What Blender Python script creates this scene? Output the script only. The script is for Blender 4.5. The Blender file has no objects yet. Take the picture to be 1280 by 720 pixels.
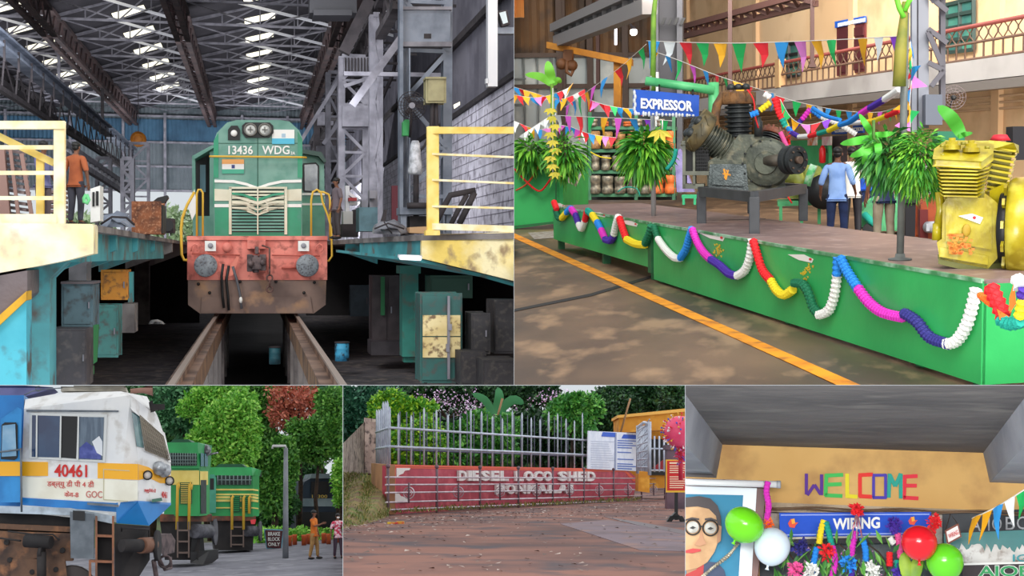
import bpy, bmesh, math, random
from mathutils import Vector, Matrix
V = Vector
PI = math.pi
SC = bpy.context.scene
COL = SC.collection
F = 1600.0                      # focal length in pixels of the 1280x720 frame

# ---------------- camera, world, sun, exposure ----------------
cam_d = bpy.data.cameras.new('camera'); cam = bpy.data.objects.new('camera', cam_d); COL.objects.link(cam)
cam_d.sensor_width = 36; cam_d.lens = 36 * F / 1280; cam_d.clip_end = 2000; cam_d.clip_start = 0.1
cam.location = (0, 0, 0); cam.rotation_euler = (PI / 2, 0, 0)
SC.camera = cam
wd = bpy.data.worlds.new('world'); SC.world = wd; wd.use_nodes = True
wbg = wd.node_tree.nodes['Background']; wbg.inputs[0].default_value = (0.86, 0.92, 0.97, 1); wbg.inputs[1].default_value = 0.80
sd = bpy.data.lights.new('sun', 'SUN'); sun = bpy.data.objects.new('sun', sd); COL.objects.link(sun)
sd.energy = 1.5; sd.angle = math.radians(25); sd.color = (1, 0.97, 0.92)
sun.rotation_euler = (math.radians(52), 0, math.radians(-22))
# added area fill under the upper halls' floors, replacing sky they block outdoors
def area_world(name, loc, nrm, sx, sy, radiance, col=(1, 1, 1)):
    ld = bpy.data.lights.new(name, 'AREA'); ld.shape = 'RECTANGLE'; ld.size = sx; ld.size_y = sy; ld.energy = radiance * PI * sx * sy; ld.color = col
    o = bpy.data.objects.new(name, ld); COL.objects.link(o); o.location = loc; o.rotation_euler = V(nrm).to_track_quat('-Z', 'Y').to_euler(); return o
area_world('overcast_sky', (-6, 62, -0.0755 * 62), (0, -0.0755, -1), 76, 112, 1.0, (.96, .98, 1))
vs = SC.view_settings
vs.view_transform = 'Standard'; vs.look = 'None'; vs.gamma = 1; vs.exposure = 0; vs.use_curve_mapping = False

# ---------------- materials ----------------
def lin(c):
    return tuple(((x / 255) / 12.92 if x / 255 <= 0.04045 else ((x / 255 + 0.055) / 1.055) ** 2.4) for x in c) + (1,)
MATS = {}
def mat(name, c, c2=None, scale=2.0, rough=0.6, metal=0.0, bump=0.0, bscale=None, lo=0.42, hi=0.62, emit=0, c3=None, s3=None, stretch=None, trans=0, alpha=1, detail=6, spec=0.5):
    if name in MATS: return MATS[name]
    m = bpy.data.materials.new(name); m.use_nodes = True; nt = m.node_tree; N = nt.nodes; L = nt.links
    b = N['Principled BSDF']
    b.inputs['Roughness'].default_value = rough; b.inputs['Metallic'].default_value = metal
    b.inputs['Base Color'].default_value = lin(c); b.inputs['Specular IOR Level'].default_value = spec
    tc = None
    def coord(sc):
        tc = N.new('ShaderNodeTexCoord'); mp = N.new('ShaderNodeMapping'); L.new(tc.outputs['Object'], mp.inputs[0])
        if stretch: mp.inputs['Scale'].default_value = stretch
        return mp.outputs[0]
    if c2:
        n = N.new('ShaderNodeTexNoise'); n.inputs['Scale'].default_value = scale; n.inputs['Detail'].default_value = detail
        L.new(coord(1), n.inputs['Vector'])
        r = N.new('ShaderNodeValToRGB'); r.color_ramp.elements[0].position = lo; r.color_ramp.elements[1].position = hi
        r.color_ramp.elements[0].color = lin(c); r.color_ramp.elements[1].color = lin(c2)
        L.new(n.outputs[0], r.inputs[0]); out = r.outputs[0]
        if c3:
            n3 = N.new('ShaderNodeTexNoise'); n3.inputs['Scale'].default_value = s3 or scale * 4; n3.inputs['Detail'].default_value = 8
            L.new(coord(1), n3.inputs['Vector'])
            r3 = N.new('ShaderNodeValToRGB'); r3.color_ramp.elements[0].position = 0.52; r3.color_ramp.elements[1].position = 0.66
            r3.color_ramp.elements[0].color = (0, 0, 0, 1); r3.color_ramp.elements[1].color = (1, 1, 1, 1)
            L.new(n3.outputs[0], r3.inputs[0])
            mx = N.new('ShaderNodeMix'); mx.data_type = 'RGBA'; L.new(r3.outputs[0], mx.inputs[0]); L.new(out, mx.inputs[6]); mx.inputs[7].default_value = lin(c3)
            out = mx.outputs[2]
        L.new(out, b.inputs['Base Color'])
    if bump:
        n = N.new('ShaderNodeTexNoise'); n.inputs['Scale'].default_value = bscale or scale * 5; n.inputs['Detail'].default_value = 8
        L.new(coord(1), n.inputs['Vector']); bp = N.new('ShaderNodeBump'); bp.inputs['Strength'].default_value = bump; bp.inputs['Distance'].default_value = 0.05
        L.new(n.outputs[0], bp.inputs['Height']); L.new(bp.outputs[0], b.inputs['Normal'])
    if emit:
        b.inputs['Emission Color'].default_value = lin(c); b.inputs['Emission Strength'].default_value = emit
    if trans: b.inputs['Transmission Weight'].default_value = trans
    if alpha < 1: b.inputs['Alpha'].default_value = alpha
    MATS[name] = m
    return m

def leafmat(name, c, c2, c3=None):
    """each leaf takes its own tone"""
    if name in MATS: return MATS[name]
    m = bpy.data.materials.new(name); m.use_nodes = True; nt = m.node_tree; N = nt.nodes; L = nt.links
    b = N['Principled BSDF']; b.inputs['Roughness'].default_value = 0.55
    g = N.new('ShaderNodeNewGeometry'); r = N.new('ShaderNodeValToRGB')
    r.color_ramp.elements[0].color = lin(c); r.color_ramp.elements[1].color = lin(c2)
    if c3:
        e = r.color_ramp.elements.new(0.5); e.color = lin(c3)
    L.new(g.outputs['Random Per Island'], r.inputs[0]); L.new(r.outputs[0], b.inputs['Base Color'])
    MATS[name] = m
    return m

# ---------------- sets: five places seen side by side ----------------
class Set:
    def __init__(s, rect, cx, hy):
        s.rect = rect; s.cx = cx; s.hy = hy
        f = V(((cx - 640) / F, 1, -(hy - 360) / F)).normalized()
        r = f.cross(V((0, 0, 1))).normalized(); u = r.cross(f)
        s.R = Matrix((r, f, u)).transposed(); s.M = s.R.to_4x4(); s.Ri = s.R.transposed(); s.objs = []
    def ray(s, px, py):
        return s.Ri @ V(((px - 640) / F, 1, -(py - 360) / F))
    def at(s, px, py, Y):
        d = s.ray(px, py); return d * (Y / d.y)
    def on(s, px, py, z):
        d = s.ray(px, py); return d * (z / d.z)
    def px(s, p):
        w = s.R @ V(p); return (640 + F * w.x / w.y, 360 - F * w.z / w.y)
CUR = None
def use(s):
    global CUR; CUR = s
def at(px, py, Y): return CUR.at(px, py, Y)
def on(px, py, z): return CUR.on(px, py, z)

# ---------------- mesh builder (set coordinates: x right, y away, z up, eye at 0) ----------------
def perp(d):
    a = V((0, 0, 1)) if abs(d.z) < 0.9 else V((0, 1, 0))
    u = d.cross(a).normalized(); return u, d.cross(u).normalized()
class MB:
    def __init__(s): s.v = []; s.f = []; s.m = []; s.s = []; s.mi = 0
    def add(s, vs, fs, smooth=False):
        k = len(s.v); s.v += [V(p) for p in vs]
        for f in fs:
            s.f.append([i + k for i in f]); s.m.append(s.mi); s.s.append(smooth)
        return s
    def mat(s, i): s.mi = i; return s
    def box(s, a, b):
        (x0, y0, z0), (x1, y1, z1) = a, b
        return s.add([(x0, y0, z0), (x1, y0, z0), (x1, y1, z0), (x0, y1, z0), (x0, y0, z1), (x1, y0, z1), (x1, y1, z1), (x0, y1, z1)],
              [(0, 3, 2, 1), (4, 5, 6, 7), (0, 1, 5, 4), (1, 2, 6, 5), (2, 3, 7, 6), (3, 0, 4, 7)])
    def obox(s, c, ax, ay, az):
        c = V(c); P = []
        for k in (-1, 1):
            for i, j in ((-1, -1), (1, -1), (1, 1), (-1, 1)): P.append(c + V(ax) * i + V(ay) * j + V(az) * k)
        return s.add(P, [(0, 3, 2, 1), (4, 5, 6, 7), (0, 1, 5, 4), (1, 2, 6, 5), (2, 3, 7, 6), (3, 0, 4, 7)])
    def prism(s, poly, ext):
        n = len(poly); e = V(ext); poly = [V(p) for p in poly]
        return s.add(poly + [p + e for p in poly], [list(range(n)), list(range(2 * n - 1, n - 1, -1))] + [(i, (i + 1) % n + 0, (i + 1) % n + n, i + n) for i in range(n)])
    def plate(s, pp, Y, d=0.05):
        """outline at distance Y (pixel corners of a fronto face) with real thickness d"""
        return s.prism([at(x, y, Y) for x, y in pp], (0, d, 0))
    def rect(s, x0, y0, x1, y1, Y, d=0.05): return s.plate([(x0, y0), (x1, y0), (x1, y1), (x0, y1)], Y, d)
    def beam(s, p, q, w, h=None, up=None):
        p = V(p); q = V(q); d = q - p
        if d.length < 1e-6: return s
        dn = d.normalized(); h = h or w
        if up is None: up = V((0, 0, 1)) if abs(dn.z) < 0.95 else V((0, 1, 0))
        a = dn.cross(V(up)).normalized(); b = a.cross(dn).normalized()
        return s.obox((p + q) / 2, a * w / 2, d / 2, b * h / 2)
    def tube(s, pts, r, n=8, caps=True, smooth=True, flat=None):
        pts = [V(p) for p in pts]; m = len(pts)
        rs = r if isinstance(r, (list, tuple)) else [r] * m
        P = []; u0 = None
        for i, p in enumerate(pts):
            d = (pts[min(i + 1, m - 1)] - pts[max(i - 1, 0)]).normalized()
            if u0 is None: u0, w = perp(d)
            else:
                u0 = (u0 - d * u0.dot(d)); u0 = u0.normalized() if u0.length > 1e-6 else perp(d)[0]; w = d.cross(u0)
            w = d.cross(u0)
            for k in range(n):
                a = 2 * PI * k / n
                P.append(p + (u0 * math.cos(a) + w * math.sin(a) * (flat or 1)) * rs[i])
        Fc = [(i * n + k, i * n + (k + 1) % n, (i + 1) * n + (k + 1) % n, (i + 1) * n + k) for i in range(m - 1) for k in range(n)]
        s.add(P, Fc, smooth)
        if caps:
            k0 = len(s.v) - len(P)
            s.f.append([k0 + i for i in range(n)][::-1]); s.m.append(s.mi); s.s.append(False)
            s.f.append([k0 + (m - 1) * n + i for i in range(n)]); s.m.append(s.mi); s.s.append(False)
        return s
    def lathe(s, prof, o, axis=(0, 0, 1), n=16, smooth=True):
        """prof: (radius, height) pairs"""
        o = V(o); d = V(axis).normalized(); u, w = perp(d); P = []
        for r, h in prof:
            for k in range(n):
                a = 2 * PI * k / n; P.append(o + d * h + (u * math.cos(a) + w * math.sin(a)) * r)
        m = len(prof)
        s.add(P, [(i * n + k, i * n + (k + 1) % n, (i + 1) * n + (k + 1) % n, (i + 1) * n + k) for i in range(m - 1) for k in range(n)], smooth)
        k0 = len(s.v) - len(P)
        s.f.append([k0 + i for i in range(n)][::-1]); s.m.append(s.mi); s.s.append(False)
        s.f.append([k0 + (m - 1) * n + i for i in range(n)]); s.m.append(s.mi); s.s.append(False)
        return s
    def cyl(s, p, q, r, n=16, smooth=True):
        p = V(p); q = V(q); return s.lathe([(r, 0), (r, (q - p).length)], p, q - p, n, smooth)
    def ball(s, c, r, n=12, sy=None, sz=None, ax=None):
        c = V(c); sy = sy or r; sz = sz or r; P = []; m = max(4, n // 2)
        for i in range(m + 1):
            t = PI * i / m
            for k in range(n):
                a = 2 * PI * k / n; q = V((r * math.sin(t) * math.cos(a), sy * math.sin(t) * math.sin(a), sz * math.cos(t)))
                if ax is not None: q = ax @ q
                P.append(c + q)
        return s.add(P, [(i * n + k, (i + 1) * n + k, (i + 1) * n + (k + 1) % n, i * n + (k + 1) % n) for i in range(m) for k in range(n)], True)
    def ring(s, c, R, r, axis=(0, 1, 0), n=24, k=6, a0=0, a1=2 * PI):
        c = V(c); u, w = perp(V(axis).normalized())
        full = abs(a1 - a0 - 2 * PI) < 1e-6
        return s.tube([c + (u * math.cos(a0 + (a1 - a0) * i / n) + w * math.sin(a0 + (a1 - a0) * i / n)) * R for i in range(n + 1)], r, k, caps=not full)
    def corr(s, p0, pu, pv, n, amp, th=0):
        """corrugated sheet: n ridges along pu, sheet spans pu x pv"""
        p0 = V(p0); pu = V(pu); pv = V(pv); nn = pu.cross(pv).normalized(); P = []
        for i in range(2 * n + 1):
            q = p0 + pu * (i / (2 * n)) + nn * (amp if i % 2 else -amp); P += [q, q + pv]
        return s.add(P, [(2 * i, 2 * i + 2, 2 * i + 3, 2 * i + 1) for i in range(2 * n)])
    def text(s, t, o, right, up, depth=0.01, bold=0.0, squeeze=True, arc=0):
        """letters filling the box right x up, standing off by depth towards the reader"""
        cu = bpy.data.curves.new('t', 'FONT'); cu.body = t; cu.size = 1; cu.offset = bold; cu.resolution_u = 3
        ob = bpy.data.objects.new('t', cu); COL.objects.link(ob); bpy.context.view_layer.update()
        me = bpy.data.meshes.new_from_object(ob.evaluated_get(bpy.context.evaluated_depsgraph_get()))
        bpy.data.objects.remove(ob)
        if not me.vertices: return s
        xs = [v.co.x for v in me.vertices]; ys = [v.co.y for v in me.vertices]
        x0, x1, y0, y1 = min(xs), max(xs), min(ys), max(ys)
        o = V(o); right = V(right); up = V(up); n = right.cross(up).normalized() * depth
        W = x1 - x0; H = y1 - y0
        P = [o + right * ((v.co.x - x0) / W) + up * ((v.co.y - y0) / H) + n for v in me.vertices]
        fs = [list(p.vertices) for p in me.polygons]
        s.add(P, fs)
        # sides
        cnt = {}
        for f in fs:
            for i in range(len(f)):
                a, b = f[i], f[(i + 1) % len(f)]
                cnt[(a, b)] = 1
        P2 = []; F2 = []
        for (a, b) in cnt:
            if (b, a) not in cnt:
                k = len(P2); P2 += [P[a], P[b], P[b] - n, P[a] - n]; F2.append((k + 3, k + 2, k + 1, k))
        s.add(P2, F2)
        bpy.data.meshes.remove(me)
        return s
    def textpx(s, t, x0, y0, x1, y1, Y, depth=0.01, bold=0.0, dy=0, Y2=None):
        Y2 = Y2 or Y
        o = at(x0, y1, Y); r = at(x1, y1 + dy, Y2) - o; u = at(x0, y0, Y) - o
        return s.text(t, o, r, u, depth, bold)
    def leaf(s, p, d, L, w, up=None, droop=0.0):
        """one leaf: a folded blade"""
        p = V(p); d = V(d).normalized(); up = V(up) if up is not None else V((random.uniform(-1, 1), random.uniform(-1, 1), 1))
        a = d.cross(up); a = a.normalized() if a.length > 1e-5 else perp(d)[0]; nn = a.cross(d)
        q = p + d * L * 0.5 + V((0, 0, -droop * L * 0.2)); e = p + d * L + V((0, 0, -droop * L))
        return s.add([p, q + a * w / 2 + nn * w * 0.12, e, q - a * w / 2 + nn * w * 0.12, q], [(0, 1, 4), (1, 2, 4), (2, 3, 4), (3, 0, 4)])
    def foliage(s, c, rad, n, size, seed=0, shell=0.55, asp=0.55):
        """n leaves through an ellipsoid, most of them near its skin"""
        rnd = random.Random(seed); c = V(c)
        for i in range(n):
            d = V((rnd.gauss(0, 1), rnd.gauss(0, 1), rnd.gauss(0, 1))).normalized(); k = shell + (1 - shell) * rnd.random() ** 0.6
            p = c + V((d.x * rad[0], d.y * rad[1], d.z * rad[2])) * k
            a = (d * 0.4 + V((rnd.gauss(0, 1), rnd.gauss(0, 1), rnd.gauss(0, 1))).normalized()).normalized(); b = perp(a)[0]
            b = (Matrix.Rotation(rnd.uniform(0, 6.28), 3, a) @ b)
            L = size * rnd.uniform(0.6, 1.3); w = L * asp / 2
            s.add([p, p + a * L * 0.5 + b * w, p + a * L, p + a * L * 0.5 - b * w], [(0, 1, 2, 3)])
        return s

def world_of(o):
    return V(), None
WM = {}
def _reg(o, W):
    WM[o.name] = W; CUR.objs.append(o)
def tag(o, label, cat, group=None, kind=None):
    if label: o['label'] = label
    if cat: o['category'] = cat
    if group: o['group'] = group
    if kind: o['kind'] = kind
    return o
def thing(name, label, cat, loc, group=None, rot=0):
    """an Empty at the thing's base"""
    o = bpy.data.objects.new(name, None); COL.objects.link(o); o.empty_display_size = 0.2
    W = CUR.M @ Matrix.Translation(V(loc)) @ Matrix.Rotation(rot, 4, 'Z'); o.matrix_world = W; _reg(o, W)
    return tag(o, label, cat, group)
SPLIT = set('end_panel panel rim cream_band pillar leg flange upright wheel window corner_post white_chevron bolt valve_cap door_panel flange_bolt curtain headlight lamp stiffener hanger green_skirt cab_stripe blade uncoupling_block lifting_hook air_pipe frame_bar brake_cylinder heading banana_stem mast stripe head column stand floor_foot foot bird seam base'.split())
def pieces(mb):
    par = list(range(len(mb.v)))
    def find(i):
        while par[i] != i: par[i] = par[par[i]]; i = par[i]
        return i
    for f in mb.f:
        for i in f[1:]:
            a, b = find(f[0]), find(i)
            if a != b: par[b] = a
    out = {}
    for k, f in enumerate(mb.f): out.setdefault(find(f[0]), []).append(k)
    R = []
    for ks in out.values():
        m = MB(); idx = {}
        for k in ks:
            for i in mb.f[k]:
                if i not in idx: idx[i] = len(m.v); m.v.append(mb.v[i])
            m.f.append([idx[i] for i in mb.f[k]]); m.m.append(mb.m[k]); m.s.append(mb.s[k])
        R.append(m)
    return R
def B(name, mb, mats, parent=None, label=None, cat=None, group=None, kind=None, bevel=0, base=None):
    if parent is not None and name in SPLIT:
        ps = pieces(mb)
        if 1 < len(ps) <= 24:
            for p in ps: o = build_one(name, p, mats, parent, label, cat, group, kind, bevel, base)
            return o
    return build_one(name, mb, mats, parent, label, cat, group, kind, bevel, base)
def build_one(name, mb, mats, parent=None, label=None, cat=None, group=None, kind=None, bevel=0, base=None):
    if not isinstance(mats, (list, tuple)): mats = [mats]
    me = bpy.data.meshes.new(name)
    if parent is not None: W = WM[parent.name]
    else:
        if base is None:
            xs = [p.x for p in mb.v]; ys = [p.y for p in mb.v]; zs = [p.z for p in mb.v]
            base = ((min(xs) + max(xs)) / 2, (min(ys) + max(ys)) / 2, min(zs))
        W = CUR.M @ Matrix.Translation(V(base))
    T = W.inverted() @ CUR.M
    me.from_pydata([T @ p for p in mb.v], [], mb.f); me.update()
    for m in mats: me.materials.append(m)
    for p, mi, sm in zip(me.polygons, mb.m, mb.s): p.material_index = mi; p.use_smooth = sm
    o = bpy.data.objects.new(name, me); COL.objects.link(o)
    if parent is not None: o.parent = parent
    else: o.matrix_world = W
    _reg(o, W)
    if bevel:
        md = o.modifiers.new('bevel', 'BEVEL'); md.width = bevel; md.segments = 2; md.limit_method = 'ANGLE'
    return tag(o, label, cat, group, kind)
def S(name, mb, mats): return B(name, mb, mats, kind='structure')
def one(name, mb, mats, label, cat, group=None, kind=None, bevel=0): return B(name, mb, mats, None, label, cat, group, kind, bevel)
def kids(o): return [c for c in CUR.objs if c.parent == o]
def copy_tree(o, T, label=None, group=None, parent=None):
    """a copy of a thing with copies of its parts and sub-parts, moved by T (set coordinates)"""
    c = o.copy(); COL.objects.link(c)
    if parent is None:
        W = CUR.M @ T @ CUR.M.inverted() @ WM[o.name]; c.matrix_world = W
        if label: c['label'] = label
        if group: c['group'] = group
    else:
        c.parent = parent; W = WM[parent.name]
    _reg(c, W)
    for ch in kids(o): copy_tree(ch, T, parent=c)
    return c

# ---------------- people ----------------
def skinned(joints, edges, root, sub=2):
    """joints: name -> (pos, rx, ry). returns verts, faces of one continuous skin"""
    names = list(joints); idx = {n: i for i, n in enumerate(names)}
    me = bpy.data.meshes.new('sk'); me.from_pydata([joints[n][0] for n in names], [(idx[a], idx[b]) for a, b in edges], [])
    ob = bpy.data.objects.new('sk', me); COL.objects.link(ob)
    md = ob.modifiers.new('s', 'SKIN'); md.use_smooth_shade = True; md.branch_smoothing = 0.6
    for i, n in enumerate(names):
        sv = me.skin_vertices[0].data[i]; sv.radius = joints[n][1:3]; sv.use_root = (n == root)
    ob.modifiers.new('ss', 'SUBSURF').levels = sub
    bpy.context.view_layer.update()
    m2 = bpy.data.meshes.new_from_object(ob.evaluated_get(bpy.context.evaluated_depsgraph_get()))
    vs = [v.co.copy() for v in m2.vertices]; fs = [list(p.vertices) for p in m2.polygons]
    bpy.data.objects.remove(ob); bpy.data.meshes.remove(m2); bpy.data.meshes.remove(me)
    return vs, fs
SKIN = mat('skin', (128, 84, 62), (112, 72, 52), 8)
HAIR = mat('hair', (16, 14, 14), rough=0.5)
def person(label, loc, h, rot, shirt, trousers, shoes=None, armL=None, armR=None, lean=0, group=None, step=0.0, mask=None, sleeves=0.5, hairmat=None, head_turn=0):
    """standing figure built facing -y, feet at loc; armL/armR give (elbow, wrist) offsets at 1.70 m"""
    t = thing('person', label, 'person', loc, group, rot)
    k = h / 1.70
    aL = armL or ((0.27, 0.02, 1.12), (0.29, -0.06, 0.88)); aR = armR or ((-0.27, 0.02, 1.12), (-0.29, -0.06, 0.88))
    le = lean
    J = {
     'hip': ((0, 0, 0.93), 0.14, 0.10), 'waist': ((0, -le * 0.3, 1.08), 0.125, 0.092), 'chest': ((0, -le * 0.7, 1.28), 0.155, 0.105), 'collar': ((0, -le, 1.41), 0.09, 0.075),
     'neck': ((0, -le - 0.01, 1.475), 0.052, 0.052), 'jaw': ((0, -le - 0.035, 1.545), 0.058, 0.068), 'skull': ((0, -le - 0.02, 1.62), 0.075, 0.09), 'crown': ((0, -le - 0.01, 1.67), 0.05, 0.062),
     'shL': ((0.17, -le * 0.95, 1.385), 0.06, 0.06), 'elL': (aL[0], 0.042, 0.042), 'wrL': (aL[1], 0.028, 0.026),
     'shR': ((-0.17, -le * 0.95, 1.385), 0.06, 0.06), 'elR': (aR[0], 0.042, 0.042), 'wrR': (aR[1], 0.028, 0.026),
     'thL': ((0.095, 0, 0.86), 0.09, 0.09), 'knL': ((0.11, -0.02 - step * 0.5, 0.49), 0.06, 0.06), 'anL': ((0.12, 0.02 - step, 0.09), 0.04, 0.045), 'toL': ((0.13, -0.13 - step, 0.035), 0.04, 0.03),
     'thR': ((-0.095, 0, 0.86), 0.09, 0.09), 'knR': ((-0.11, -0.02 + step * 0.5, 0.49), 0.06, 0.06), 'anR': ((-0.12, 0.02 + step, 0.09), 0.04, 0.045), 'toR': ((-0.13, -0.13 + step, 0.035), 0.04, 0.03)}
    E = [('hip', 'waist'), ('waist', 'chest'), ('chest', 'collar'), ('collar', 'neck'), ('neck', 'jaw'), ('jaw', 'skull'), ('skull', 'crown'),
         ('collar', 'shL'), ('shL', 'elL'), ('elL', 'wrL'), ('collar', 'shR'), ('shR', 'elR'), ('elR', 'wrR'),
         ('hip', 'thL'), ('thL', 'knL'), ('knL', 'anL'), ('anL', 'toL'), ('hip', 'thR'), ('thR', 'knR'), ('knR', 'anR'), ('anR', 'toR')]
    for sd_, a in (('L', aL), ('R', aR)):
        w = V(a[1]); d = (V(a[1]) - V(a[0])).normalized(); s_ = perp(d)[0]
        if abs(s_.y) < abs(s_.x): s_ = d.cross(s_).normalized()
        J['pm' + sd_] = (tuple(w + d * 0.07), 0.035, 0.018); E.append(('wr' + sd_, 'pm' + sd_))
        c = V((-1 if sd_ == 'L' else 1, 0, 0)) * 0.02
        for q in range(4):
            b = w + d * 0.095 + s_ * (q - 1.5) * 0.021; L = (0.065, 0.08, 0.075, 0.055)[q]
            J['f%d' % q + sd_] = (tuple(b), 0.010, 0.009); J['g%d' % q + sd_] = (tuple(b + d * L + c), 0.008, 0.007)
            E += [('pm' + sd_, 'f%d' % q + sd_), ('f%d' % q + sd_, 'g%d' % q + sd_)]
        b = w + d * 0.04 - s_ * 0.04; J['t0' + sd_] = (tuple(b), 0.012, 0.011); J['t1' + sd_] = (tuple(b + d * 0.05 - s_ * 0.015 + c), 0.009, 0.008)
        E += [('wr' + sd_, 't0' + sd_), ('t0' + sd_, 't1' + sd_)]
    def put(m, vs, fs):
        R = Matrix.Translation(V(loc)) @ Matrix.Rotation(rot, 4, 'Z') @ Matrix.Scale(k, 4); m.add([R @ v for v in vs], fs, True); return m
    vs, fs = skinned(J, E, 'hip', 1)
    m = put(MB(), vs, fs)
    # face: nose, ears, eye sockets
    hc = V((0, -le - 0.03, 1.60)); HR = Matrix.Rotation(head_turn, 3, 'Z')
    fm = MB(); fm.ball(hc + V((0, -0.085, -0.015)), 0.014, 8, 0.02, 0.024)
    for sx in (-1, 1): fm.ball(hc + V((0.078 * sx, 0.015, -0.01)), 0.012, 8, 0.02, 0.03)
    put(m, fm.v, fm.f)
    B('body', m, SKIN, t)
    fe = MB(); 
    for sx in (-1, 1): fe.ball(hc + V((0.03 * sx, -0.083, 0.012)), 0.012, 8, 0.008, 0.007)
    fe.box(hc + V((-0.022, -0.092, -0.052)), hc + V((0.022, -0.08, -0.046)))
    B('eyes', put(MB(), fe.v, fe.f), HAIR, t)
    hm = MB(); hm.ball(hc + V((0, 0.022, 0.05)), 0.084, 14, 0.1, 0.075); hm.ball(hc + V((0, 0.05, -0.005)), 0.074, 12, 0.058, 0.065)
    B('hair', put(MB(), hm.v, hm.f), hairmat or HAIR, t)
    g = 1.13
    def cl(names, edges, root, f_=g, extra=None):
        JJ = {n: (J[n][0], J[n][1] * f_ + 0.008, J[n][2] * f_ + 0.008) for n in names}
        if extra: JJ.update(extra)
        return skinned(JJ, edges, root, 2)
    def mid(a, b, f_): return tuple(V(J[a][0]).lerp(V(J[b][0]), f_))
    ex = {'slL': (mid('elL', 'wrL', sleeves - 0.5) if sleeves > 0.5 else mid('shL', 'elL', sleeves * 2), 0.058, 0.058), 'slR': (mid('elR', 'wrR', sleeves - 0.5) if sleeves > 0.5 else mid('shR', 'elR', sleeves * 2), 0.058, 0.058),
          'hem': ((0, 0, 0.82), 0.185, 0.15), 'col2': ((0, -le - .005, 1.455), 0.062, 0.062)}
    nm = ['hip', 'waist', 'chest', 'collar', 'shL', 'shR']; ed = [('hem', 'hip'), ('hip', 'waist'), ('waist', 'chest'), ('chest', 'collar'), ('collar', 'col2'), ('collar', 'shL'), ('collar', 'shR')]
    if sleeves > 0.5: nm += ['elL', 'elR']; ed += [('shL', 'elL'), ('elL', 'slL'), ('shR', 'elR'), ('elR', 'slR')]
    else: ed += [('shL', 'slL'), ('shR', 'slR')]
    vs, fs = cl(nm, ed, 'hip', extra=ex); B('shirt', put(MB(), vs, fs), shirt, t)
    vs, fs = cl(['hip', 'thL', 'thR', 'knL', 'knR', 'anL', 'anR'], [('hip', 'thL'), ('thL', 'knL'), ('knL', 'anL'), ('hip', 'thR'), ('thR', 'knR'), ('knR', 'anR')], 'hip', 1.12, {'hip': ((0, 0, .9), .11, .085)})
    B('trousers', put(MB(), vs, fs), trousers, t)
    for sd_ in 'LR':
        a = V(J['an' + sd_][0]); sm = MB(); sm.ball(a + V((0, -0.06, -0.045)), 0.055, 12, 0.135, 0.045)
        B('shoe', put(MB(), sm.v, sm.f), shoes or HAIR, t)
    if mask:
        mm = MB(); mm.ball(hc + V((0, -0.045, -0.045)), 0.062, 12, 0.055, 0.04); B('face_mask', put(MB(), mm.v, mm.f), mask, t)
    return t

# ---------------- trees and plants ----------------
BARK = mat('bark', (70, 52, 40), (44, 34, 28), 6, rough=0.9, bump=0.4)
def tree(name, label, crown, trunk, leaf, n=2500, size=0.4, group=None, seed=1, lobes=7, limb=0.09):
    """crown: (centre, (rx, ry, rz)); trunk: foot point"""
    c = V(crown[0]); R = crown[1]; rnd = random.Random(seed); foot = V(trunk)
    t = thing(name, label, 'tree', foot, group)
    m = MB(); tips = []
    for i in range(lobes):
        d = V((rnd.uniform(-1, 1), rnd.uniform(-1, 1), rnd.uniform(-0.8, 1))); d = d.normalized() * rnd.uniform(0.4, 0.95)
        q = c + V((d.x * R[0], d.y * R[1], d.z * R[2])); tips.append(q); k = rnd.uniform(0.26, 0.5)
        m.foliage(q, (R[0] * k, R[1] * k, R[2] * k), n // lobes, size, rnd.random(), 0.35)
    m.foliage(c, (R[0] * 0.85, R[1] * 0.85, R[2] * 0.85), n // 3, size * 1.1, rnd.random(), 0.15)
    B('foliage', m, leaf, t)
    b = MB(); top = c.lerp(foot, 0.25); r0 = max(0.05, limb * R[2])
    b.tube([foot, foot.lerp(top, 0.5) + V((rnd.uniform(-.1, .1) * R[0], 0, 0)), top], [r0, r0 * 0.8, r0 * 0.55], 8)
    for q in tips: b.tube([top, top.lerp(q, 0.5) + V((0, 0, 0.05 * R[2])), q], [r0 * 0.45, r0 * 0.3, r0 * 0.12], 6)
    B('trunk', b, BARK, t)
    return t

# =====================================================================
# PLACE 1: the locomotive shed with the pit track between two platforms
# =====================================================================
S1 = Set((0, 0, 642.3, 481.2), 320, 318); use(S1)
m_soot = mat('sooty_floor', (76, 71, 76), (52, 48, 52), 1.2, rough=0.9, bump=0.3, c3=(104, 94, 90), s3=4)
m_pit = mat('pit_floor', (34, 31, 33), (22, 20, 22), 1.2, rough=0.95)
m_roof = mat('roof_sheet', (56, 53, 60), (40, 38, 45), 0.4, rough=0.9)
m_bw = mat('back_sheet', (104, 112, 118), (84, 94, 100), 0.5, rough=0.8)
m_bw2 = mat('back_sheet_blue', (62, 98, 124), (50, 80, 104), 0.5, rough=0.8)
m_steel = mat('grey_steel', (134, 132, 142), (104, 102, 112), 1.5, rough=0.6)
m_steelb = mat('bluish_steel', (128, 136, 152), (96, 104, 120), 1.2, rough=0.6)
m_lsteel = mat('pale_steel', (205, 205, 212), rough=0.5)
m_dsteel = mat('dark_steel', (58, 52, 56), (38, 34, 38), 2, rough=0.8)
m_brown = mat('rusty_girder', (78, 60, 60), (52, 42, 46), 1, rough=0.8)
m_sky = mat('skylight_sheet', (255, 250, 225), emit=1.1)
m_brick = mat('whitewashed_brick', (226, 222, 236), (190, 186, 200), 0.9, rough=0.9, bump=0.5, bscale=6, c3=(150, 144, 158), s3=2)
m_conc = mat('grimy_concrete', (132, 126, 124), (90, 84, 84), 1.5, rough=0.9, bump=0.3)
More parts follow.
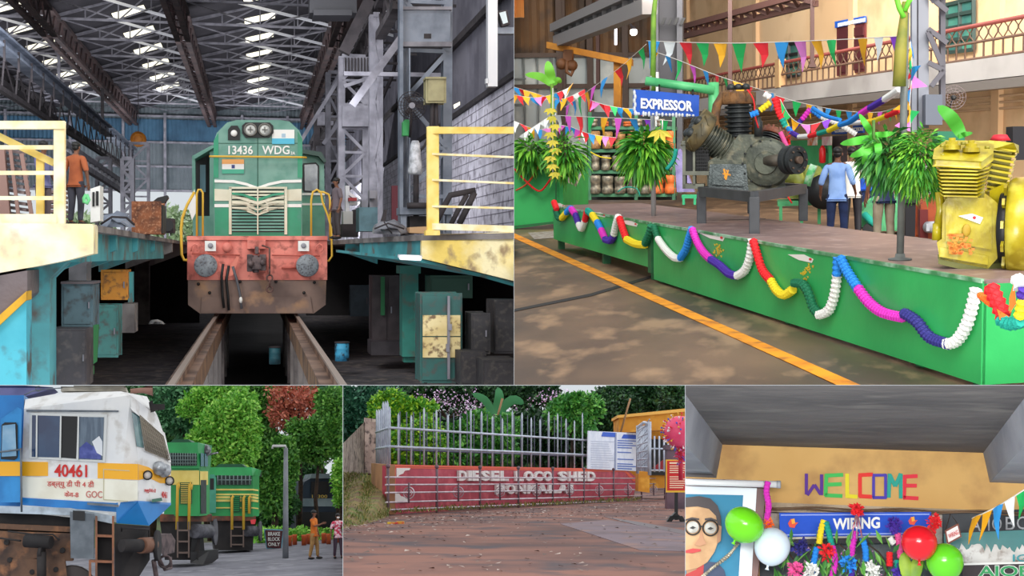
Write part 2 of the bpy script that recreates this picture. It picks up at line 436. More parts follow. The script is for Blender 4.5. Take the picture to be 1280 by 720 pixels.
m_wyel = mat('chipped_cream_paint', (248, 242, 226), (240, 222, 160), 1.4, rough=0.8, bump=0.3, c3=(206, 190, 160), s3=3.5, lo=0.4, hi=0.65)
m_wyel2 = mat('chipped_yellow_paint', (246, 232, 186), (236, 206, 110), 1.4, rough=0.8, bump=0.3, c3=(160, 136, 104), s3=3.5, lo=0.4, hi=0.6)
m_teal = mat('teal_paint', (72, 158, 166), (56, 130, 138), 1.6, rough=0.7, c3=(96, 100, 96), s3=3)
m_tealb = mat('turquoise_wall', (86, 188, 208), (62, 160, 182), 1.2, rough=0.8, c3=(84, 84, 80), s3=3)
m_yrail = mat('cream_rail', (244, 234, 204), (236, 208, 136), 3, rough=0.6)
m_yrail2 = mat('yellow_rail', (240, 216, 130), (232, 192, 84), 3, rough=0.6)
m_rust = mat('rust_rail', (140, 112, 96), (92, 70, 60), 2, rough=0.7)
m_rshine = mat('worn_rail_head', (176, 160, 150), rough=0.35, metal=0.4)
ZR = -1.31; ZF = -2.35; ZP = -3.1; ZD = 0.33

# added unseen fill lights brightening the shed's interior, back wall and roof
def area(name, loc, target, sx, sy, power, col=(1, 1, 1)):
    ld = bpy.data.lights.new(name, 'AREA'); ld.shape = 'RECTANGLE'; ld.size = sx; ld.size_y = sy; ld.energy = power; ld.color = col
    o = bpy.data.objects.new(name, ld); COL.objects.link(o); d = (V(target) - V(loc))
    o.matrix_world = CUR.M @ Matrix.Translation(V(loc)) @ d.to_track_quat('-Z', 'Y').to_matrix().to_4x4(); return o
area('daylight_front', (-8, 50, 7), (-4, 100, 11), 24, 8, 2500, (.93, .96, 1))
area('daylight_side', (-2, 113, 4.5), (-2, 131, 10), 40, 6, 6000, (.93, .96, 1))
area('daylight_roof', (-6, 95, 4.5), (-6, 100, 14), 30, 40, 3800, (.95, .97, 1))
# ---- shell
m = MB()
m.box((-40, 12, ZF - 0.3), (-1.55, 133, ZF)); m.box((1.6, 12, ZF - 0.3), (12, 133, ZF)); S('floor', m, m_soot)
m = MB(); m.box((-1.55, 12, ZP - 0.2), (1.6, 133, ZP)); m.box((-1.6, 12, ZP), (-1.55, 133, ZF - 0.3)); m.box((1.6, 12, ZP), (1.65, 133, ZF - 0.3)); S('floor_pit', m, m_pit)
# back wall: open below, sheeted above
m = MB(); m.mat(0).corr((-34, 132.5, 6.2), (46, 0, 0), (0, 0, 8.4), 120, 0.05)
m.mat(1).corr((-34, 132.3, 11.2), (46, 0, 0), (0, 0, 2.2), 120, 0.05)
m.mat(0).corr((-34, 132.7, 13.8), (46, 0, 0), (0, 0, 3.2), 120, 0.05)
for z in (6.2, 8.6, 11, 13.6): m.mat(2).box((-34, 132, z), (12, 132.2, z + 0.2))
for x in (-30, -24, -18, -13, -9, -1.5, 3, 8): m.mat(2).box((x, 131.8, 0), (x + 0.25, 132.1, 14))
S('wall_back', m, [m_bw, m_bw2, m_steel])
# ground and haze-green growth beyond the far doorway
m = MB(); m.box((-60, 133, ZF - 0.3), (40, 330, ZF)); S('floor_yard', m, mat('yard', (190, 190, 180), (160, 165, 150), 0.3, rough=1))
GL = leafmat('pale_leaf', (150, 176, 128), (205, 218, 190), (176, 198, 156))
for i, (x, w) in enumerate(((-19, 6), (-9, 5), (-1, 4))):
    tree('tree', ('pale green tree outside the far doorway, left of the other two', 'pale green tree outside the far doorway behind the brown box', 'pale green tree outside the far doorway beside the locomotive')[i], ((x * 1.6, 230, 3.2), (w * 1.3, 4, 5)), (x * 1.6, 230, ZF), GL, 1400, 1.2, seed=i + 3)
# right wall
WX = 9.0
m = MB(); m.mat(0).box((WX, 40, ZF), (WX + 0.3, 132, 6.3)); 
for k in range(22): m.mat(1).box((WX - 0.02, 40, -2 + k * 0.4), (WX, 100, -1.985 + k * 0.4))
m.mat(2).corr((WX + 0.1, 40, 6.3), (0, 92, 0), (0, 0, 9.7), 150, 0.08)
m.mat(3).box((WX - 0.15, 40, 6.3), (WX, 132, 6.5)); m.mat(3).box((WX - 0.2, 40, 9.5), (WX, 132, 9.8))
S('wall_right', m, [m_brick, mat('mortar_line', (126, 120, 134)), mat('side_sheet', (98, 96, 106), (76, 74, 84), 0.5, rough=0.9), m_dsteel])
m = MB(); m.box((-34, 60, ZF), (-33.7, 132, 14)); S('wall_left', m, m_bw)
# roof bays: each slopes up to the right, then drops at the valley girder
VX = [-27.1, -19.5, -11.9, -4.3, 4.8, 12.4]; ZV = 14.0; RH = 2.4
for i in range(5):
    a, b = VX[i], VX[i + 1]; m = MB()
    m.corr((a, 58, ZV + 0.25), (0, 75, 0), (b - a, 0, RH), 110, 0.05)
    m.add([(b, 58, ZV), (b, 133, ZV), (b, 133, ZV + RH + 0.25), (b, 58, ZV + RH + 0.25)], [(0, 1, 2, 3)])
    S('ceiling', m, m_roof)
bays = ['the far-left roof bay', 'the left roof bay', 'the roof bay left of centre', 'the centre roof bay over the track', 'the right roof bay']
for i in range(5):
    a, b = VX[i], VX[i + 1]
    if 1 <= i <= 3:
        for k, (Y, w, l) in enumerate([(77 + 7.4 * j, 1.3, 2.0) for j in range(7)]):
            f = 0.52 if i != 3 else 0.5; xm = a + (b - a) * f; zz = lambda x: ZV + 0.15 + RH * (x - a) / (b - a)
            m = MB(); m.prism([(xm - w * .75, Y, zz(xm - w * .75)), (xm + w * .75, Y, zz(xm + w * .75)), (xm + w * .75, Y + l, zz(xm + w * .75)), (xm - w * .75, Y + l, zz(xm - w * .75))], (0, 0, 0.04))
            one('skylight', m, m_sky, 'bright translucent skylight sheet in the row along ' + bays[i], 'skylight', 'skylights in ' + bays[i])
# trusses
for i in range(5):
    a, b = VX[i], VX[i + 1]; proto = None
    for k in range(9):
        Y = 66 + 7.2 * k
        if proto is None:
            t = proto = thing('roof_truss', 'grey steel lattice truss spanning ' + bays[i], 'truss', (a, Y, ZV), 'trusses of ' + bays[i])
            m = MB(); m.beam((a, Y, ZV), (b, Y, ZV), 0.13); B('bottom_chord', m, m_steel, t)
            m = MB(); m.beam((a, Y, ZV + .1), (b, Y, ZV + RH), 0.12); B('top_chord', m, m_steel, t)
            m = MB(); n = 4
            for j in range(n + 1):
                x = a + (b - a) * j / n; m.beam((x, Y, ZV), (x, Y, ZV + RH * j / n + .05), 0.08)
                if j < n: x2 = a + (b - a) * (j + 1) / n; m.beam((x, Y, ZV), (x2, Y, ZV + RH * (j + 1) / n), 0.08)
            m.beam((a, Y, ZV + .1), (a + (b - a) * 0.5, Y + 7.2, ZV + 0.05), 0.07); m.beam((b, Y, ZV), (a + (b - a) * 0.5, Y + 7.2, ZV + 0.05), 0.07)
            B('web', m, m_steel, t)
            m = MB(); m.beam((a + .1, Y - 1.5, ZV + 1.75), (b - .2, Y - 1.5, ZV - 0.1), 0.13, 0.16); B('strut', m, m_lsteel, t)
        else: copy_tree(proto, Matrix.Translation((0, 7.2 * k, 0)))
# valley girders
for i, (x, mt) in enumerate(((-19.5, m_dsteel), (-11.9, m_brown), (-4.3, m_brown), (4.8, m_brown))):
    t = thing('valley_girder', ['dark lattice girder under the outermost left roof valley', 'dark lattice valley girder over the left crane runway', 'dark lattice valley girder left of the track', 'rusty lattice valley girder right of the track'][i], 'girder', (x, 60, ZV - 1))
    m = MB(); m.box((x - .5, 60, ZV - .12), (x + .5, 132, ZV + .1)); m.box((x - .45, 60, ZV - 1.3), (x - .15, 132, ZV - 1.1)); m.box((x + .15, 60, ZV - 1.3), (x + .45, 132, ZV - 1.1)); B('chord', m, mt, t)
    m = MB()
    for k in range(30):
        y = 60 + k * 2.4
        for s_ in (-.35, .35): m.beam((x + s_, y, ZV), (x + s_, y + 1.2, ZV - 1.2), 0.1); m.beam((x + s_, y + 1.2, ZV - 1.2), (x + s_, y + 2.4, ZV), 0.1)
        m.beam((x - .4, y, ZV - 1.2), (x + .4, y + 1.2, ZV - 1.2), 0.08)
    B('lacing', m, mt, t)
# hanging dark fittings under the top middle
m = MB(); m.rect(387, -30, 446, 16, 52, 1.2); m.rect(392, 12, 440, 19, 51.8, 1.4); one('louvre_box', m, mat('black_tin', (26, 25, 32)), 'dark sheet metal box hanging at the top beside the track valley', 'box')

# crane runway (left), lattice below
t = thing('crane_runway', 'long blue grey crane runway beam running down the left side', 'crane rail', (-9.9, 40, 8))
m = MB(); m.box((-9.85, 42, 7.75), (-9.25, 106, 7.85)); m.box((-9.85, 42, 8.25), (-9.25, 106, 8.35)); m.box((-9.6, 42, 7.85), (-9.5, 106, 8.25)); B('beam', m, m_steelb, t)
m = MB(); m.box((-9.75, 42, 8.35), (-9.35, 106, 8.45)); B('rail', m, m_dsteel, t)
m = MB(); m.box((-10.6, 42, 7.1), (-10.4, 106, 7.3)); m.box((-10.0, 42, 6.4), (-9.8, 106, 6.6)); B('walkway', m, m_dsteel, t)
m = MB()
for k in range(21): y = 42 + 3 * k; m.beam((-9.8, y, 7.7), (-9.9, y, 6.5), 0.07); m.beam((-9.8, y, 7.7), (-9.9, y + 3, 6.5), 0.05); m.box((-9.3, y, 7.2), (-9.22, y + .08, 8.0))
B('bracing', m, m_dsteel, t)
# second runway further left and lower lattice crane bridge
t = thing('crane_bridge', 'pale lattice crane bridge running back behind the two men', 'crane', (-9, 60, 3.2))
m = MB()
p0, p1 = at(78, 178, 62), at(165, 236, 98); q0, q1 = at(78, 192, 62), at(165, 247, 98)
m.beam(p0, p1, 0.28); m.beam(q0, q1, 0.28); B('chord', m, m_steel, t)
m = MB()
for k in range(16):
    a, b = k / 16, (k + 1) / 16; m.beam(p0.lerp(p1, a), q0.lerp(q1, (a + b) / 2), 0.14); m.beam(q0.lerp(q1, (a + b) / 2), p0.lerp(p1, b), 0.14)
B('lacing', m, m_lsteel, t)
# columns on the left
def lattice_column(label, x, Y, z0, z1, w, mt, leg=0.22, steps=7, group=None, depth=0.6):
    t = thing('lattice_column', label, 'column', (x + w / 2, Y, z0), group)
    for s_ in (0, w):
        m = MB(); m.box((x + s_ - leg / 2, Y, z0), (x + s_ + leg / 2, Y + depth, z1)); B('leg', m, mt, t)
    m = MB(); h = (z1 - z0) / steps
    for k in range(steps):
        z = z0 + h * k; m.beam((x, Y + .05, z), (x + w, Y + .05, z), 0.12)
        a, b = (x, x + w) if k % 2 else (x + w, x); m.beam((a, Y + .05, z), (b, Y + .05, z + h), 0.14)
    m.beam((x, Y + .05, z1), (x + w, Y + .05, z1), 0.2); B('lacing', m, mt, t)
    return t
for i, (px, Y, w, top) in enumerate(((153, 70, 0.5, 5), (121, 84, .8, 6), (163, 100, 1.3, 8.3))):
    p = at(px, 318, Y); lattice_column(['lattice column behind the brown box', 'slim lattice column behind the orange-shirted man', 'lattice column beneath the end of the crane runway'][i], p.x, Y, ZD if i < 2 else ZF, top, w, m_steel, 0.2, 8)
m = MB(); m.rect(71.5, 32, 75, 112, 90, .3); one('hanging_post', m, m_steel, 'short grey steel post hanging below the left roof valley', 'post')
m = MB(); m.rect(126, 110, 129.5, 152, 100, .3); one('hanging_post', m, m_dsteel, 'short dark steel post hanging near the back wall', 'post')
# orange hoist wheel
t = thing('hoist_drum', 'round orange cable drum hanging on the back wall', 'cable drum', at(173, 183, 110))
c = at(173, 174, 110); m = MB(); m.lathe([(.1, -.3), (.62, -.3), (.62, -.22), (.5, -.2), (.5, .2), (.62, .22), (.62, .3), (.1, .3)], c, (0, 1, 0), 24)
m.ring(c + V((0, -.32, 0)), .4, .05); B('drum', m, mat('orange_paint', (176, 108, 20), (150, 86, 18), 3), t)
m = MB(); m.beam(c, c + V((0, 0, 10)), .06); B('cable', m, m_dsteel, t)

# ---- right-hand columns with boxes
lc = lattice_column('big pale lattice column standing on the right platform', at(506, 318, 40).x, 40, ZD, 14, at(559, 318, 40).x - at(506, 318, 40).x, m_steelb, 0.28, 9)
t = thing('column_hood', 'grey sheet steel box enclosing the top of the big lattice column', 'box', at(533, 56, 39.8))
m = MB(); m.rect(504, 11, 563, 55, 39.8, 1.2); B('box', m, m_steelb, t)
m = MB(); m.rect(503, 52, 565, 58, 39.7, 1.3); m.rect(503, 8, 565, 12, 39.7, 1.3); B('rim', m, m_steel, t)
m = MB(); m.rect(530, 42, 539, 48, 39.78, .1); B('vent', m, m_dsteel, t)
m = MB(); m.rect(499.5, -20, 504, 292, 39.5, .5); m.rect(511, 60, 513, 292, 39.6, .2); one('steel_stanchion', m, m_steelb, 'tall plain blue grey stanchion at the left edge of the big lattice column', 'post')
xs = [(427, 457, 60, 70, 8.2, 'tall lattice column midway down the right platform'), (396, 418, 90, 130, 6.4, 'far lattice column beyond the locomotive cab'), (466, 474, 55, 18, 5, 'narrow lattice column between the two larger ones'), (410, 424, 75, 90, 5, 'lattice column near the locomotive cab window')]
for x0, x1, Y, yt, w, lb in xs:
    p, q = at(x0, 318, Y), at(x1, 318, Y); lattice_column(lb, p.x, Y, ZD, at(x0, yt, Y).z, q.x - p.x, m_steel if Y != 90 else m_dsteel, 0.3 if Y < 80 else .4, 8)
t = thing('steel_panel_box', 'grey panelled steel box on the middle column of the right row', 'box', at(440, 160, 59.5))
m = MB(); m.rect(428, 132, 463, 158, 59.5, 1); m.rect(430, 71, 462, 93, 59.5, 1); B('panel', m, m_steel, t)
m = MB()
for k in range(8): m.rect(431 + 4 * k, 72, 432.5 + 4 * k, 92, 59.4, .1)
B('rib', m, m_dsteel, t)
m = MB(); m.rect(397, 140, 417, 155, 89, 1); m.rect(396, 182, 420, 203, 89, 1.2); one('steel_panel_box', m, m_steel, 'dull steel box on the far column beyond the cab', 'box')
# gantry braces crossing between columns
for i, (a, b, Y, w) in enumerate((((503, 45), (440, 132), 50, .28), ((462, 0), (430, 66), 56, .5), ((372, 183), (428, 92), 66, .18), ((404, 180), (426, 150), 70, .2), ((430, 108), (466, 96), 58, .16), ((430, 92), (560, 94), 52, .16))):
    m = MB(); m.beam(at(*a, Y), at(*b, Y), w); one('diagonal_brace', m, m_steel if i != 1 else m_dsteel, ['grey diagonal brace leading down from the big column to the middle one', 'thick dark brace at the top left of the middle column', 'long thin brace beyond the cab roof', 'short brace on the far columns', 'short strut between the middle columns', 'long level strut behind the big column'][i], 'brace')
t = thing('crossbeam', 'dark lattice gantry beam running back above the right platform', 'girder', (5.4, 50, 9.6))
m = MB(); m.box((5.0, 48, 9.2), (5.4, 125, 9.5)); m.box((5.0, 48, 10.6), (5.4, 125, 10.8)); B('chord', m, m_dsteel, t)
m = MB()
for k in range(26): y = 48 + 3 * k; m.beam((5.2, y, 9.4), (5.2, y + 1.5, 10.7), .12); m.beam((5.2, y + 1.5, 10.7), (5.2, y + 3, 9.4), .12); m.beam((5.2, y, 9.4), (7.4, y, 9.4), .1)
B('lacing', m, m_dsteel, t)
# pipes, cables
m = MB(); m.rect(610, -20, 622, 108, 36, .3); m.rect(607.5, 98, 611, 104, 36, .2); one('roof_post', m, m_lsteel, 'pale square post hanging down before the brick wall', 'post')
m = MB()
m.tube([at(622, 118, 39.5), at(624, 134, 39.5), at(632, 134, 39.5)], .05)
t = thing('floodlight', 'small dark floodlight on a bracket by the brick wall', 'light', at(632, 38, 36))
m = MB(); m.plate([(622, 14), (634, 12), (638, 30), (628, 33)], 36.1, .3); B('housing', m, m_dsteel, t)
m = MB(); m.plate([(624, 16), (632, 14), (635, 28), (629, 30)], 36.05, .04); B('glass', m, mat('dull_glass', (120, 140, 150), rough=.2), t)
m = MB(); m.rect(621, 34, 643, 42, 36.3, .3); B('bracket', m, m_steelb, t)
m = MB(); m.tube([at(520, 290, 39), at(520, 215, 39), at(521, 210, 39)], .09); m.tube([at(541, 100, 39), at(540, 150, 39), at(536, 190, 39)], .07); m.tube([at(545, 128, 39), at(546, 175, 39)], .06)
m.tube([at(538, 165, 38.9), at(531, 182, 38.9), at(524, 190, 38.9)], .04)
one('cable_bundle', m, m_dsteel, 'dark cables running down the big pale column', 'cable')
m = MB(); pts = []
for k in range(30): pts.append(at(492 - k * 1.2 + 5 * math.sin(k * .5), 60 + k * 7.6, 66 + .5 * math.sin(k)))
m.tube(pts, .1, 6)
m.tube([at(470, 180, 62), at(462, 205, 62), at(470, 230, 62), at(466, 262, 62)], .12, 6)
one('cable_bundle', m, m_dsteel, 'dark looping cables below the middle column', 'cable')
# junction box, fan, green box
t = thing('junction_box', 'beige metal junction box on the big pale column', 'box', at(544, 128, 38.8)); mb = mat('beige_tin', (168, 160, 122), (150, 142, 108), 3)
m = MB(); m.rect(533, 97, 557, 128, 38.8, .5); B('case', m, mb, t, bevel=.02)
m = MB(); m.rect(535, 99, 555, 126, 38.75, .05); B('door', m, mb, t)
m = MB(); m.rect(532, 96, 558, 98.5, 38.7, .6); B('lid', m, mb, t)
t = thing('wall_fan', 'round wire-guarded fan on the big pale column', 'fan', at(515, 150, 38.6)); c = at(515, 132, 38.4)
m = MB()
for R_ in (.42, .34, .26, .18): m.ring(c, R_, .012, n=24, k=4)
for k in range(20): a = PI * k / 10; m.tube([c, c + V((math.cos(a) * .42, -.02, math.sin(a) * .42))], .008, 4)
B('guard', m, m_dsteel, t)
m = MB(); m.lathe([(.09, -.05), (.1, .05), (.09, .25)], c, (0, 1, 0)); B('motor', m, m_steel, t)
m = MB()
for k in range(3): a = 2.09 * k; d = V((math.cos(a), 0, math.sin(a))); e = V((-d.z, 0, d.x)); m.add([c + d * .06 - e * .03 + V((0, .04, 0)), c + d * .3 - e * .1 + V((0, .0, 0)), c + d * .32 + e * .08 + V((0, .08, 0)), c + d * .06 + e * .03 + V((0, .06, 0))], [(0, 1, 2, 3)])
B('blade', m, m_dsteel, t)
m = MB(); m.tube([c + V((0, .2, 0)), c + V((0, .3, -.5)), c + V((0, .5, -.9))], .04); B('bracket', m, m_dsteel, t)
m = MB(); m.rect(504, 152, 513, 169, 38.9, .3); m.rect(506, 150, 511, 152, 38.9, .3); one('switch_box', m, mat('vivid_green', (52, 150, 84)), 'small bright green switch box below the wall fan', 'box', bevel=.01)
# small bright gaps in sheeting
m = MB(); m.plate([(454, 32), (458, 40), (463, 44), (458, 50), (452, 46), (456, 40)], 99, .05); one('sheet_hole', m, m_sky, 'star shaped hole in the side sheeting with daylight behind', 'hole')
m = MB(); m.plate([(567, 131), (575, 127), (575, 131), (568, 136)], 44.6, .05); one('sheet_hole', m, m_sky, 'small bright gap at the foot of the side sheeting', 'hole')

# ---- platforms
def deck(name, label, edge, outx, y1, zt, th, side):
    t = thing(name, label, 'platform', (edge[0].x, edge[0].y, ZF))
    poly = edge + [V((edge[-1].x, y1, zt)), V((outx, y1, zt)), V((outx, edge[0].y, zt))]
    m = MB(); m.prism(poly, (0, 0, -th)); B('slab', m, m_conc, t)
    return t
e0 = at(115, 280, 13.3); zl = e0.z
tl = deck('concrete_platform', 'raised concrete platform left of the track on teal brackets', [e0, V((-1.66, 24, zl)), V((-1.66, 60, zl))], -9, 100, zl, .07, -1)
Yf = 13.28
m = MB(); m.prism([at(-40, 278, Yf), at(115, 280, Yf), at(117, 283, Yf), at(117, 317, Yf), at(85, 325, Yf), at(45, 333, Yf), at(-40, 348, Yf)], (0, .35, 0)); B('fascia', m, m_wyel, tl)
m = MB()  # teal edge beam and brackets
m.prism([V((-1.95, 13.6, zl - .07)), V((-1.75, 13.6, zl - .07)), V((-1.75, 13.6, zl - .38)), V((-1.95, 13.6, zl - .38))], (0, 12, 0)); 
B('edge_beam', m, m_teal, tl)
for k, y in enumerate((16.3, 19.2, 22.5, 27, 33)):
    m = MB(); m.prism([V((-1.68, y, zl - .07)), V((-1.68, y, zl - .25)), V((-2.6, y, zl - .6)), V((-2.6, y, zl - .07))], (0, .22, 0)); B('bracket', m, m_teal if k < 3 else m_conc, tl)
m = MB()
m.prism([at(33, 318, 13.9), at(88, 322, 13.9), at(62, 348, 13.9), at(62, 356, 13.9), at(62, 490, 13.9), at(33, 490, 13.9)], (0, .45, 0)); B('column', m, mat('teal_column_dirty', (92, 176, 186), (84, 150, 158), 1.2, rough=.8, c3=(96, 92, 90), s3=2.5), tl)
for k, (x0, x1, yb, Y, mt) in enumerate(((86, 108, 352, 17.5, m_lsteel), (168, 186, 346, 43, m_conc), (196, 204, 330, 56, m_conc))):
    m = MB(); m.prism([at(x0 - 6, 300, Y), at(x1 + 10, 300, Y), at(x1 + 6, 318, Y), at(x1, 330, Y), at(x1, yb + 60, Y), at(x0, yb + 60, Y), at(x0, 330, Y)], (0, .5, 0)); B('column', m, mt if k else mat('dull_white_col', (150, 146, 150), (110, 108, 112), 2), tl)
# dark wall far below the deck
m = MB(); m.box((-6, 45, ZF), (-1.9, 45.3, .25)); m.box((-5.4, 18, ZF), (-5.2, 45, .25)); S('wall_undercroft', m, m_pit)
er = [on(418, 299.2, .31), on(480, 296, .31), on(527, 293.6, .31)]
er = [er[0], V((2.1, er[0].y - 5, .31)), at(527, 293.5, 20.0)]
zr = at(527, 293.5, 20.0).z
for p in er: p.z = zr
tr = thing('concrete_platform', 'raised concrete platform right of the track with yellowish front', 'platform', (4, 20, ZF))
m = MB(); m.prism([er[2], V((1.95, 25.5, zr)), V((1.62, 30, zr)), V((1.62, 100, zr)), V((9, 100, zr)), V((9, 18.6, zr)), at(645, 291, 18.7) * 1.0], (0, 0, -.09)); B('slab', m, m_conc, tr)
Yr = 20.0
q = [at(527, 293.5, 20.0), at(650, 289.5, 18.7), at(650, 353, 18.7), at(585, 337, 19.4), at(527, 323, 20.0)]
m = MB(); m.prism(q, (.02, .35, 0)); B('fascia', m, m_wyel2, tr)
m = MB(); m.prism([V((2.0, 25.3, zr - .09)), at(527, 300, 20.2), at(527, 322, 20.2), V((2.0, 25.3, zr - .36))], (.15, 0, 0)); B('edge_beam', m, m_teal, tr)
for px, Y in ((432, 27.5), (466, 24.5)):
    m = MB(); a = at(px, 300, Y); m.prism([a, at(px, 316 + (px - 430) * .1, Y), at(px + 40, 330, Y), at(px + 40, 300, Y)], (0, .25, 0)); B('bracket', m, m_teal, tr)
m = MB(); m.prism([at(420, 312, 26), at(527, 324, 20.1), at(600, 342, 19.5), at(650, 356, 18.9), at(650, 350, 24), at(500, 322, 27)], (0, 0, -.05)); B('under_flange', m, m_teal, tr)
m = MB(); m.rect(503, 338, 523, 446, 25, .5); m.rect(500, 332, 526, 342, 24.9, .7); m.rect(505, 446, 519, 453, 25.1, .3); B('column', m, mat('sea_green_paint', (62, 150, 136), (52, 128, 118), 1.5, c3=(90, 110, 100), s3=4), tr)
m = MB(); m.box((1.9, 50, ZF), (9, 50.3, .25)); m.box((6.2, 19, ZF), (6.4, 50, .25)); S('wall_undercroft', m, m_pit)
t = thing('tube_light', 'short white tube light under the edge of the right platform', 'light', at(513, 322, 20.3))
m = MB(); m.cyl(at(501, 322, 20.0), at(525, 323, 19.6), .035); B('tube', m, mat('lamp_white', (255, 255, 255), emit=1.0), t)
m = MB(); m.beam(at(499, 320, 20.1), at(526, 321, 19.75), .06, .05); B('fitting', m, m_lsteel, t)

# ---- rails on their pedestals
for sx, lb in ((-1, 'left'), (1, 'right')):
    x = sx * .838 + (0.0 if sx < 0 else .03)
    t = thing('pit_rail', 'worn steel rail on concrete posts, %s one of the two below the locomotive' % lb, 'rail', (x, 13, ZP))
    m = MB(); m.box((x - .035, 11.5, ZR - .03), (x + .035, 60, ZR)); B('rail_head', m, m_rshine, t)
    m = MB(); m.box((x - .012, 11.5, ZR - .15), (x + .012, 60, ZR - .03)); m.box((x - .16, 11.5, ZR - .17), (x + .13, 60, ZR - .15)); B('rail_web', m, m_rust, t)
    m = MB(); m.box((x - .15, 11.5, ZR - .5), (x + .12, 60, ZR - .17)); B('rail_beam', m, mat('rail_beam', (140, 108, 80), (84, 66, 56), 2, rough=.8), t)
    for k in range(10):
        y = 12.3 + 2.6 * k; m = MB(); m.box((x - .14, y, ZP), (x + .11, y + .4, ZR - .5)); B('pedestal', m, m_conc, t)

# ---- the locomotive
G1 = mat('loco_green', (44, 150, 112), (34, 130, 94), 1.2, rough=.4, c3=(64, 140, 116), s3=3)
G2 = mat('loco_teal_green', (122, 166, 152), (92, 142, 128), 1.5, rough=.5, c3=(96, 148, 132), s3=3)
CR = mat('loco_cream', (224, 222, 200), (206, 202, 178), 2, rough=.5)
RD = mat('buffer_red', (236, 142, 128), (206, 112, 100), 2.2, rough=.7, c3=(164, 90, 80), s3=5)
BR = mat('pilot_brown', (140, 116, 106), (112, 92, 86), 1.4, rough=.8, c3=(172, 134, 104), s3=2)
WH = mat('white_paint', (236, 236, 232), rough=.5); BK = mat('black_paint', (20, 20, 22), rough=.5)
YL = mat('handrail_yellow', (222, 178, 60), rough=.5)
L = thing('locomotive', 'green diesel locomotive with red buffer beam standing over the pit', 'locomotive', at(321, 392, 30))
Y0, Y1 = 27.6, 28.7
m = MB(); m.plate([(234, 299), (409, 299), (409, 350), (234, 350)], Y0, .25); m.plate([(233.5, 295), (409.5, 295), (409.5, 300), (233.5, 300)], Y0 - .05, 1.3)
m.prism([at(243, 306, Y0 + 1), at(400, 306, Y0 + 1), at(400, 345, Y0 + 1), at(243, 345, Y0 + 1)], (0, 14, 0)); B('buffer_beam', m, RD, L)
m = MB(); m.plate([(235, 347), (408, 347), (407, 381), (392, 392), (250, 392), (235, 381)], Y0 + .02, .1)
m.plate([(252, 371), (388, 371), (391, 391.5), (251, 391.5)], Y0 - .02, .05); m.box((-1.2, Y0 + .1, -1.1), (1.2, Y0 + .6, -.6))
cc = B('pilot_plate', m, BR, L)
m = MB()
for x, y in ((248, 355), (393, 353), (300, 352), (345, 352), (262, 366), (380, 366)): m.ball(at(x, y, Y0 - .02), .035, 8)
B('bolt', m, BK, cc)
# hood
hood = [(267.5, 297), (267.5, 176), (271, 166), (284, 153), (296, 150), (350, 150), (362, 152), (374, 163), (377.5, 172), (377.5, 297)]
m = MB(); m.plate(hood, Y1, 13); hd = B('hood', m, G2, L)
m = MB(); m.plate([(268.5, 257), (288, 257), (288, 292), (357, 292), (357, 257), (376.5, 257), (376.5, 297), (268.5, 297)], Y1 - .012, .012); 
m.plate([(267, 176), (273, 166), (273, 222), (267, 222)], Y1 - .012, .012); m.plate([(372, 164), (378, 174), (378, 222), (372, 222)], Y1 - .012, .012)
m.plate([(267, 258), (268, 258), (268, 222), (267, 222)], Y1 - .012, .012); B('green_skirt', m, G1, hd)
m = MB(); m.plate([(268, 236), (288, 237), (288, 251), (268, 251)], Y1 - .016, .01); m.plate([(357, 237), (377, 236), (377, 251), (357, 251)], Y1 - .016, .01); B('cream_band', m, CR, hd)
m = MB()
def vee(y, h, dip, x0=268, x1=377, xm=322, amt=MB):
    L_ = [(x0, y), (x0 + 24, y + .5), (xm - 14, y + dip * .45), (xm, y + dip), (xm + 14, y + dip * .45), (x1 - 24, y + .5), (x1, y)]
    return L_ + [(a, b + h) for a, b in L_[::-1]]
m.plate(vee(224.5, 3.5, 9), Y1 - .02, .01)
m.plate([(268, 255), (288, 255), (288, 259), (268, 259)], Y1 - .02, .01); m.plate([(357, 255), (377, 255), (377, 259), (357, 259)], Y1 - .02, .01)
B('white_chevron', m, WH, hd)
# grille with slats, two tones, chevrons carried across
t_ = MB(); t_.rect(286.5, 235, 358.5, 292, Y1 - .03, .02); gr = B('grille', t_, G1, hd)
for k in range(13):
    y = 238.5 + k * 4.0; m = MB(); m.mi = 0
    m.prism([at(290, y, Y1 - .035), at(355, y, Y1 - .035), at(355, y + 2.2, Y1 - .075), at(290, y + 2.2, Y1 - .075)], (0, .03, 0)); B('slat', m, CR if k < 5 else G2, gr)
m = MB()
for k in range(14): y = 236.6 + k * 4.0; m.rect(289, y, 356, y + 1.7, Y1 - .037, .006)
B('slot', m, mat('slot_dark', (44, 52, 46)), gr)
m = MB(); m.rect(321.3, 234, 323, 293, Y1 - .09, .03); m.rect(286, 234, 289.5, 293, Y1 - .06, .04); m.rect(355.5, 234, 359, 293, Y1 - .06, .04); m.rect(286, 233.5, 359, 236, Y1 - .06, .04); B('frame_bar', m, CR, gr)
m = MB()
for y, dip in ((252.5, 9), (258.5, 9)): m.plate(vee(y, 2, dip, 290, 355, 322), Y1 - .085, .006)
m.plate([(290, 245), (300, 246), (322, 252), (345, 246), (355, 245), (355, 247), (345, 249), (322, 256), (300, 249), (290, 247)], Y1 - .084, .006)
B('chevron', m, CR, gr)
m = MB(); m.plate([(290, 240.5), (304, 242), (322, 248), (341, 242), (355, 240.5), (355, 243), (341, 245), (322, 252), (304, 245), (290, 243)], Y1 - .083, .006); B('green_chevron', m, G1, gr)
m = MB(); m.rect(321.6, 166, 322.6, 236, Y1 - .01, .02); m.rect(268, 178.7, 377, 179.4, Y1 - .008, .01); B('seam', m, mat('seam_green', (28, 84, 66)), hd)
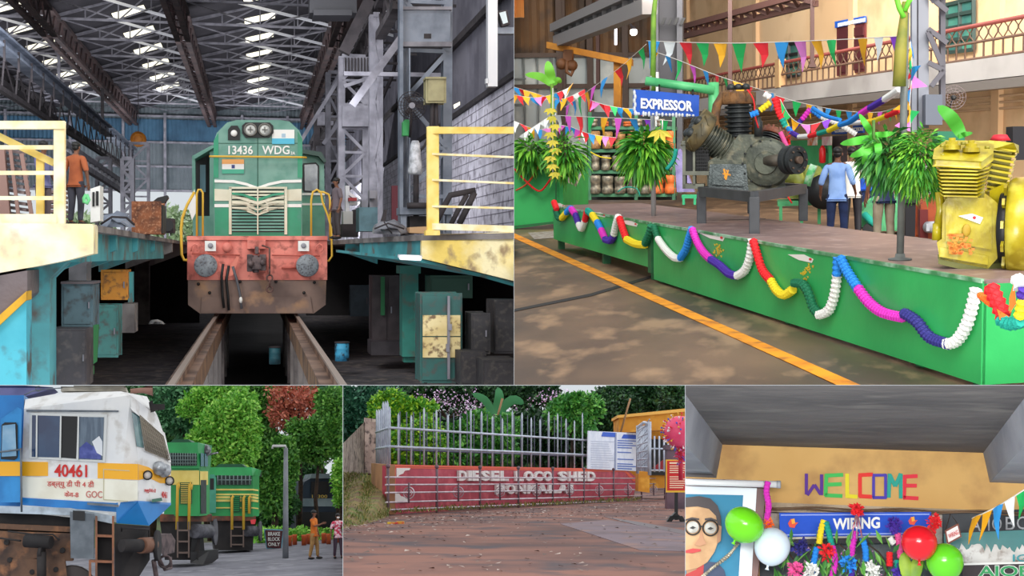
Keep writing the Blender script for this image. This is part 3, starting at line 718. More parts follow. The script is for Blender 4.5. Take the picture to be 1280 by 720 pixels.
# lamps
m = MB(); c = [at(313, 162.5, Y1 - .03), at(331, 162.5, Y1 - .03)]
m.plate([(307, 153), (337, 153), (341.5, 157), (342, 166), (337, 172), (307, 172), (302.5, 166), (302.5, 157)], Y1 - .05, .06); B('headlight_housing', m, BK, hd)
for p in c:
    m = MB(); m.lathe([(.02, 0), (.12, 0), (.125, .02), (.125, .05)], p + V((0, -.07, 0)), (0, 1, 0), 20); hl = B('headlight', m, mat('lens', (225, 225, 220), (180, 180, 178), 9, rough=.2), hd)
    m = MB(); m.ring(p + V((0, -.08, 0)), .128, .018, n=20); m.box(p + V((-.012, -.09, -.06)), p + V((.012, -.07, .06))); m.box(p + V((-.06, -.09, -.012)), p + V((.06, -.07, .012))); B('rim', m, mat('lamp_rim', (110, 108, 104)), hl)
m = MB(); m.plate([(285, 162), (289, 157), (297, 157), (300, 162), (300, 175), (285, 175)], Y1 - .03, .04); B('side_lamp_housing', m, BK, hd)
m = MB(); m.lathe([(.01, 0), (.07, 0), (.07, .04)], at(292.5, 166.5, Y1 - .06), (0, 1, 0)); B('side_lamp', m, WH, hd)
m = MB(); m.textpx('13436', 285.5, 182, 316, 193, Y1 - .012, .01, .02); B('lettering', m, WH, hd); m = MB(); m.textpx('WDG', 327.5, 182, 362, 193, Y1 - .012, .01, .02); m.textpx('3A', 363.5, 189.5, 369, 193.5, Y1 - .012, .01, .02); B('lettering', m, WH, hd)
m = MB(); m.rect(340, 162, 368, 173, Y1 - .03, .015); m.mat(1).rect(340, 173, 368, 180, Y1 - .03, .015); m.mat(2).rect(352, 167, 357, 172, Y1 - .034, .01); B('poster', m, [WH, mat('sky_blue', (86, 186, 216)), mat('pale_print', (170, 196, 214))], hd)
m = MB(); m.mat(0).rect(277.5, 199, 305, 205, Y1 - .03, .015); m.mat(1).rect(277.5, 205, 305, 211.5, Y1 - .03, .015); m.mat(2).rect(277.5, 211.5, 305, 217, Y1 - .03, .015); m.mat(3).rect(289.5, 206, 293.5, 210.5, Y1 - .034, .01)
B('flag_sticker', m, [mat('saffron', (232, 168, 100)), WH, mat('flag_green', (74, 170, 140)), mat('navy', (60, 70, 130))], hd)
def rail(pts, r=.022, mt=YL, parent=L, nm='handrail'):
    m = MB(); m.tube(pts, r, 8); return B(nm, m, mt, parent)
rail([at(262, 195.5, Y1 - .15), at(268, 195.5, Y1 - .2), at(375, 196.5, Y1 - .2), at(383, 197, Y1 - .1)])
rail([at(x, y, 27.7) for x, y in ((246, 297), (246, 242), (248, 237), (251, 237), (253.5, 241), (253.5, 297))])
rail([at(x, y, 27.5) for x, y in ((243, 240), (234, 256), (228, 272), (226.5, 285), (227, 318), (230, 325), (234, 325))], .03)
rail([at(x, y, 27.7) for x, y in ((389, 297), (389, 250), (391, 240), (396, 237), (401, 240), (403, 252), (410, 270), (414, 285), (415, 320), (411, 326), (408, 326))])
rail([at(x, y, 27.7) for x, y in ((398, 240), (404, 240), (411, 243), (412.5, 250), (412.5, 300))])
# cab behind the hood
Yc = 34.0
m = MB(); m.plate([(376, 190), (398, 193), (405, 203), (406.5, 297), (376, 297)], Yc, 2.5); cab = B('cab', m, G2, L)
m = MB(); m.plate([(376, 248), (406, 248), (406.2, 297), (376, 297)], Yc - .03, .03); B('lower_cab_panel', m, mat('loco_lightgreen', (110, 170, 146), (86, 146, 124), 1.5), cab)
m = MB(); m.rect(376, 241, 406, 244, Yc - .05, .03); m.rect(376, 254, 406, 256.5, Yc - .05, .03); B('cab_stripe', m, WH, cab)
m = MB(); m.plate([(379, 204), (395, 203), (399, 207), (399, 238), (395, 241), (380, 240), (378, 236), (378, 207)], Yc - .04, .04); w_ = B('cab_window_frame', m, BK, cab)
m = MB(); m.plate([(380.5, 206), (394.5, 205), (397, 208), (397, 236), (394.5, 239), (381, 238)], Yc - .05, .02); B('window_glass', m, mat('milky_glass', (150, 156, 164), (120, 124, 134), 3, rough=.15), w_)  # pale tones paint a reflection onto dark glass
m = MB(); m.plate([(374, 186), (402, 190), (408, 202), (405, 203), (398, 195), (374, 191)], Yc - .3, 2.9); B('cab_roof', m, mat('cab_roof', (62, 84, 78)), L)
m = MB(); m.plate([(240, 196), (244, 196), (245, 297), (241, 297)], Yc - .5, .3); m.plate([(262, 190), (268, 188), (268, 297), (262, 297)], Yc - .5, .3); m.plate([(240, 195), (266, 181), (268, 184), (243, 199)], Yc - .6, 2.5)
m.plate([(242, 270), (268, 270), (268, 297), (242, 297)], Yc - .4, .3); B('cab_side', m, G2, L)
m = MB(); m.plate([(244, 198), (266, 188), (266, 272), (244, 272)], Yc + .3, .1); B('cab_interior', m, BK, L)  # black plate paints the darkness inside the open cab side
m = MB(); m.rect(250, 206, 257, 240, Yc - .1, .05); B('side_glass', m, mat('blue_glass', (120, 160, 176), rough=.2), L)
m = MB(); m.plate([(236, 262), (243, 236), (247, 262), (240, 275)], 29, .08); B('cloth_rag', m, WH, L)
# buffers, coupler, lamps, hoses
for x in (257, 384.5):
    c = at(x, 332, 26.9); m = MB(); m.lathe([(.02, 0), (.22, .01), (.235, .03), (.235, .06), (.1, .1), (.1, .7)], c, (0, 1, 0), 24); b_ = B('buffer', m, mat('buffer_disc', (128, 134, 140), (96, 100, 108), 6, rough=.5, c3=(74, 72, 76)), L)
    m = MB(); m.lathe([(.17, 0), (.17, .15), (.24, .16), (.24, .2)], c + V((0, .5, 0)), (0, 1, 0), 16); B('buffer_collar', m, RD, b_)
m = MB(); c = at(321, 330, 26.9); s_ = .017
m.box(c + V((-.1, 0, -.12)), c + V((.1, .7, .14))); m.box(c + V((-.2, .05, -.16)), c + V((-.08, .5, .2))); m.box(c + V((.05, .05, -.14)), c + V((.19, .5, .2)))
m.lathe([(.07, 0), (.07, .36)], c + V((-.02, .1, -.18)), (0, 0, 1), 12); m.ball(c + V((-.12, .0, 0)), .07, 10); m.ball(c + V((.12, .02, .03)), .07, 10); m.box(c + V((-.04, .2, .2)), c + V((.04, .5, .36)))
B('coupler', m, mat('coupler_iron', (104, 88, 88), (66, 54, 56), 6, rough=.6, metal=.3), L, bevel=.02)
m = MB(); p = at(337, 340, 27.0)
for k in range(4): m.ring(p + V((0, 0, -.12 * k)), .06, .018, (0, 1, 0) if k % 2 else (1, 0, 0), 14, 6)
m.tube([p, p + V((0, .1, .5)), p + V((-.15, .2, .55))], .02); B('screw_link', m, mat('iron_red', (96, 66, 60)), L)
m = MB(); m.rect(309, 300, 332, 311, Y0 - .12, .15); m.rect(318, 308, 325, 316, Y0 - .1, .15); B('uncoupling_block', m, RD, L)
for x, y in ((263, 307), (379.5, 307)):
    m = MB(); m.rect(x - 6, y - 5, x + 6, y + 6, Y0 - .1, .12); q_ = B('marker_lamp', m, WH, L, bevel=.015)
    m = MB(); m.lathe([(.01, 0), (.055, 0), (.055, .02)], at(x, y, Y0 - .13), (0, 1, 0), 14); B('lamp_lens', m, mat('lens_grey', (150, 150, 158)), q_)
m = MB(); m.lathe([(.02, 0), (.1, .01), (.1, .08)], at(284, 309, Y0 - .08), (0, 1, 0), 12); B('round_plate', m, RD, L)
m = MB(); m.tube([at(x, y, Y0 - .06) for x, y in ((239, 314), (240, 308), (243, 305), (247, 306), (248, 311), (246, 314))], .014); m.tube([at(x, y, Y0 - .06) for x, y in ((395, 314), (395, 308), (399, 305), (403, 307), (404, 312), (401, 315))], .014); B('lifting_hook', m, RD, L)
m = MB(); m.tube([at(240, 317, Y0 - .05), at(300, 319, Y0 - .05)], .012); m.tube([at(340, 319, Y0 - .05), at(400, 320, Y0 - .05)], .012); m.tube([at(352, 335, Y0 - .05), at(370, 335, Y0 - .05)], .02); B('air_pipe', m, mat('pipe_red', (176, 84, 72)), L)
for k, (pts, mt) in enumerate((([(279, 330), (277, 345), (278, 368), (280, 385)], BK), ([(286, 332), (283, 350), (285, 370), (286, 388)], BK), ([(291, 333), (296, 350), (300, 368), (301, 376), (302, 386)], mat('hose_grey', (90, 90, 96))), ([(335, 318), (334, 330), (337, 345)], RD))):
    m = MB(); m.tube([at(x, y, Y0 - .15) for x, y in pts], .028, 8); h_ = B('brake_hose', m, mt, L)
m = MB(); m.plate([(296, 320), (299, 322), (291, 344), (285, 346), (287, 334)], Y0 - .14, .04); B('cock_handle', m, mat('salmon', (226, 130, 112)), L)
m = MB(); m.ball(at(301, 375, Y0 - .18), .04, 8, .04, .07); B('hose_end', m, WH, L)
m = MB()
for x in (-.95, .95):
    for y in (31, 34, 37): m.lathe([(.5, 0), (.5, .12)], (x - .06, y, ZR + .5), (1, 0, 0), 24); 
m.box((-.8, 29.5, -1.0), (.8, 40, -.5)); B('bogie', m, BK, L)

# ---- railings on the platforms
t = thing('platform_railing', 'cream and yellow pipe railing on the left platform', 'railing', at(60, 280, 13.4))
def bar(x0, y0, x1, y1, Y, mt, nm, d=.05):
    m = MB(); m.rect(x0, y0, x1, y1, Y, d); return B(nm, m, mt, t, bevel=.008)
bar(-12, 152, 80, 160, 13.4, m_yrail, 'top_rail', .08); bar(68, 155, 79.5, 279, 13.42, m_yrail, 'post', .1); bar(46, 194, 53.5, 268, 13.6, m_yrail2, 'post', .06)
for y, h in ((182.5, 3.2), (214.5, 3), (246, 3)): bar(-12, y, 70, y + h, 13.45, m_yrail, 'mid_rail', .04)
bar(-12, 268.5, 69, 279, 13.38, m_yrail, 'toe_board', .03)
m = MB(); m.beam(at(-10, 166, 13.6), at(68, 204, 13.6), .06, .07); B('brace', m, m_yrail2, t)
t = thing('platform_railing', 'cream and yellow pipe railing on the right platform', 'railing', at(590, 292, 19.5))
bar(535, 158.5, 548, 293, 19.6, m_yrail2, 'post', .12)
for y0, y1, h, nm, mt in ((158.5, 158.5, 8.5, 'top_rail', m_yrail2), (191, 195.5, 2.6, 'mid_rail', m_yrail), (223.5, 228, 2.6, 'mid_rail', m_yrail), (256.5, 259, 2.6, 'mid_rail', m_yrail), (279, 282.5, 8, 'toe_rail', m_yrail)):
    m = MB(); Ya, Yb = 19.6, 18.8; m.prism([at(540, y0, Ya), at(650, y1, Yb), at(650, y1 + h, Yb), at(540, y0 + h, Ya)], (0, .06, 0)); B(nm, m, mt, t)
m = MB(); m.rect(532, 288, 550, 294, 19.55, .2); B('post_foot', m, m_yrail2, t)
# rack with slats behind the left railing
t = thing('slatted_crate_rack', 'leaning metal rack of rusty slats behind the left railing', 'rack', at(20, 278, 15))
m = MB()
for k in range(12):
    y = 187 + k * 7.2; m.beam(at(-10, y - 3, 15.2), at(28 + k * .9, y + 4, 14.9), .1, .03)
B('slat', m, mat('rusty_slat', (150, 134, 134), (110, 96, 98), 3), t)
m = MB(); m.beam(at(13, 187, 14.85), at(24, 278, 14.85), .035); m.beam(at(27, 192, 14.85), at(41, 278, 14.85), .04); m.beam(at(0, 186, 14.9), at(8, 278, 14.9), .1); B('upright', m, mat('rusty_upright', (160, 126, 118)), t)
t = thing('slatted_crate', 'low wooden slatted crate between railing post and man', 'crate', at(60, 278, 16))
m = MB()
for k in range(7): m.rect(50, 238 + k * 6, 79, 241.5 + k * 6, 16, .4)
B('slat', m, mat('mauve_wood', (150, 122, 120), (112, 92, 92), 3), t)
m = MB(); m.rect(50, 236, 53, 279, 15.95, .1); m.rect(76, 236, 79, 279, 15.95, .1); B('corner_post', m, m_dsteel, t)

# ---- people
SH_O = mat('rust_orange_shirt', (168, 92, 56), (146, 76, 46), 6, rough=.9); TR_G = mat('charcoal_trousers', (66, 66, 78), (52, 52, 62), 5, rough=.9)
p = at(95, 277, 14.2); person('man in rust orange shirt and charcoal trousers standing on the left platform', (p.x, 14.2, zl), .88, math.radians(150), SH_O, TR_G, armR=((-0.3, .06, 1.12), (-.3, .0, .88)), sleeves=.55)
p = at(54, 277, 15.6); person('man in mauve blue shirt facing right behind the left railing', (p.x, 15.6, zl), 1.0, math.radians(60), mat('mauve_shirt', (122, 124, 168), (104, 104, 150), 6, rough=.9), mat('brown_grey_trousers', (104, 88, 92)), armR=((-.24, -.08, 1.12), (-.12, -.3, 1.05)))
p = at(421, 296, 26.5); person('worker in grey shirt leaning beside the locomotive cab on the right platform', (p.x, 26.5, zr), 1.25, math.radians(-70), mat('grey_shirt', (104, 92, 98), rough=.9), mat('dim_trousers', (56, 48, 50)))

# ---- loads on the platforms
t = thing('tarpaulin_bundle', 'crumpled blue grey tarpaulin heap on the left platform', 'tarpaulin', at(145, 285, 17))
def heap(pp, Y, d, seed, mt, name, parent=None, amp=.04, **k):
    rnd = random.Random(seed); m = MB(); n = len(pp); rows = 7; P = []
    for j in range(rows):
        f = j / (rows - 1); s_ = math.sin(PI * (0.08 + .84 * f)) ** .5
        for x, y in pp:
            yb = max(q[1] for q in pp); xm = sum(q[0] for q in pp) / n
            P.append(at(xm + (x - xm) * s_, yb + (y - yb) * s_, Y + d * f) + V((rnd.uniform(-amp, amp), rnd.uniform(-amp, amp), rnd.uniform(-amp, amp) if y < yb - 1 else 0)))
    fs = [(j * n + i, j * n + i + 1, (j + 1) * n + i + 1, (j + 1) * n + i) for j in range(rows - 1) for i in range(n - 1)] + [list(range(n))]
    m.add(P, fs, True); return B(name, m, mt, parent, **k)
TP = mat('tarpaulin', (136, 146, 164), (100, 108, 126), 3, rough=.5, bump=.6, bscale=5)
heap([(124, 284), (127, 276), (133, 270), (139, 266), (148, 266), (157, 269), (164, 275), (169, 284)], 17, .7, 1, TP, 'cloth', t, .03)
m = MB(); m.tube([at(126, 280, 16.97), at(140, 271, 16.9), at(158, 272, 16.9), at(168, 281, 16.97)], .015); B('rope', m, m_dsteel, t)
t = thing('tarpaulin_bundle', 'crumpled grey tarpaulin heap on the right platform edge', 'tarpaulin', at(492, 294, 22))
heap([(463, 292), (466, 283), (473, 278), (483, 276), (494, 276), (503, 283), (514, 291), (517, 293)], 22, .8, 2, mat('grey_tarp', (126, 126, 134), (88, 88, 96), 4, rough=.4, bump=.6, bscale=5), 'cloth', t, .035)
m = MB(); m.tube([at(468, 286, 21.95), at(485, 279, 21.9), at(505, 286, 21.95)], .015); m.tube([at(480, 277, 21.9), at(490, 292, 21.95)], .012); B('rope', m, m_dsteel, t)
m = MB(); m.prism([at(512, 284, 22), at(534, 283, 22), at(534, 292, 22), at(512, 291, 22)], (0, .4, 0)); one('plywood_offcut', m, mat('tan_wood', (190, 150, 110)), 'small tan plywood piece beside the right tarpaulin', 'board')
t = thing('machine_block', 'rusty brown block of packed swarf on the left platform', 'crate', at(183, 290, 20))
m = MB(); m.rect(167, 254, 199, 290, 20, .8); B('block', m, mat('rust_block', (138, 84, 56), (86, 54, 42), 6, rough=.95, bump=1, bscale=9, c3=(170, 120, 90)), t, bevel=.03)
m = MB(); m.rect(198, 256, 203, 291, 20.1, .8); B('side_plate', m, BK, t)
t = thing('machine_vice', 'black machine part with raised arm beside the rusty block', 'machine', at(207, 292, 22))
m = MB(); m.plate([(187, 255), (197, 247), (209, 244), (210, 247), (205, 254), (196, 257)], 21, .3); B('arm', m, BK, t)
m = MB(); m.rect(203, 273, 217, 291, 22, .5); B('body', m, mat('dark_maroon', (44, 28, 34)), t)
m = MB(); m.lathe([(.1, 0), (.1, .12)], at(210, 282, 21.98), (0, -1, 0), 12); B('wheel', m, BK, t)
t = thing('instrument_stand', 'narrow white cabinet with dark windows beside the orange-shirted man', 'cabinet', at(119, 278, 16))
m = MB(); m.plate([(113, 236), (125, 232), (125, 276), (113, 278)], 16, .35); B('case', m, WH, t)
m = MB(); m.rect(115.5, 240, 118, 258, 15.98, .03); m.rect(120, 239, 123, 257, 15.98, .03); B('window', m, BK, t)
m = MB(); m.tube([at(x, y, 14) for x, y in ((108, 243), (105, 248), (105, 252), (109, 254), (111, 250), (108, 243))], .02); one('green_cable', m, mat('mint', (120, 220, 150)), 'bright green strap hanging beside the orange-shirted man', 'strap')
# right platform machines
t = thing('workbench_machine', 'blue grey bench machine at the back of the right platform', 'machine', at(460, 291, 30))
m = MB(); m.rect(449, 259, 472, 289, 30, 1); B('base', m, mat('machine_blue', (88, 122, 134), (70, 98, 110), 3), t)
m = MB(); m.rect(452, 250, 459, 259, 30.2, .5); m.rect(462, 238, 472, 259, 30.2, .5); m.rect(462, 240, 470, 248, 29.9, .3); B('head', m, m_steel, t)
t = thing('drill_press', 'pale drill machine with dark guard near the cab', 'machine', at(437, 288, 32))
m = MB(); m.rect(429, 264, 441, 280, 32, .6); B('panel', m, mat('pale_grey', (190, 190, 190)), t)
m = MB(); m.rect(432, 232, 437, 264, 32.2, .3); m.plate([(437, 240), (449, 248), (447, 251), (436, 244)], 32.1, .3); m.rect(437, 252, 447, 256, 32.1, .4); B('column', m, m_lsteel, t)
m = MB(); m.rect(427, 280, 448, 296, 32, .8); m.rect(441, 262, 447, 282, 32.1, .4); B('stand', m, m_dsteel, t)
m = MB(); m.rect(436, 247, 446, 251, 31.9, .3); B('guard', m, mat('dull_red', (150, 40, 44)), t)
m = MB(); m.plate([(473, 288), (481, 262), (484, 262), (480, 290)], 29, .2); one('gas_cylinder_trolley', m, m_dsteel, 'dark leaning plate beside the bench machine', 'plate')
m = MB(); m.rect(490, 232, 498, 276, 60, .4); one('maroon_panel', m, mat('maroon', (92, 30, 40)), 'narrow maroon panel far back on the right platform', 'panel')
t = thing('wall_bench', 'pale bench against the brick wall behind the right railing', 'bench', at(520, 290, 38))
m = MB(); m.rect(500, 259, 566, 268, 38, 1.0); B('top', m, m_steelb, t)
m = MB(); m.rect(501, 268, 508, 290, 38.1, .3); m.rect(558, 268, 564, 290, 38.1, .3); B('leg', m, m_steelb, t)
m = MB(); m.tube([at(509, 257, 37.8), at(535, 257, 37.8)], .09); B('vice', m, m_dsteel, t)
m = MB(); m.rect(512, 270, 535, 290, 38.3, .6); B('box', m, m_dsteel, t)
m = MB(); m.tube([at(546, 276, 37), at(553, 262, 37), at(563, 244, 37), at(594, 238, 37)], .1, 6); m.tube([at(574, 280, 37), at(583, 262, 37), at(593, 241, 37)], .1, 6); m.tube([at(564, 280, 37), at(573, 262, 37), at(584, 243, 37)], .08, 6)
one('folding_trestle', m, m_dsteel, 'dark folded trestle leaning on the whitewashed brick wall', 'trestle')
m = MB(); m.lathe([(.2, 0), (.22, .1), (.14, .9), (.1, 1.0)], at(519, 218, 38), (0, 0, 1), 12); one('white_bag', m, mat('bag_white', (210, 212, 220), (150, 152, 160), 5), 'white bag hanging on the big column above the bench', 'bag')

# ---- cabinets below the platforms
def cabinet(label, x0, y0, x1, y1, Y, d, mt, doors=1, cat='cabinet', name='steel_cabinet', handle=m_steel, top=None, dm=None):
    t = thing(name, label, cat, at((x0 + x1) / 2, y1, Y))
    m = MB(); m.rect(x0, y0, x1, y1, Y, d); B('body', m, mt, t, bevel=.01)
    w = (x1 - x0) / doors
    for k in range(doors):
        m = MB(); m.rect(x0 + w * k + 1.5, y0 + 3, x0 + w * (k + 1) - 1.5, y1 - 3, Y - .02, .02); dd = B('door', m, dm or mt, t)
        m = MB(); hx = x0 + w * (k + 1) - 5 if k == 0 else x0 + w * k + 4; m.rect(hx, (y0 + y1) / 2 - 4, hx + 1.6, (y0 + y1) / 2 + 4, Y - .05, .03); B('handle', m, handle, dd)
    if top: m = MB(); m.rect(x0 - 2, y0 - 3, x1 + 2, y0, Y - .03, d + .05); B('lid', m, top, t)
    return t
cabinet('blue grey steel cabinet with reddish lid under the left platform', 78, 355, 115, 408, 14.8, .6, mat('cab_blue', (86, 112, 122), (68, 90, 100), 2, c3=(60, 60, 62)), top=mat('lid_grey', (96, 86, 90)))
cabinet('dark grimy steel cabinet standing below the blue grey one', 64, 411, 108, 484, 14.4, .6, mat('cab_dark', (70, 66, 72), (50, 46, 50), 2, c3=(92, 84, 84)))
cabinet('orange box hung under the left platform', 127, 338, 159, 374, 20, .5, mat('orange_box', (206, 138, 42), (184, 112, 32), 3, c3=(120, 80, 40)), cat='box', name='switch_box')
cabinet('worn teal steel cabinet standing under the orange box', 119, 382, 147, 446, 18, .5, mat('cab_teal', (66, 128, 124), (52, 100, 98), 2, c3=(76, 70, 68)))
m = MB(); m.plate([(112, 398), (124, 392), (121, 452), (110, 460)], 16.4, .06); m.plate([(112, 460), (117, 457), (117, 468), (112, 470)], 16.4, .08); one('notice_board', m, mat('board_green', (40, 112, 60)), 'narrow green board standing between the dark and teal cabinets', 'board')
m = MB(); m.rect(160, 340, 165, 378, 20.3, .3); one('teal_post', m, m_teal, 'short teal strip beside the orange box', 'post')
m = MB(); m.rect(152, 380, 168, 416, 21, .6); one('masonry_block', m, m_conc, 'grimy concrete block beside the teal cabinet', 'block')
t = thing('rag_pile', 'small white rag lying on the dark floor', 'rag', at(196, 406, 26)); heap([(186, 405), (189, 401), (196, 400), (203, 402), (206, 405)], 26, .4, 5, mat('rag', (176, 176, 176)), 'cloth', t, .02)
cabinet('grey blue wall box under the right platform beside the locomotive', 438, 357, 463, 395, 34, .3, mat('wallbox', (96, 112, 124), (80, 94, 106), 3), cat='box', name='switch_box')
t = cabinet('dark brown cupboard group left of the sea green column', 466, 345, 503, 430, 26.5, .8, mat('cup_brown', (66, 56, 60), (46, 38, 42), 3), 2)
m = MB(); m.rect(476, 346, 481, 394, 26.4, .05); B('green_strip', m, mat('strip_green', (30, 104, 60)), t)
m = MB(); m.rect(464, 427, 502, 444, 26, .9); one('wooden_plinth', m, mat('plinth', (62, 56, 62), (46, 40, 46), 3), 'dark low box in front of the brown cupboard', 'box')
TG = mat('locker_green', (42, 96, 92), (34, 80, 78), 2, c3=(70, 76, 74))
t = thing('steel_locker', 'tall green locker with cream panels under the right platform', 'locker', at(551, 478, 18.8))
m = MB(); m.rect(526, 367, 577, 478, 18.8, .6); B('body', m, TG, t, bevel=.01)
for x0, x1 in ((528, 560), (562, 576)):
    m = MB(); m.rect(x0, 370, x1, 475, 18.77, .03); d_ = B('door', m, TG, t)
    m = MB(); m.rect(x0 + .5, 394, x1 - .5, 420, 18.75, .02); m.rect(x0 + .5, 421.5, x1 - .5, 447, 18.75, .02); B('cream_panel', m, mat('locker_cream', (222, 206, 156), (200, 178, 120), 3, c3=(120, 96, 70)), d_)
m = MB(); m.rect(559.5, 370, 562.5, 474, 18.7, .05); m.rect(560, 405, 565, 413, 18.68, .05); m.rect(558, 430, 562, 440, 18.68, .05); B('lock_bar', m, m_steel, t)
m = MB(); m.rect(530, 478, 534, 484, 18.8, .1); m.rect(570, 478, 574, 484, 18.8, .1); B('foot', m, BK, t)
DK = mat('oily_black', (50, 48, 52), (34, 32, 36), 3, c3=(70, 66, 64)); 
cabinet('oily black cabinet right of the green locker, upper one', 590, 392, 612, 442, 18.6, .6, DK)
cabinet('oily black chest right of the green locker, in front', 576, 440, 608, 482, 18.2, .7, DK, cat='chest', name='tool_chest')
cabinet('large oily black chest at the panel edge', 604, 450, 648, 484, 17.6, .8, DK, cat='chest', name='tool_chest')
cabinet('tall dark locker at the right edge under the platform', 618, 375, 650, 442, 18.9, .7, DK, name='steel_locker')
cabinet('dull green cupboard behind the green locker', 538, 345, 590, 372, 24, .7, mat('dim_green', (30, 70, 56)), cat='cupboard')
# drums
def drum(label, x, y0, y1, r, Y, mt):
    t = thing('oil_drum', label, 'drum', at(x, y1, Y)); k = Y / F; c = at(x, y1, Y); h = (y1 - y0) * k; r = r * k
    m = MB(); m.lathe([(r, 0), (r, h * .3), (r * 1.04, h * .33), (r, h * .36), (r, h * .63), (r * 1.04, h * .66), (r, h * .69), (r, h), (r * .92, h), (r * .9, h - .03)], c, n=20); B('shell', m, mt, t)
    m = MB(); m.ring(c + V((0, 0, h)), r, .015, (0, 0, 1), 20); B('rim', m, m_dsteel, t); return t
drum('bright blue drum standing on the dark floor right of the rails', 427.5, 428, 451, 8.6, 25, mat('drum_blue', (64, 160, 200), (46, 130, 172), 3, c3=(40, 50, 60)))
drum('small teal drum down in the pit between the rails', 343.5, 434, 455, 7, 28, mat('drum_teal', (40, 96, 108), (30, 74, 84), 3))
m = MB(); m.box((.3, 26, ZP), (.8, 30, ZP + .12)); one('pit_plank', m, mat('pit_wood', (70, 50, 40)), 'brown plank lying in the pit beside the teal drum', 'plank')
# stair on the far left
t = thing('platform_stair', 'concrete stair flank with yellow nosing at the left edge', 'stair', at(10, 481, 13))
m = MB(); m.prism([at(-30, 350, 13.2), at(34, 338, 13.2), at(34, 368, 13.2), at(-30, 425, 13.2)], (0, 1.2, 0)); B('tread_flank', m, mat('stair_conc', (112, 100, 102), (84, 74, 76), 2, bump=.3), t)
m = MB(); m.prism([at(-30, 420, 13.1), at(33, 364, 13.1), at(33, 375, 13.1), at(-30, 434, 13.1)], (0, .3, 0)); B('nosing', m, mat('nosing_yellow', (220, 168, 40), (190, 140, 34), 3), t)
m = MB(); m.prism([at(-30, 434, 13.15), at(33, 375, 13.15), at(33, 490, 13.15), at(-30, 490, 13.15)], (0, .3, 0)); B('side_wall', m, m_tealb, t)

# =====================================================================
# PLACE 2: the works hall with machines shown on a green table
# =====================================================================
S2 = Set((642.7, 0, 1280, 481.2), 960, 185); use(S2)
e1 = S2.ray(350, 185); e1 = V((e1.x, e1.y, 0)).normalized(); e2 = V((e1.y, -e1.x, 0))
def uv(p): p = V(p); return p.dot(e1), p.dot(e2)
def P2(u, v, z): return e1 * u + e2 * v + V((0, 0, z))
def ray_v(px, py, v):
    """point of pixel ray on the upright plane v = const (parallel to the long table)"""
    d = S2.ray(px, py); return d * (v / d.dot(e2))
Z2F = -1.62; Z2T = -0.9
m_fl2 = mat('oil_stained_floor', (124, 98, 76), (76, 60, 50), 0.8, rough=.45, bump=.12, bscale=3, lo=.36, hi=.66, c3=(152, 122, 94), s3=2.6, stretch=(1, .4, 1))
m_beige = mat('beige_wall', (226, 192, 150), (214, 176, 132), .25, rough=.9, c3=(194, 156, 116), s3=.7)
m_led = mat('balcony_slab', (176, 170, 166), (150, 144, 140), .6, rough=.9)
m_gr = mat('table_green', (50, 176, 92), (44, 160, 84), 1.2, rough=.45, bump=.08, bscale=8)
m_top = mat('table_top', (138, 112, 108), (112, 92, 92), 1.4, rough=.4, c3=(156, 134, 130))
m_gd = mat('dark_table_green', (32, 104, 58), (26, 84, 50), 3)
m_pole = mat('pole_grey', (112, 116, 112), (86, 90, 88), 4, rough=.5)
# floor with a painted line and a slot
a, b = S2.on(1270, 2000, Z2F), None
m = MB(); m.add([V((-30, 5.0, Z2F)), V((14, 5.0, Z2F)), V((30, 70, Z2F)), V((-50, 90, Z2F))], [(0, 1, 2, 3)]); m.add([V((-30, 5.0, Z2F - .2)), V((14, 5.0, Z2F - .2)), V((14, 5.0, Z2F)), V((-30, 5.0, Z2F))], [(0, 1, 2, 3)]); S('floor', m, m_fl2)
def strip(pts, z, h, name, mt, label, cat):
    P = [S2.on(x, y, z) for x, y in pts]; m = MB(); m.prism(P, (0, 0, h)); return one(name, m, mt, label, cat)
strip([(630, 286), (630, 292), (1000, 460), (1060, 488), (1090, 488)], Z2F + .004, .003, 'floor_line', mat('line_yellow', (240, 156, 18), (222, 134, 12), 2, rough=.6, c3=(180, 110, 30), s3=5), 'yellow line painted along the brown works floor', 'floor marking')
strip([(630, 389), (630, 392), (740, 370), (826, 344), (822, 342), (738, 367)], Z2F + .004, .002, 'floor_slot', mat('slot_black', (34, 30, 30)), 'dark narrow slot crossing the brown floor below the table', 'floor slot')
strip([(660, 291), (700, 288), (708, 296), (668, 299)], Z2F + .004, .002, 'floor_marking', mat('faded_white', (176, 170, 164), (120, 100, 84), 8), 'faded white painted patch on the floor by the table end', 'floor marking')
# ---- walls: long wall with the balcony, parallel to the table
VW = 15.0       # distance of the long wall
def W(px, py): return ray_v(px, py, VW)
u0, u1 = uv(W(1290, 100))[0] - 3, 130
m = MB(); n_ = e2 * .3
m.prism([P2(u0, VW, Z2F), P2(u1, VW, Z2F), P2(u1, VW, 12), P2(u0, VW, 12)], n_); S('wall_back', m, m_beige)
m = MB()
for k in range(14):
    u = uv(W(1255 - 0, 100))[0] + k * 7.0; m.prism([P2(u, VW - .12, Z2F), P2(u + .3, VW - .12, Z2F), P2(u + .3, VW - .12, 12), P2(u, VW - .12, 12)], e2 * .12)
S('trim_1', m, mat('beige_pier', (206, 170, 130), rough=.9))
m = MB()
for y in (118, 126, 134):
    p = W(1278, y); m.tube([P2(uv(p)[0] - 2, VW - .08, p.z), P2(90, VW - .08, p.z)], .03, 6)
S('trim_2', m, mat('conduit', (150, 120, 90)))
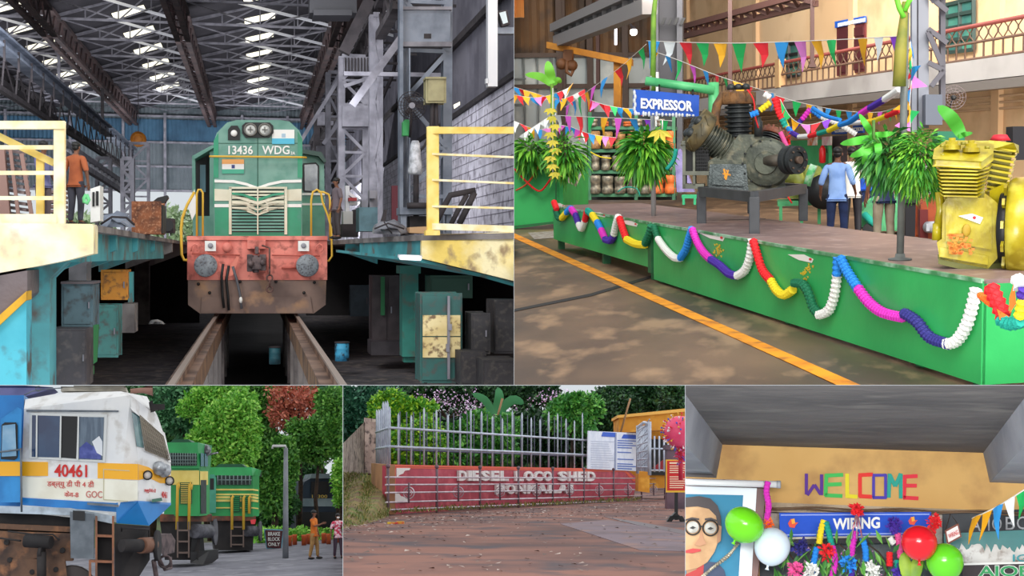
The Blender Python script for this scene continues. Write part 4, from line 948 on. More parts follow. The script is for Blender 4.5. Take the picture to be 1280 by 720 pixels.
# balcony slab, projecting
VB = VW - 1.6
zb1 = ray_v(1280, 66, VB).z; zb0 = ray_v(1280, 94, VB).z
ub0 = uv(ray_v(1290, 80, VB))[0] - 1; 
m = MB(); m.prism([P2(ub0, VB, zb0), P2(100, VB, zb0), P2(100, VB, zb1), P2(ub0, VB, zb1)], e2 * 1.6)
t = thing('balcony', 'long concrete balcony with meshed railing along the beige wall', 'balcony', P2(ub0 + 10, VB, zb0)); B('slab', m, m_led, t)
m = MB(); m.prism([P2(ub0, VB - .05, zb0 - .02), P2(100, VB - .05, zb0 - .02), P2(100, VB - .05, zb0 - .2), P2(ub0, VB - .05, zb0 - .2)], e2 * .3); B('edge_beam', m, mat('under_edge', (112, 104, 98)), t)
mr = mat('railing_brown', (88, 62, 46), rough=.6); md = mat('railing_red', (116, 50, 42), rough=.6)
zr1 = ray_v(1280, 20, VB).z; hh = zr1 - zb1
m = MB(); m.tube([P2(ub0, VB + .05, zr1), P2(95, VB + .05, zr1)], .045, 6); B('handrail', m, md, t)
m = MB()
for f in (.04, .52): m.tube([P2(ub0, VB + .05, zb1 + hh * f), P2(95, VB + .05, zb1 + hh * f)], .03, 5)
B('rail', m, mr, t)
m = MB(); u = ub0
while u < 80:
    m.tube([P2(u, VB + .05, zb1), P2(u, VB + .05, zb1 + hh * .52)], .02, 4, False); 
    a = u; s_ = .34; z1 = zb1 + hh * .52; z2 = zb1 + hh * .76; z3 = zr1   # hexagon mesh above
    m.tube([P2(a, VB + .05, z1), P2(a + s_ * .5, VB + .05, z2 - .03), P2(a + s_ * .5, VB + .05, z2 + .03), P2(a, VB + .05, z3)], .017, 4, False)
    m.tube([P2(a + s_, VB + .05, z1), P2(a + s_ * .5 + .02, VB + .05, z2 - .03), P2(a + s_ * .5 + .02, VB + .05, z2 + .03), P2(a + s_, VB + .05, z3)], .017, 4, False)
    u += s_
B('mesh', m, mr, t)
m = MB()
for px in (975, 1125):
    p = ray_v(px, 100, VB); u = uv(p)[0]; m.prism([P2(u, VB - .03, zb1), P2(u + .3, VB - .03, zb1), P2(u + .3, VB - .03, zr1 + .1), P2(u, VB - .03, zr1 + .1)], e2 * .2)
B('pillar', m, mat('pillar_beige', (196, 156, 110)), t)
# things on the long wall, set by pixel on the wall plane
def wallquad(x0, y0, x1, y1, slope0, slope1, off=0.02, th=.05, v=VW):
    m = MB(); m.prism([ray_v(x0, y0, v - off), ray_v(x1, y0 + slope0, v - off), ray_v(x1, y1 + slope1, v - off), ray_v(x0, y1, v - off)], e2 * -th); return m
BLU = mat('sign_blue', (26, 96, 200), (22, 84, 182), 3, rough=.5); 
t = thing('balcony_door', 'maroon double door on the balcony under a blue sign', 'door', W(1065, 95))
B('leaf', wallquad(1048, 34, 1083, 95, -5, -6), mat('door_maroon', (98, 34, 38), (80, 28, 32), 2), t)
for i in range(2):
    for j in range(4):
        x = 1050 + i * 17; y = 38 - i * 3 + j * 14; B('door_panel', wallquad(x, y, x + 13, y + 11, -2, -2, .07, .03), mat('door_maroon_dark', (76, 24, 30)), t)
def wtext(m, s_, x0, y0, x1, y1, dy, off, v=VW, bold=.01):
    o = ray_v(x0, y1, v - off); r = ray_v(x1, y1 + dy, v - off) - o; u_ = ray_v(x0, y0, v - off) - o; m.text(s_, o, r, u_, .02, bold)
t = thing('door_sign', 'blue sign reading INSTRUMENT CALIBRATION above the maroon door', 'sign', W(1065, 34))
B('board', wallquad(1046, 27, 1083, 35, -7, -7, .05, .06), BLU, t); m = MB(); wtext(m, 'INSTRUMENT CALIBRATION', 1048, 29, 1081.5, 33.5, -6.5, .13); B('lettering', m, WH, t)
t = thing('door_sign', 'small blue sign reading GOVERNOR SECTION low on the wall', 'sign', W(1060, 168))
B('board', wallquad(1042, 159, 1081, 168, -3, -2, .05, .06), BLU, t); m = MB(); wtext(m, 'GOVERNOR SECTION', 1044, 161.5, 1079, 166, -2.6, .13); B('lettering', m, WH, t)
B2 = wallquad(1042, 170, 1082, 215, -2, -2, .03, .03); one('ground_door', B2, mat('door_dim', (96, 84, 90)), 'dim doorway under the small blue sign behind the people', 'door')
TW = mat('window_teal', (60, 110, 104), (84, 150, 128), .8, rough=.2)
def window2(n, x0, y0, x1, y1, s0, s1, nx, ny, frame):
    t = wallquad(x0, y0, x1, y1, s0, s1, .03, .03); o = S('window_%d' % n, t, TW)
    m = MB()
    for i in range(nx + 1):
        f = i / nx; xa = x0 + (x1 - x0) * f; ya = y0 + s0 * f; yb = y1 + s1 * f; m.beam(ray_v(xa, ya, VW - .08), ray_v(xa, yb, VW - .08), .08)
    for j in range(ny + 1):
        f = j / ny; m.beam(ray_v(x0, y0 + (y1 - y0) * f, VW - .08), ray_v(x1, y0 + s0 + (y1 + s1 - y0 - s0) * f, VW - .08), .08)
    B('window_frame', m, frame, o)
window2(1, 974, 56, 999, 98, -3, -4, 2, 3, BK); window2(2, 1183, 6, 1217, 66, -8, -4, 2, 4, mat('frame_green', (40, 60, 54)))
# pictures and green board low on the wall
m = wallquad(984, 176, 1040, 215, -2, 0, .2, .1); one('green_partition', m, mat('partition_green', (70, 176, 108), (60, 160, 96), 2), 'bright green low partition behind the man in the light blue shirt', 'partition')
t = thing('fire_extinguisher', 'small red fire extinguisher hung on the green partition', 'extinguisher', ray_v(1028, 205, VW - .5))
p = ray_v(1028, 204, VW - .5); m = MB(); m.lathe([(.05, 0), (.09, .03), (.09, .38), (.06, .44), (.03, .48)], p, n=12); B('body', m, mat('fire_red', (204, 30, 34), rough=.35), t)
m = MB(); m.tube([p + V((0, 0, .46)), p + V((.1, 0, .47)), p + V((.12, 0, .28))], .015); B('hose', m, BK, t)
for i, x in enumerate((1011, 1029)):
    m = wallquad(x, 171, x + 11, 182, -.5, -.5, .3, .04); one('wall_poster', m, mat('poster_%d' % i, ((230, 120, 60), (236, 180, 190))[i], (240, 230, 220), 4), ('orange and white poster on the beige wall above the partition', 'pink and white poster on the wall beside the small blue sign')[i], 'poster')
# far end of the hall
FE = uv(W(852, 100))[0]
def eray(px, py, off=0):
    d = S2.ray(px, py); return d * ((FE - off) / d.dot(e1))
zw = eray(670, 70).z; zo = eray(670, 22).z
m = MB(); m.mat(0).corr(P2(FE, -12, zw), e2 * (VW + 12), V((0, 0, zo - zw)), 90, .06); m.mat(1).corr(P2(FE - .1, -12, zo), e2 * 21, V((0, 0, 4)), 70, .06); m.mat(0).corr(P2(FE, 9, zo), e2 * (VW - 9), V((0, 0, 4)), 20, .06)
m.mat(2).prism([P2(FE, -12, Z2F), P2(FE, VW, Z2F), P2(FE, VW, zw), P2(FE, -12, zw)], e1 * .1)
S('wall_end', m, [mat('rust_sheet', (122, 92, 64), (88, 68, 52), .3, rough=.8, c3=(84, 70, 60), s3=.8), mat('orange_sheet', (244, 168, 96), (224, 140, 72), .5), mat('white_partition', (196, 204, 204), (170, 178, 176), .3, rough=.8, c3=(216, 220, 216))])
m = MB()
for x in (704, 738, 782, 700): a_ = eray(x, 100, .2); m.beam(V((a_.x, a_.y, Z2F)), V((a_.x, a_.y, 12)), .22)
for y in (69, 108): a_ = eray(690, y, .2).z; m.beam(P2(FE - .2, -5, a_), P2(FE - .2, VW, a_), .16)
S('trim_3', m, mat('brown_post', (84, 66, 56)))
m = MB()
for x in (655, 672, 690): a_ = eray(x, 100, .15); m.beam(V((a_.x, a_.y, Z2F)), V((a_.x, a_.y, zw)), .06)
for y in (98, 130): a_ = eray(690, y, .2).z; m.beam(P2(FE - .15, -5, a_), P2(FE - .15, 9, a_), .06)
S('trim_4', m, mat('partition_seam', (120, 126, 126)))
m = MB(); m.prism([P2(FE - 14, VW, 9.5), P2(FE, VW, 9.5), P2(FE, -12, 10.5), P2(FE - 14, -12, 10.5)], (0, 0, .2)); S('ceiling', m, mat('dim_roof', (66, 56, 50)))
def line2(pts, w, h, name, mt, label, cat, Ys): 
    m = MB()
    for i in range(len(pts) - 1): m.beam(at(*pts[i], Ys[i]), at(*pts[i + 1], Ys[i + 1]), w, h)
    return one(name, m, mt, label, cat)
# crane girder
t = thing('crane_girder', 'pale grey riveted crane girder sloping up at the top left of the hall', 'girder', at(745, 30, 36))
g0, g1, g2, g3 = at(696, 42, 48), at(800, -14, 34), at(815, 9, 34), at(712, 52, 48)
m = MB(); m.prism([at(694, 32, 41), at(812, -22, 30), at(812, 8, 30), at(700, 52, 41)], (0, .6, 0)); B('web', m, mat('girder_grey', (112, 108, 108), (88, 84, 84), .8), t)
m = MB()
for k in range(11):
    f = k / 10; a, b = at(694, 32, 41).lerp(at(812, -22, 30), f), at(700, 52, 41).lerp(at(812, 8, 30), f); m.beam(a + V((0, -.15, 0)), b + V((0, -.15, 0)), .14)
m.beam(at(692, 35, 40.7), at(812, -20, 29.7), .25); m.beam(at(698, 52, 40.7), at(812, 8, 29.7), .35); B('stiffener', m, mat('girder_edge', (140, 134, 132)), t)
t = thing('jib_crane', 'yellow jib crane with hanging hook block', 'crane', at(776, 200, 40))
m = MB(); m.prism([at(683, 52, 40), at(790, 74, 40), at(790, 82, 40), at(683, 60, 40)], (0, .4, 0)); B('jib', m, mat('crane_yellow', (206, 138, 30), (176, 112, 28), 2), t)
m = MB(); m.rect(767, 78, 776, 170, 40.3, .4); B('mast', m, MATS['crane_yellow'], t)
m = MB(); m.rect(704, 62, 715, 76, 39.7, .4); m.ball(at(702, 80, 39.7), .18); m.ball(at(715, 82, 39.7), .18); m.tube([at(709, 76, 39.6), at(708, 90, 39.6), at(714, 94, 39.6), at(716, 88, 39.6)], .06); B('hook_block', m, mat('block_brown', (110, 70, 40)), t)
t = thing('steel_column', 'dark grey steel column behind the blue sign', 'column', at(833, 200, 34))
m = MB(); m.rect(817, -20, 823, 190, 34, .5); m.rect(846, -20, 853, 190, 34, .5); B('flange', m, mat('col_grey', (92, 92, 98), (70, 70, 76), 1), t)
m = MB(); m.rect(822, -20, 847, 190, 34.3, .2); B('web', m, mat('col_dark', (56, 55, 60)), t)
m = MB()
for k in range(4): m.prism([at(829 + k * 8, 22, 33.9), at(833 + k * 8, 22, 33.9), at(829 + k * 8, 31, 33.9), at(825 + k * 8, 31, 33.9)], (0, .05, 0))
B('hazard_stripe', m, BK, t)
m = MB(); m.rect(815, 90, 823, 190, 33.5, .2); B('angle', m, mat('silver_angle', (196, 198, 200)), t)
t = thing('roof_truss', 'brown steel truss crossing the upper middle of the hall', 'truss', at(930, 40, 36))
mb_ = mat('truss_brown', (78, 50, 44)); m = MB()

m.beam(at(853, 46, 36), at(1020, 4, 30), .14); m.beam(at(853, 34, 36), at(1000, -6, 30), .14); B('chord', m, mb_, t)
m = MB(); 
for k in range(10):
    f = k / 10; g = (k + .5) / 10; h = (k + 1) / 10; a = at(853, 46, 36).lerp(at(1020, 4, 30), f); b = at(853, 34, 36).lerp(at(1000, -6, 30), g); c = at(853, 46, 36).lerp(at(1020, 4, 30), h)
    m.beam(a, b, .09); m.beam(b, c, .09)
B('lacing', m, mb_, t)
for i, (x0, x1, yb, Y, lb) in enumerate(((910, 915, 130, 33, 'brown steel post hanging at the left of the balcony window'), (1013, 1018, 84, 30, 'brown steel post hanging before the balcony beside the maroon door'), (745, 749, 110, 44, 'thin dark post against the sheeting left of the bright lamp'))):
    m = MB(); m.rect(x0, -20, x1, yb, Y, .3); m.rect(x0 - 2, yb - 4, x1 + 2, yb, Y - .05, .4); one('steel_post', m, mb_, lb, 'post')
# lattice column right of the middle
t = thing('lattice_column', 'pale lattice column in front of the balcony', 'column', at(1155, 160, 24)); mc = mat('column_pale', (178, 180, 190), (146, 150, 162), 1.5)
m = MB(); m.rect(1140, -20, 1146, 165, 20, .25); m.rect(1148, -20, 1161, 160, 20.1, .3); B('leg', m, mc, t)
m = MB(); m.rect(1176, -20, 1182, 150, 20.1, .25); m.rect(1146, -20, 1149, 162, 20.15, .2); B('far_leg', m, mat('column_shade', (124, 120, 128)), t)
m = MB()
for k, (xa, ya, xb, yb) in enumerate(((1160, -6, 1184, 14), (1160, 36, 1184, 54), (1160, 40, 1178, 82), (1160, 78, 1180, 88), (1180, 88, 1164, 108), (1164, 2, 1184, -8))): m.beam(at(xa, ya, 20), at(xb, yb, 20), .07)
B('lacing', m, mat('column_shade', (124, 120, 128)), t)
m = MB(); m.rect(1157, 118, 1178, 156, 19.7, .4); B('cable_box', m, mat('cbl_grey', (130, 136, 150)), t)
# lower clutter pipe, fan
t = thing('wall_fan', 'grey wire fan on the lower wall right of the lattice column', 'fan', at(1192, 140, 24)); c = at(1192, 122, 24); m = MB()
for R_ in (.21, .16, .11): m.ring(c, R_, .006, n=20, k=4)
for k in range(14): a = PI * k / 7; m.tube([c, c + V((math.cos(a) * .21, 0, math.sin(a) * .21))], .005, 4)
B('guard', m, mat('fan_grey', (110, 96, 96)), t); m = MB(); m.ball(c, .05, 10); m.tube([c + V((0, .1, 0)), c + V((-.05, .4, -.35))], .02); B('motor', m, BK, t)

# ---- table
cor = S2.on(1229, 487, Z2F); uN, vT = uv(S2.on(1230, 352, Z2T)); uF = uv(ray_v(692, 248, vT))[0]
def T(px, py, off=0): return ray_v(px, py, vT - off)
zt = T(1229, 351).z; TWd = 1.5
uM = uv(T(816, 300))[0]
uE = uN
zlow = (T(1229, 489).z + T(818, 345).z) / 2
for i, (ua, ub, zl_) in enumerate(((uE, uM - .06, zlow), (uM + .06, uF, zlow + .13))):
    t = thing('display_table', ('near half of the long green sheet metal display table' , 'far half of the long green sheet metal display table, up to the left end')[i], 'table', P2((ua + ub) / 2, vT, Z2F))
    m = MB(); m.prism([P2(ua, vT, zt - .02), P2(ub, vT, zt - .02), P2(ub, vT + TWd, zt - .02), P2(ua, vT + TWd, zt - .02)], (0, 0, .03)); B('table_top', m, m_top, t)
    m = MB(); m.prism([P2(ua, vT - .01, zl_), P2(ub, vT - .01, zl_), P2(ub, vT - .01, zt), P2(ua, vT - .01, zt)], e2 * .03); B('front_panel', m, m_gr, t)
    m = MB(); m.prism([P2(ua, vT, zl_), P2(ua, vT + TWd, zl_), P2(ua, vT + TWd, zt - .02), P2(ua, vT, zt - .02)], e1 * .03); m.prism([P2(ub, vT, zl_), P2(ub, vT + TWd, zl_), P2(ub, vT + TWd, zt - .02), P2(ub, vT, zt - .02)], e1 * -.03); B('end_panel', m, m_gr, t)
    m = MB(); m.prism([P2(ua, vT - .02, zt - .015), P2(ub, vT - .02, zt - .015), P2(ub, vT - .02, zt + .012), P2(ua, vT - .02, zt + .012)], e2 * .03); B('edge', m, mat('edge_worn', (60, 130, 78), (150, 190, 160), 6), t)
    for u in ([ua + .1, ub - .15, (ua * .55 + ub * .45)] + ([ua + .9] if i == 0 else [])):
        m = MB()
        for v in (vT + .05, vT + TWd - .15): m.prism([P2(u, v, Z2F), P2(u + .1, v, Z2F), P2(u + .1, v + .1, Z2F), P2(u, v + .1, Z2F)], (0, 0, zl_ + .1 - Z2F))
        B('leg', m, m_gd, t)
    if i == 1:
        m = MB(); m.prism([P2(ua - .05, vT - .02, Z2F + .1), P2(ua + .1, vT - .02, Z2F + .1), P2(ua + .1, vT - .02, zt), P2(ua - .05, vT - .02, zt)], e2 * .1); B('corner_post', m, m_gd, t)
# painted comet marks and yellow daubs on the front
CW = mat('tilak_white', (236, 232, 224)); CRD = mat('dot_red', (214, 30, 40)); CYL = mat('turmeric', (226, 190, 40), (200, 170, 60), 8)
marks = [(1011, 324, 1), (900, 297, 1), (793, 280, .75), (754, 269, .6), (703, 257, .5)]
for i, (x, y, k) in enumerate(marks):
    t = thing('painted_mark', ['red and white daub with yellow smear on the table front, nearest the yellow compressor', 'red and white daub on the table front below the dark compressor', 'small daub on the far table half beside the corner post', 'small daub midway along the far table half', 'smallest daub at the left end of the far table half'][i], 'paint mark', T(x, y + 8, .02))
    m = MB(); m.prism([T(x - 26 * k, y - 6 * k, .012), T(x - 6 * k, y - 6 * k, .012), T(x + 6 * k, y, .012), T(x + 4 * k, y + 4.5 * k, .012), T(x - 12 * k, y + 1 * k, .012)], e2 * -.004); B('white_daub', m, CW, t)
    m = MB(); m.prism([T(x + 2 * k + 1.6 * math.cos(a) * k, y + 1.6 * math.sin(a) * k, .02) for a in (0, 1, 2, 3, 4, 5)], e2 * -.004); B('red_dot', m, CRD, t)
    if i < 2:
        m = MB(); rnd = random.Random(i)
        for q in range(26): a = x - 4 + rnd.gauss(0, 3.5); b = y + 15 + rnd.gauss(0, 5); m.prism([T(a, b, .012), T(a + 2.4, b + .5, .012), T(a + 1.6, b + 3, .012)], e2 * -.003)
        B('yellow_smear', m, CYL, t)

# ---- crepe paper garland along the table front
PAL = {'w': (232, 232, 228), 'b': (38, 140, 226), 'm': (220, 52, 190), 'p': (76, 44, 160), 'y': (240, 216, 40), 'r': (232, 36, 44), 'g': (18, 112, 76), 't': (22, 158, 140), 'o': (250, 110, 30), 'k': (236, 90, 160), 'n': (50, 48, 130)}
def pm(c): return mat('paper_' + c, PAL[c], rough=.75)
def netting(m, pts, r, ring=10, seed=0):
    """honeycomb crepe tube: a ribbed body with a diamond lattice standing on it"""
    L_ = []; pts = [V(p) for p in pts]
    n = max(3, int(sum((pts[i + 1] - pts[i]).length for i in range(len(pts) - 1)) / (r * .55)))
    cum = [0]
    for i in range(len(pts) - 1): cum.append(cum[-1] + (pts[i + 1] - pts[i]).length)
    Q = []
    for k in range(n + 1):
        s_ = cum[-1] * k / n; i = max(j for j in range(len(cum)) if cum[j] <= s_ + 1e-9); i = min(i, len(pts) - 2); f = (s_ - cum[i]) / max(1e-9, cum[i + 1] - cum[i]); Q.append(pts[i].lerp(pts[i + 1], f))
    rr = [r * (1.12 if k % 2 else .82) for k in range(n + 1)]
    m.tube(Q, rr, ring, smooth=False)
    k0 = len(m.v) - len(Q) * ring
    for k in range(n):
        for j in range(0, ring, 2):
            a = m.v[k0 + k * ring + (j + k) % ring]; b = m.v[k0 + (k + 1) * ring + (j + k + 1) % ring]; c = m.v[k0 + (k + 1) * ring + (j + k - 1) % ring]
            c0 = Q[k]; m.tube([c0 + (a - c0) * 1.06, Q[k + 1] + (b - Q[k + 1]) * 1.06], r * .07, 3, False); m.tube([c0 + (a - c0) * 1.06, Q[k + 1] + (c - Q[k + 1]) * 1.06], r * .07, 3, False)
def smooth_pts(pts, k=4):
    P = []; n = len(pts)
    for i in range(n - 1):
        a, b, c, d = pts[max(0, i - 1)], pts[i], pts[i + 1], pts[min(n - 1, i + 2)]
        for j in range(k):
            t = j / k; P.append(tuple(.5 * (2 * b[q] + (c[q] - a[q]) * t + (2 * a[q] - 5 * b[q] + 4 * c[q] - d[q]) * t * t + (-a[q] + 3 * b[q] - 3 * c[q] + d[q]) * t ** 3) for q in range(len(b))))
    P.append(tuple(pts[-1])); return P
def garland(label, segs, pl, r, group=None, name='paper_garland', cat='garland', smooth=True):
    """segs: (colour, pixel points); pl maps a pixel to a point"""
    p0 = pl(*segs[0][1][0][:2]); t = thing(name, label, cat, p0, group)
    for c, pts in segs:
        m = MB(); Q = [pl(*q) for q in smooth_pts(pts, 3)]; netting(m, Q, r, 8); B('%s_tube' % {'w': 'white', 'b': 'blue', 'm': 'magenta', 'p': 'purple', 'y': 'yellow', 'r': 'red', 'g': 'green', 't': 'teal', 'o': 'orange', 'k': 'pink', 'n': 'indigo'}[c], m, pm(c), t)
    return t
tf = lambda x, y: T(x, y, .06)
garland('coloured crepe garland draped on the far half of the table front', [
 ('r', [(692, 252), (696, 262)]), ('g', [(694, 262), (698, 272), (702, 273)]), ('y', [(702, 273), (708, 266)]), ('b', [(708, 266), (714, 260)]), ('m', [(714, 261), (719, 268)]), ('p', [(719, 268), (723, 280)]), ('w', [(723, 280), (727, 286), (731, 276)]), ('r', [(731, 276), (734, 263)])], tf, .045)
garland('coloured crepe garland hanging from the middle of the far table half', [
 ('t', [(734, 263), (740, 268)]), ('y', [(740, 268), (746, 277)]), ('b', [(746, 277), (751, 287)]), ('m', [(751, 287), (756, 298)]), ('p', [(756, 299), (763, 301), (767, 295)]), ('w', [(767, 294), (770, 280), (773, 271)]), ('r', [(774, 272), (778, 285), (783, 299)]), ('y', [(783, 299), (795, 305), (806, 306)]), ('g', [(806, 305), (812, 292), (814, 282)])], tf, .045)
garland('garland swag from the corner post: dark green, white and blue', [
 ('g', [(817, 283), (822, 298)]), ('w', [(822, 298), (832, 312), (843, 322), (850, 323)]), ('b', [(850, 323), (857, 312), (861, 298), (865, 286)])], tf, .038)
garland('garland swag of magenta, purple and white below the dark compressor', [
 ('m', [(865, 286), (871, 302), (879, 315), (888, 324)]), ('p', [(888, 324), (900, 332), (911, 342), (921, 345)]), ('w', [(921, 345), (931, 338), (937, 322), (940, 300)])], tf, .038)
garland('garland swag of red, yellow, dark green and white on the table front', [
 ('r', [(941, 300), (947, 320), (953, 338), (963, 350)]), ('y', [(963, 350), (970, 362), (980, 369), (991, 362)]), ('g', [(992, 354), (1003, 355), (1011, 368), (1016, 384), (1023, 392)]), ('w', [(1023, 394), (1036, 388), (1043, 368), (1046, 345)]), ('b', [(1046, 345), (1047, 322)])], tf, .037)
garland('long garland swag of blue, magenta, indigo and white at the near table end', [
 ('b', [(1050, 322), (1058, 338), (1072, 360)]), ('m', [(1072, 360), (1086, 378), (1104, 391), (1129, 397)]), ('n', [(1129, 391), (1146, 402), (1162, 422), (1186, 430)]), ('w', [(1182, 430), (1196, 426), (1210, 402), (1220, 362)])], tf, .037)
t = thing('paper_rosette', 'bunch of red, orange and teal crepe streamers at the near table corner', 'streamers', T(1240, 400, .1))
for c, pts, r in (('r', [(1238, 358), (1246, 376), (1254, 395)], .045), ('o', [(1224, 368), (1240, 381)], .02), ('t', [(1250, 398), (1262, 405), (1276, 402)], .04), ('w', [(1271, 345), (1276, 360)], .04), ('y', [(1274, 398), (1279, 375)], .035), ('p', [(1276, 372), (1280, 362)], .03)):
    m = MB(); netting(m, [T(*q, .12) for q in smooth_pts(pts, 3)], r, 8); B('streamer', m, pm(c), t)
m = MB(); m.plate([(1262, 372), (1268, 352), (1270, 380), (1262, 392)], 8.3, .01); m.plate([(1246, 386), (1250, 400), (1262, 396)], 8.3, .01); B('ribbon', m, pm('o'), t)

# ---- poles and the blue sign
def onT(px, py): return S2.on(px, py, zt + .01)
pb = onT(817, 270)
t = thing('sign_post', 'tall silvery post on the far table end carrying the blue sign', 'post', pb)
Yp = pb.y
m = MB(); m.tube([pb, V((pb.x, pb.y, at(817, 95, Yp).z))], .034, 10); B('pole', m, mat('silver_pole', (186, 188, 186), rough=.4, metal=.3), t)
m = MB(); m.tube([at(816, 130, Yp), at(817, 20, Yp), at(819, 0, Yp), at(821, -10, Yp)], [.04, .035, .03, .02], 8); B('banana_stem', m, mat('stem_green', (132, 176, 60), (96, 140, 50), 5), t)
t = thing('hanging_sign', 'blue sign reading EXPRESSOR in white capitals', 'sign', at(832, 146, Yp - .3))
Ys = Yp - .4
m = MB(); m.plate([(791.5, 111.5), (874, 119), (873.5, 146.5), (791, 143.5)], Ys, .04); m.add([], []); B('board', m, mat('enamel_blue', (20, 84, 190), (16, 74, 172), 2, rough=.35), t)
m = MB(); o = at(801, 135.5, Ys - .01); m.text('EXPRESSOR', o, at(866, 139.5, Ys - .01) - o, at(801, 122.5, Ys - .01) - o, .01, .04); B('lettering', m, WH, t)
m = MB()
for q in range(18):
    x = 795 + q * 4.2 + random.Random(q).uniform(-1, 1); m.ball(at(x, 142 + q * .14, Ys - .01), .02, 6, .012, .03 * random.Random(q + 50).uniform(.5, 1.3))
for q in range(6): m.ball(at(793 + (q % 2), 116 + q * 5, Ys - .01), .02, 6, .01, .04)
B('paint_chips', m, mat('chip_white', (206, 210, 214)), t)
t = thing('pipe_gantry', 'green painted pipe frame above the blue sign', 'frame', at(892, 180, Ys + .3))
gp = mat('pipe_green', (96, 196, 126), (70, 168, 104), 3, rough=.4)
m = MB(); m.tube([at(807, 101, Ys + .1), at(893, 113, Ys + .1)], .06, 10); B('crossbar', m, gp, t)
m = MB(); m.tube([at(892, 103, Ys + .15), at(892, 175, Ys + .15)], .07, 10); B('upright', m, gp, t)
m = MB(); m.tube([at(824, 106, Ys + .05), at(824, 114, Ys)], .012); m.tube([at(866, 112, Ys + .05), at(866, 119, Ys)], .012); B('hanger', m, BK, t)
pb = onT(1125, 325); Y2p = pb.y
t = thing('steel_pole', 'plain grey steel pole standing on the near table half', 'pole', pb)
m = MB(); m.tube([pb, at(1129, 170, Y2p), at(1132, 16, Y2p)], .028, 10); B('tube', m, m_pole, t)
m = MB(); m.lathe([(.09, 0), (.09, .012), (.04, .02), (.035, .05)], pb, n=14); B('base_plate', m, m_pole, t)
t = thing('banana_plant', 'green banana stem with upward leaves tied to the pole top', 'plant', at(1126, 108, Y2p - .06))
m = MB(); m.tube([at(1124, 108, Y2p - .08), at(1126, 60, Y2p - .08), at(1130, 20, Y2p - .08), at(1131, 2, Y2p - .08)], [.05, .045, .03, .02], 10); B('stem', m, mat('stem_olive', (150, 142, 56), (112, 120, 46), 6), t)
m = MB(); m.tube([at(1130, 22, Y2p - .1), at(1124, 10, Y2p - .1), at(1120, -6, Y2p - .1)], .02); m.tube([at(1131, 14, Y2p - .1), at(1136, 2, Y2p - .1), at(1138, -8, Y2p - .1)], .018)
m.leaf(at(1121, 4, Y2p - .1), (-.3, 0, 1), .2, .06); m.leaf(at(1137, 6, Y2p - .1), (.3, 0, 1), .2, .06); B('leaf', m, mat('leaf_bright', (110, 200, 50)), t)

# ---- dark V compressor on its stand
t = thing('compressor_stand', 'dark welded steel stand under the dark compressor', 'stand', onT(940, 280))
Yc = S2.on(943, 292, zt).y
mdk = mat('stand_dark', (62, 64, 68), (48, 50, 54), 4, rough=.5)
fl = S2.on(877, 280, zt); fm = S2.on(943, 293, zt); fr = S2.on(1004, 276, zt); fb = fl + (fr - fm)
ztop = at(943, 246, fm.y).z
for p in (fl, fm, fr, fb):
    m = MB(); m.box((p.x - .055, p.y - .055, zt), (p.x + .055, p.y + .055, ztop)); B('leg', m, mdk, t, bevel=.008)
m = MB()
for a, b in ((fl, fm), (fm, fr), (fr, fb), (fb, fl)): m.beam(V((a.x, a.y, ztop)), V((b.x, b.y, ztop)), .09, .11)
B('top_frame', m, mdk, t)
cx = (fl + fr) / 2; Yq = cx.y - .1
def q(x, y, d=0): return at(x, y, Yq + d)
K = Yq / F
IR = mat('cast_iron_green', (92, 96, 82), (66, 70, 62), 5, rough=.5, metal=.25, bump=.2, bscale=20, c3=(120, 116, 96), s3=9)
IRD = mat('cast_iron_dark', (50, 54, 54), (38, 40, 42), 5, rough=.45, metal=.3); RU = mat('rusty_iron', (124, 86, 48), (84, 62, 44), 7, rough=.8, bump=.3); SCR = mat('sump_cover', (98, 106, 106), (74, 82, 82), 6, rough=.4, metal=.3, bump=.3, bscale=40)
C = thing('air_compressor', 'dark green V-type air compressor with finned cylinders on a stand', 'compressor', q(930, 240))
m = MB(); m.prism([q(886, 243), q(886, 203), q(906, 192), q(925, 170), q(944, 170), q(972, 178), q(979, 200), q(979, 232), q(986, 243)], (0, .55, 0)); B('crankcase', m, IR, C, bevel=.02)
m = MB(); m.prism([q(884, 238, -.05), q(984, 243, -.05), q(984, 248, -.05), q(884, 243, -.05)], (0, .7, 0)); B('base_flange', m, IRD, C)
c = q(957, 204, -.1); m = MB(); m.lathe([(.02, 0), (.13, 0), (.14, .03), (.2, .04), (.27, .06), (.3, .1), (.3, .18), (.26, .2)], c, (.12, 1, 0), 36, smooth=False); B('bearing_cover', m, IR, C)
ax = V((.9, -.42, .03)).normalized()
m = MB()
for k in range(14): a = 2 * PI * k / 14; m.ball(c + V((math.cos(a) * .27, -.0 + .06, math.sin(a) * .27)), .014, 6)
B('bolt', m, IRD, C)
m = MB(); m.cyl(q(958, 201, -.05), q(988, 200, -.25), .07, 16); B('shaft', m, mat('shaft_steel', (120, 112, 100), (90, 84, 78), 6, metal=.5, rough=.4), C)
d0 = q(982, 200, -.2); axd = (q(1000, 200, -.36) - d0).normalized()
m = MB(); m.lathe([(.08, 0), (.13, .02), (.17, .03), (.17, .1), (.14, .11), (.14, .14), (.165, .145), (.165, .2), (.1, .2), (.1, .18), (.03, .18)], d0, axd, 36, smooth=False); B('coupling_flange', m, IRD, C)
m = MB(); e = d0 + axd * .2; uu, ww = perp(axd)
for k in range(8): a = 2 * PI * k / 8; m.cyl(e + (uu * math.cos(a) + ww * math.sin(a)) * .13, e + (uu * math.cos(a) + ww * math.sin(a)) * .13 + axd * .02, .012, 8)
m.cyl(e - axd * .03, e + axd * .04, .045, 14); B('flange_bolt', m, mat('bolt_brown', (96, 78, 66), metal=.4), C)
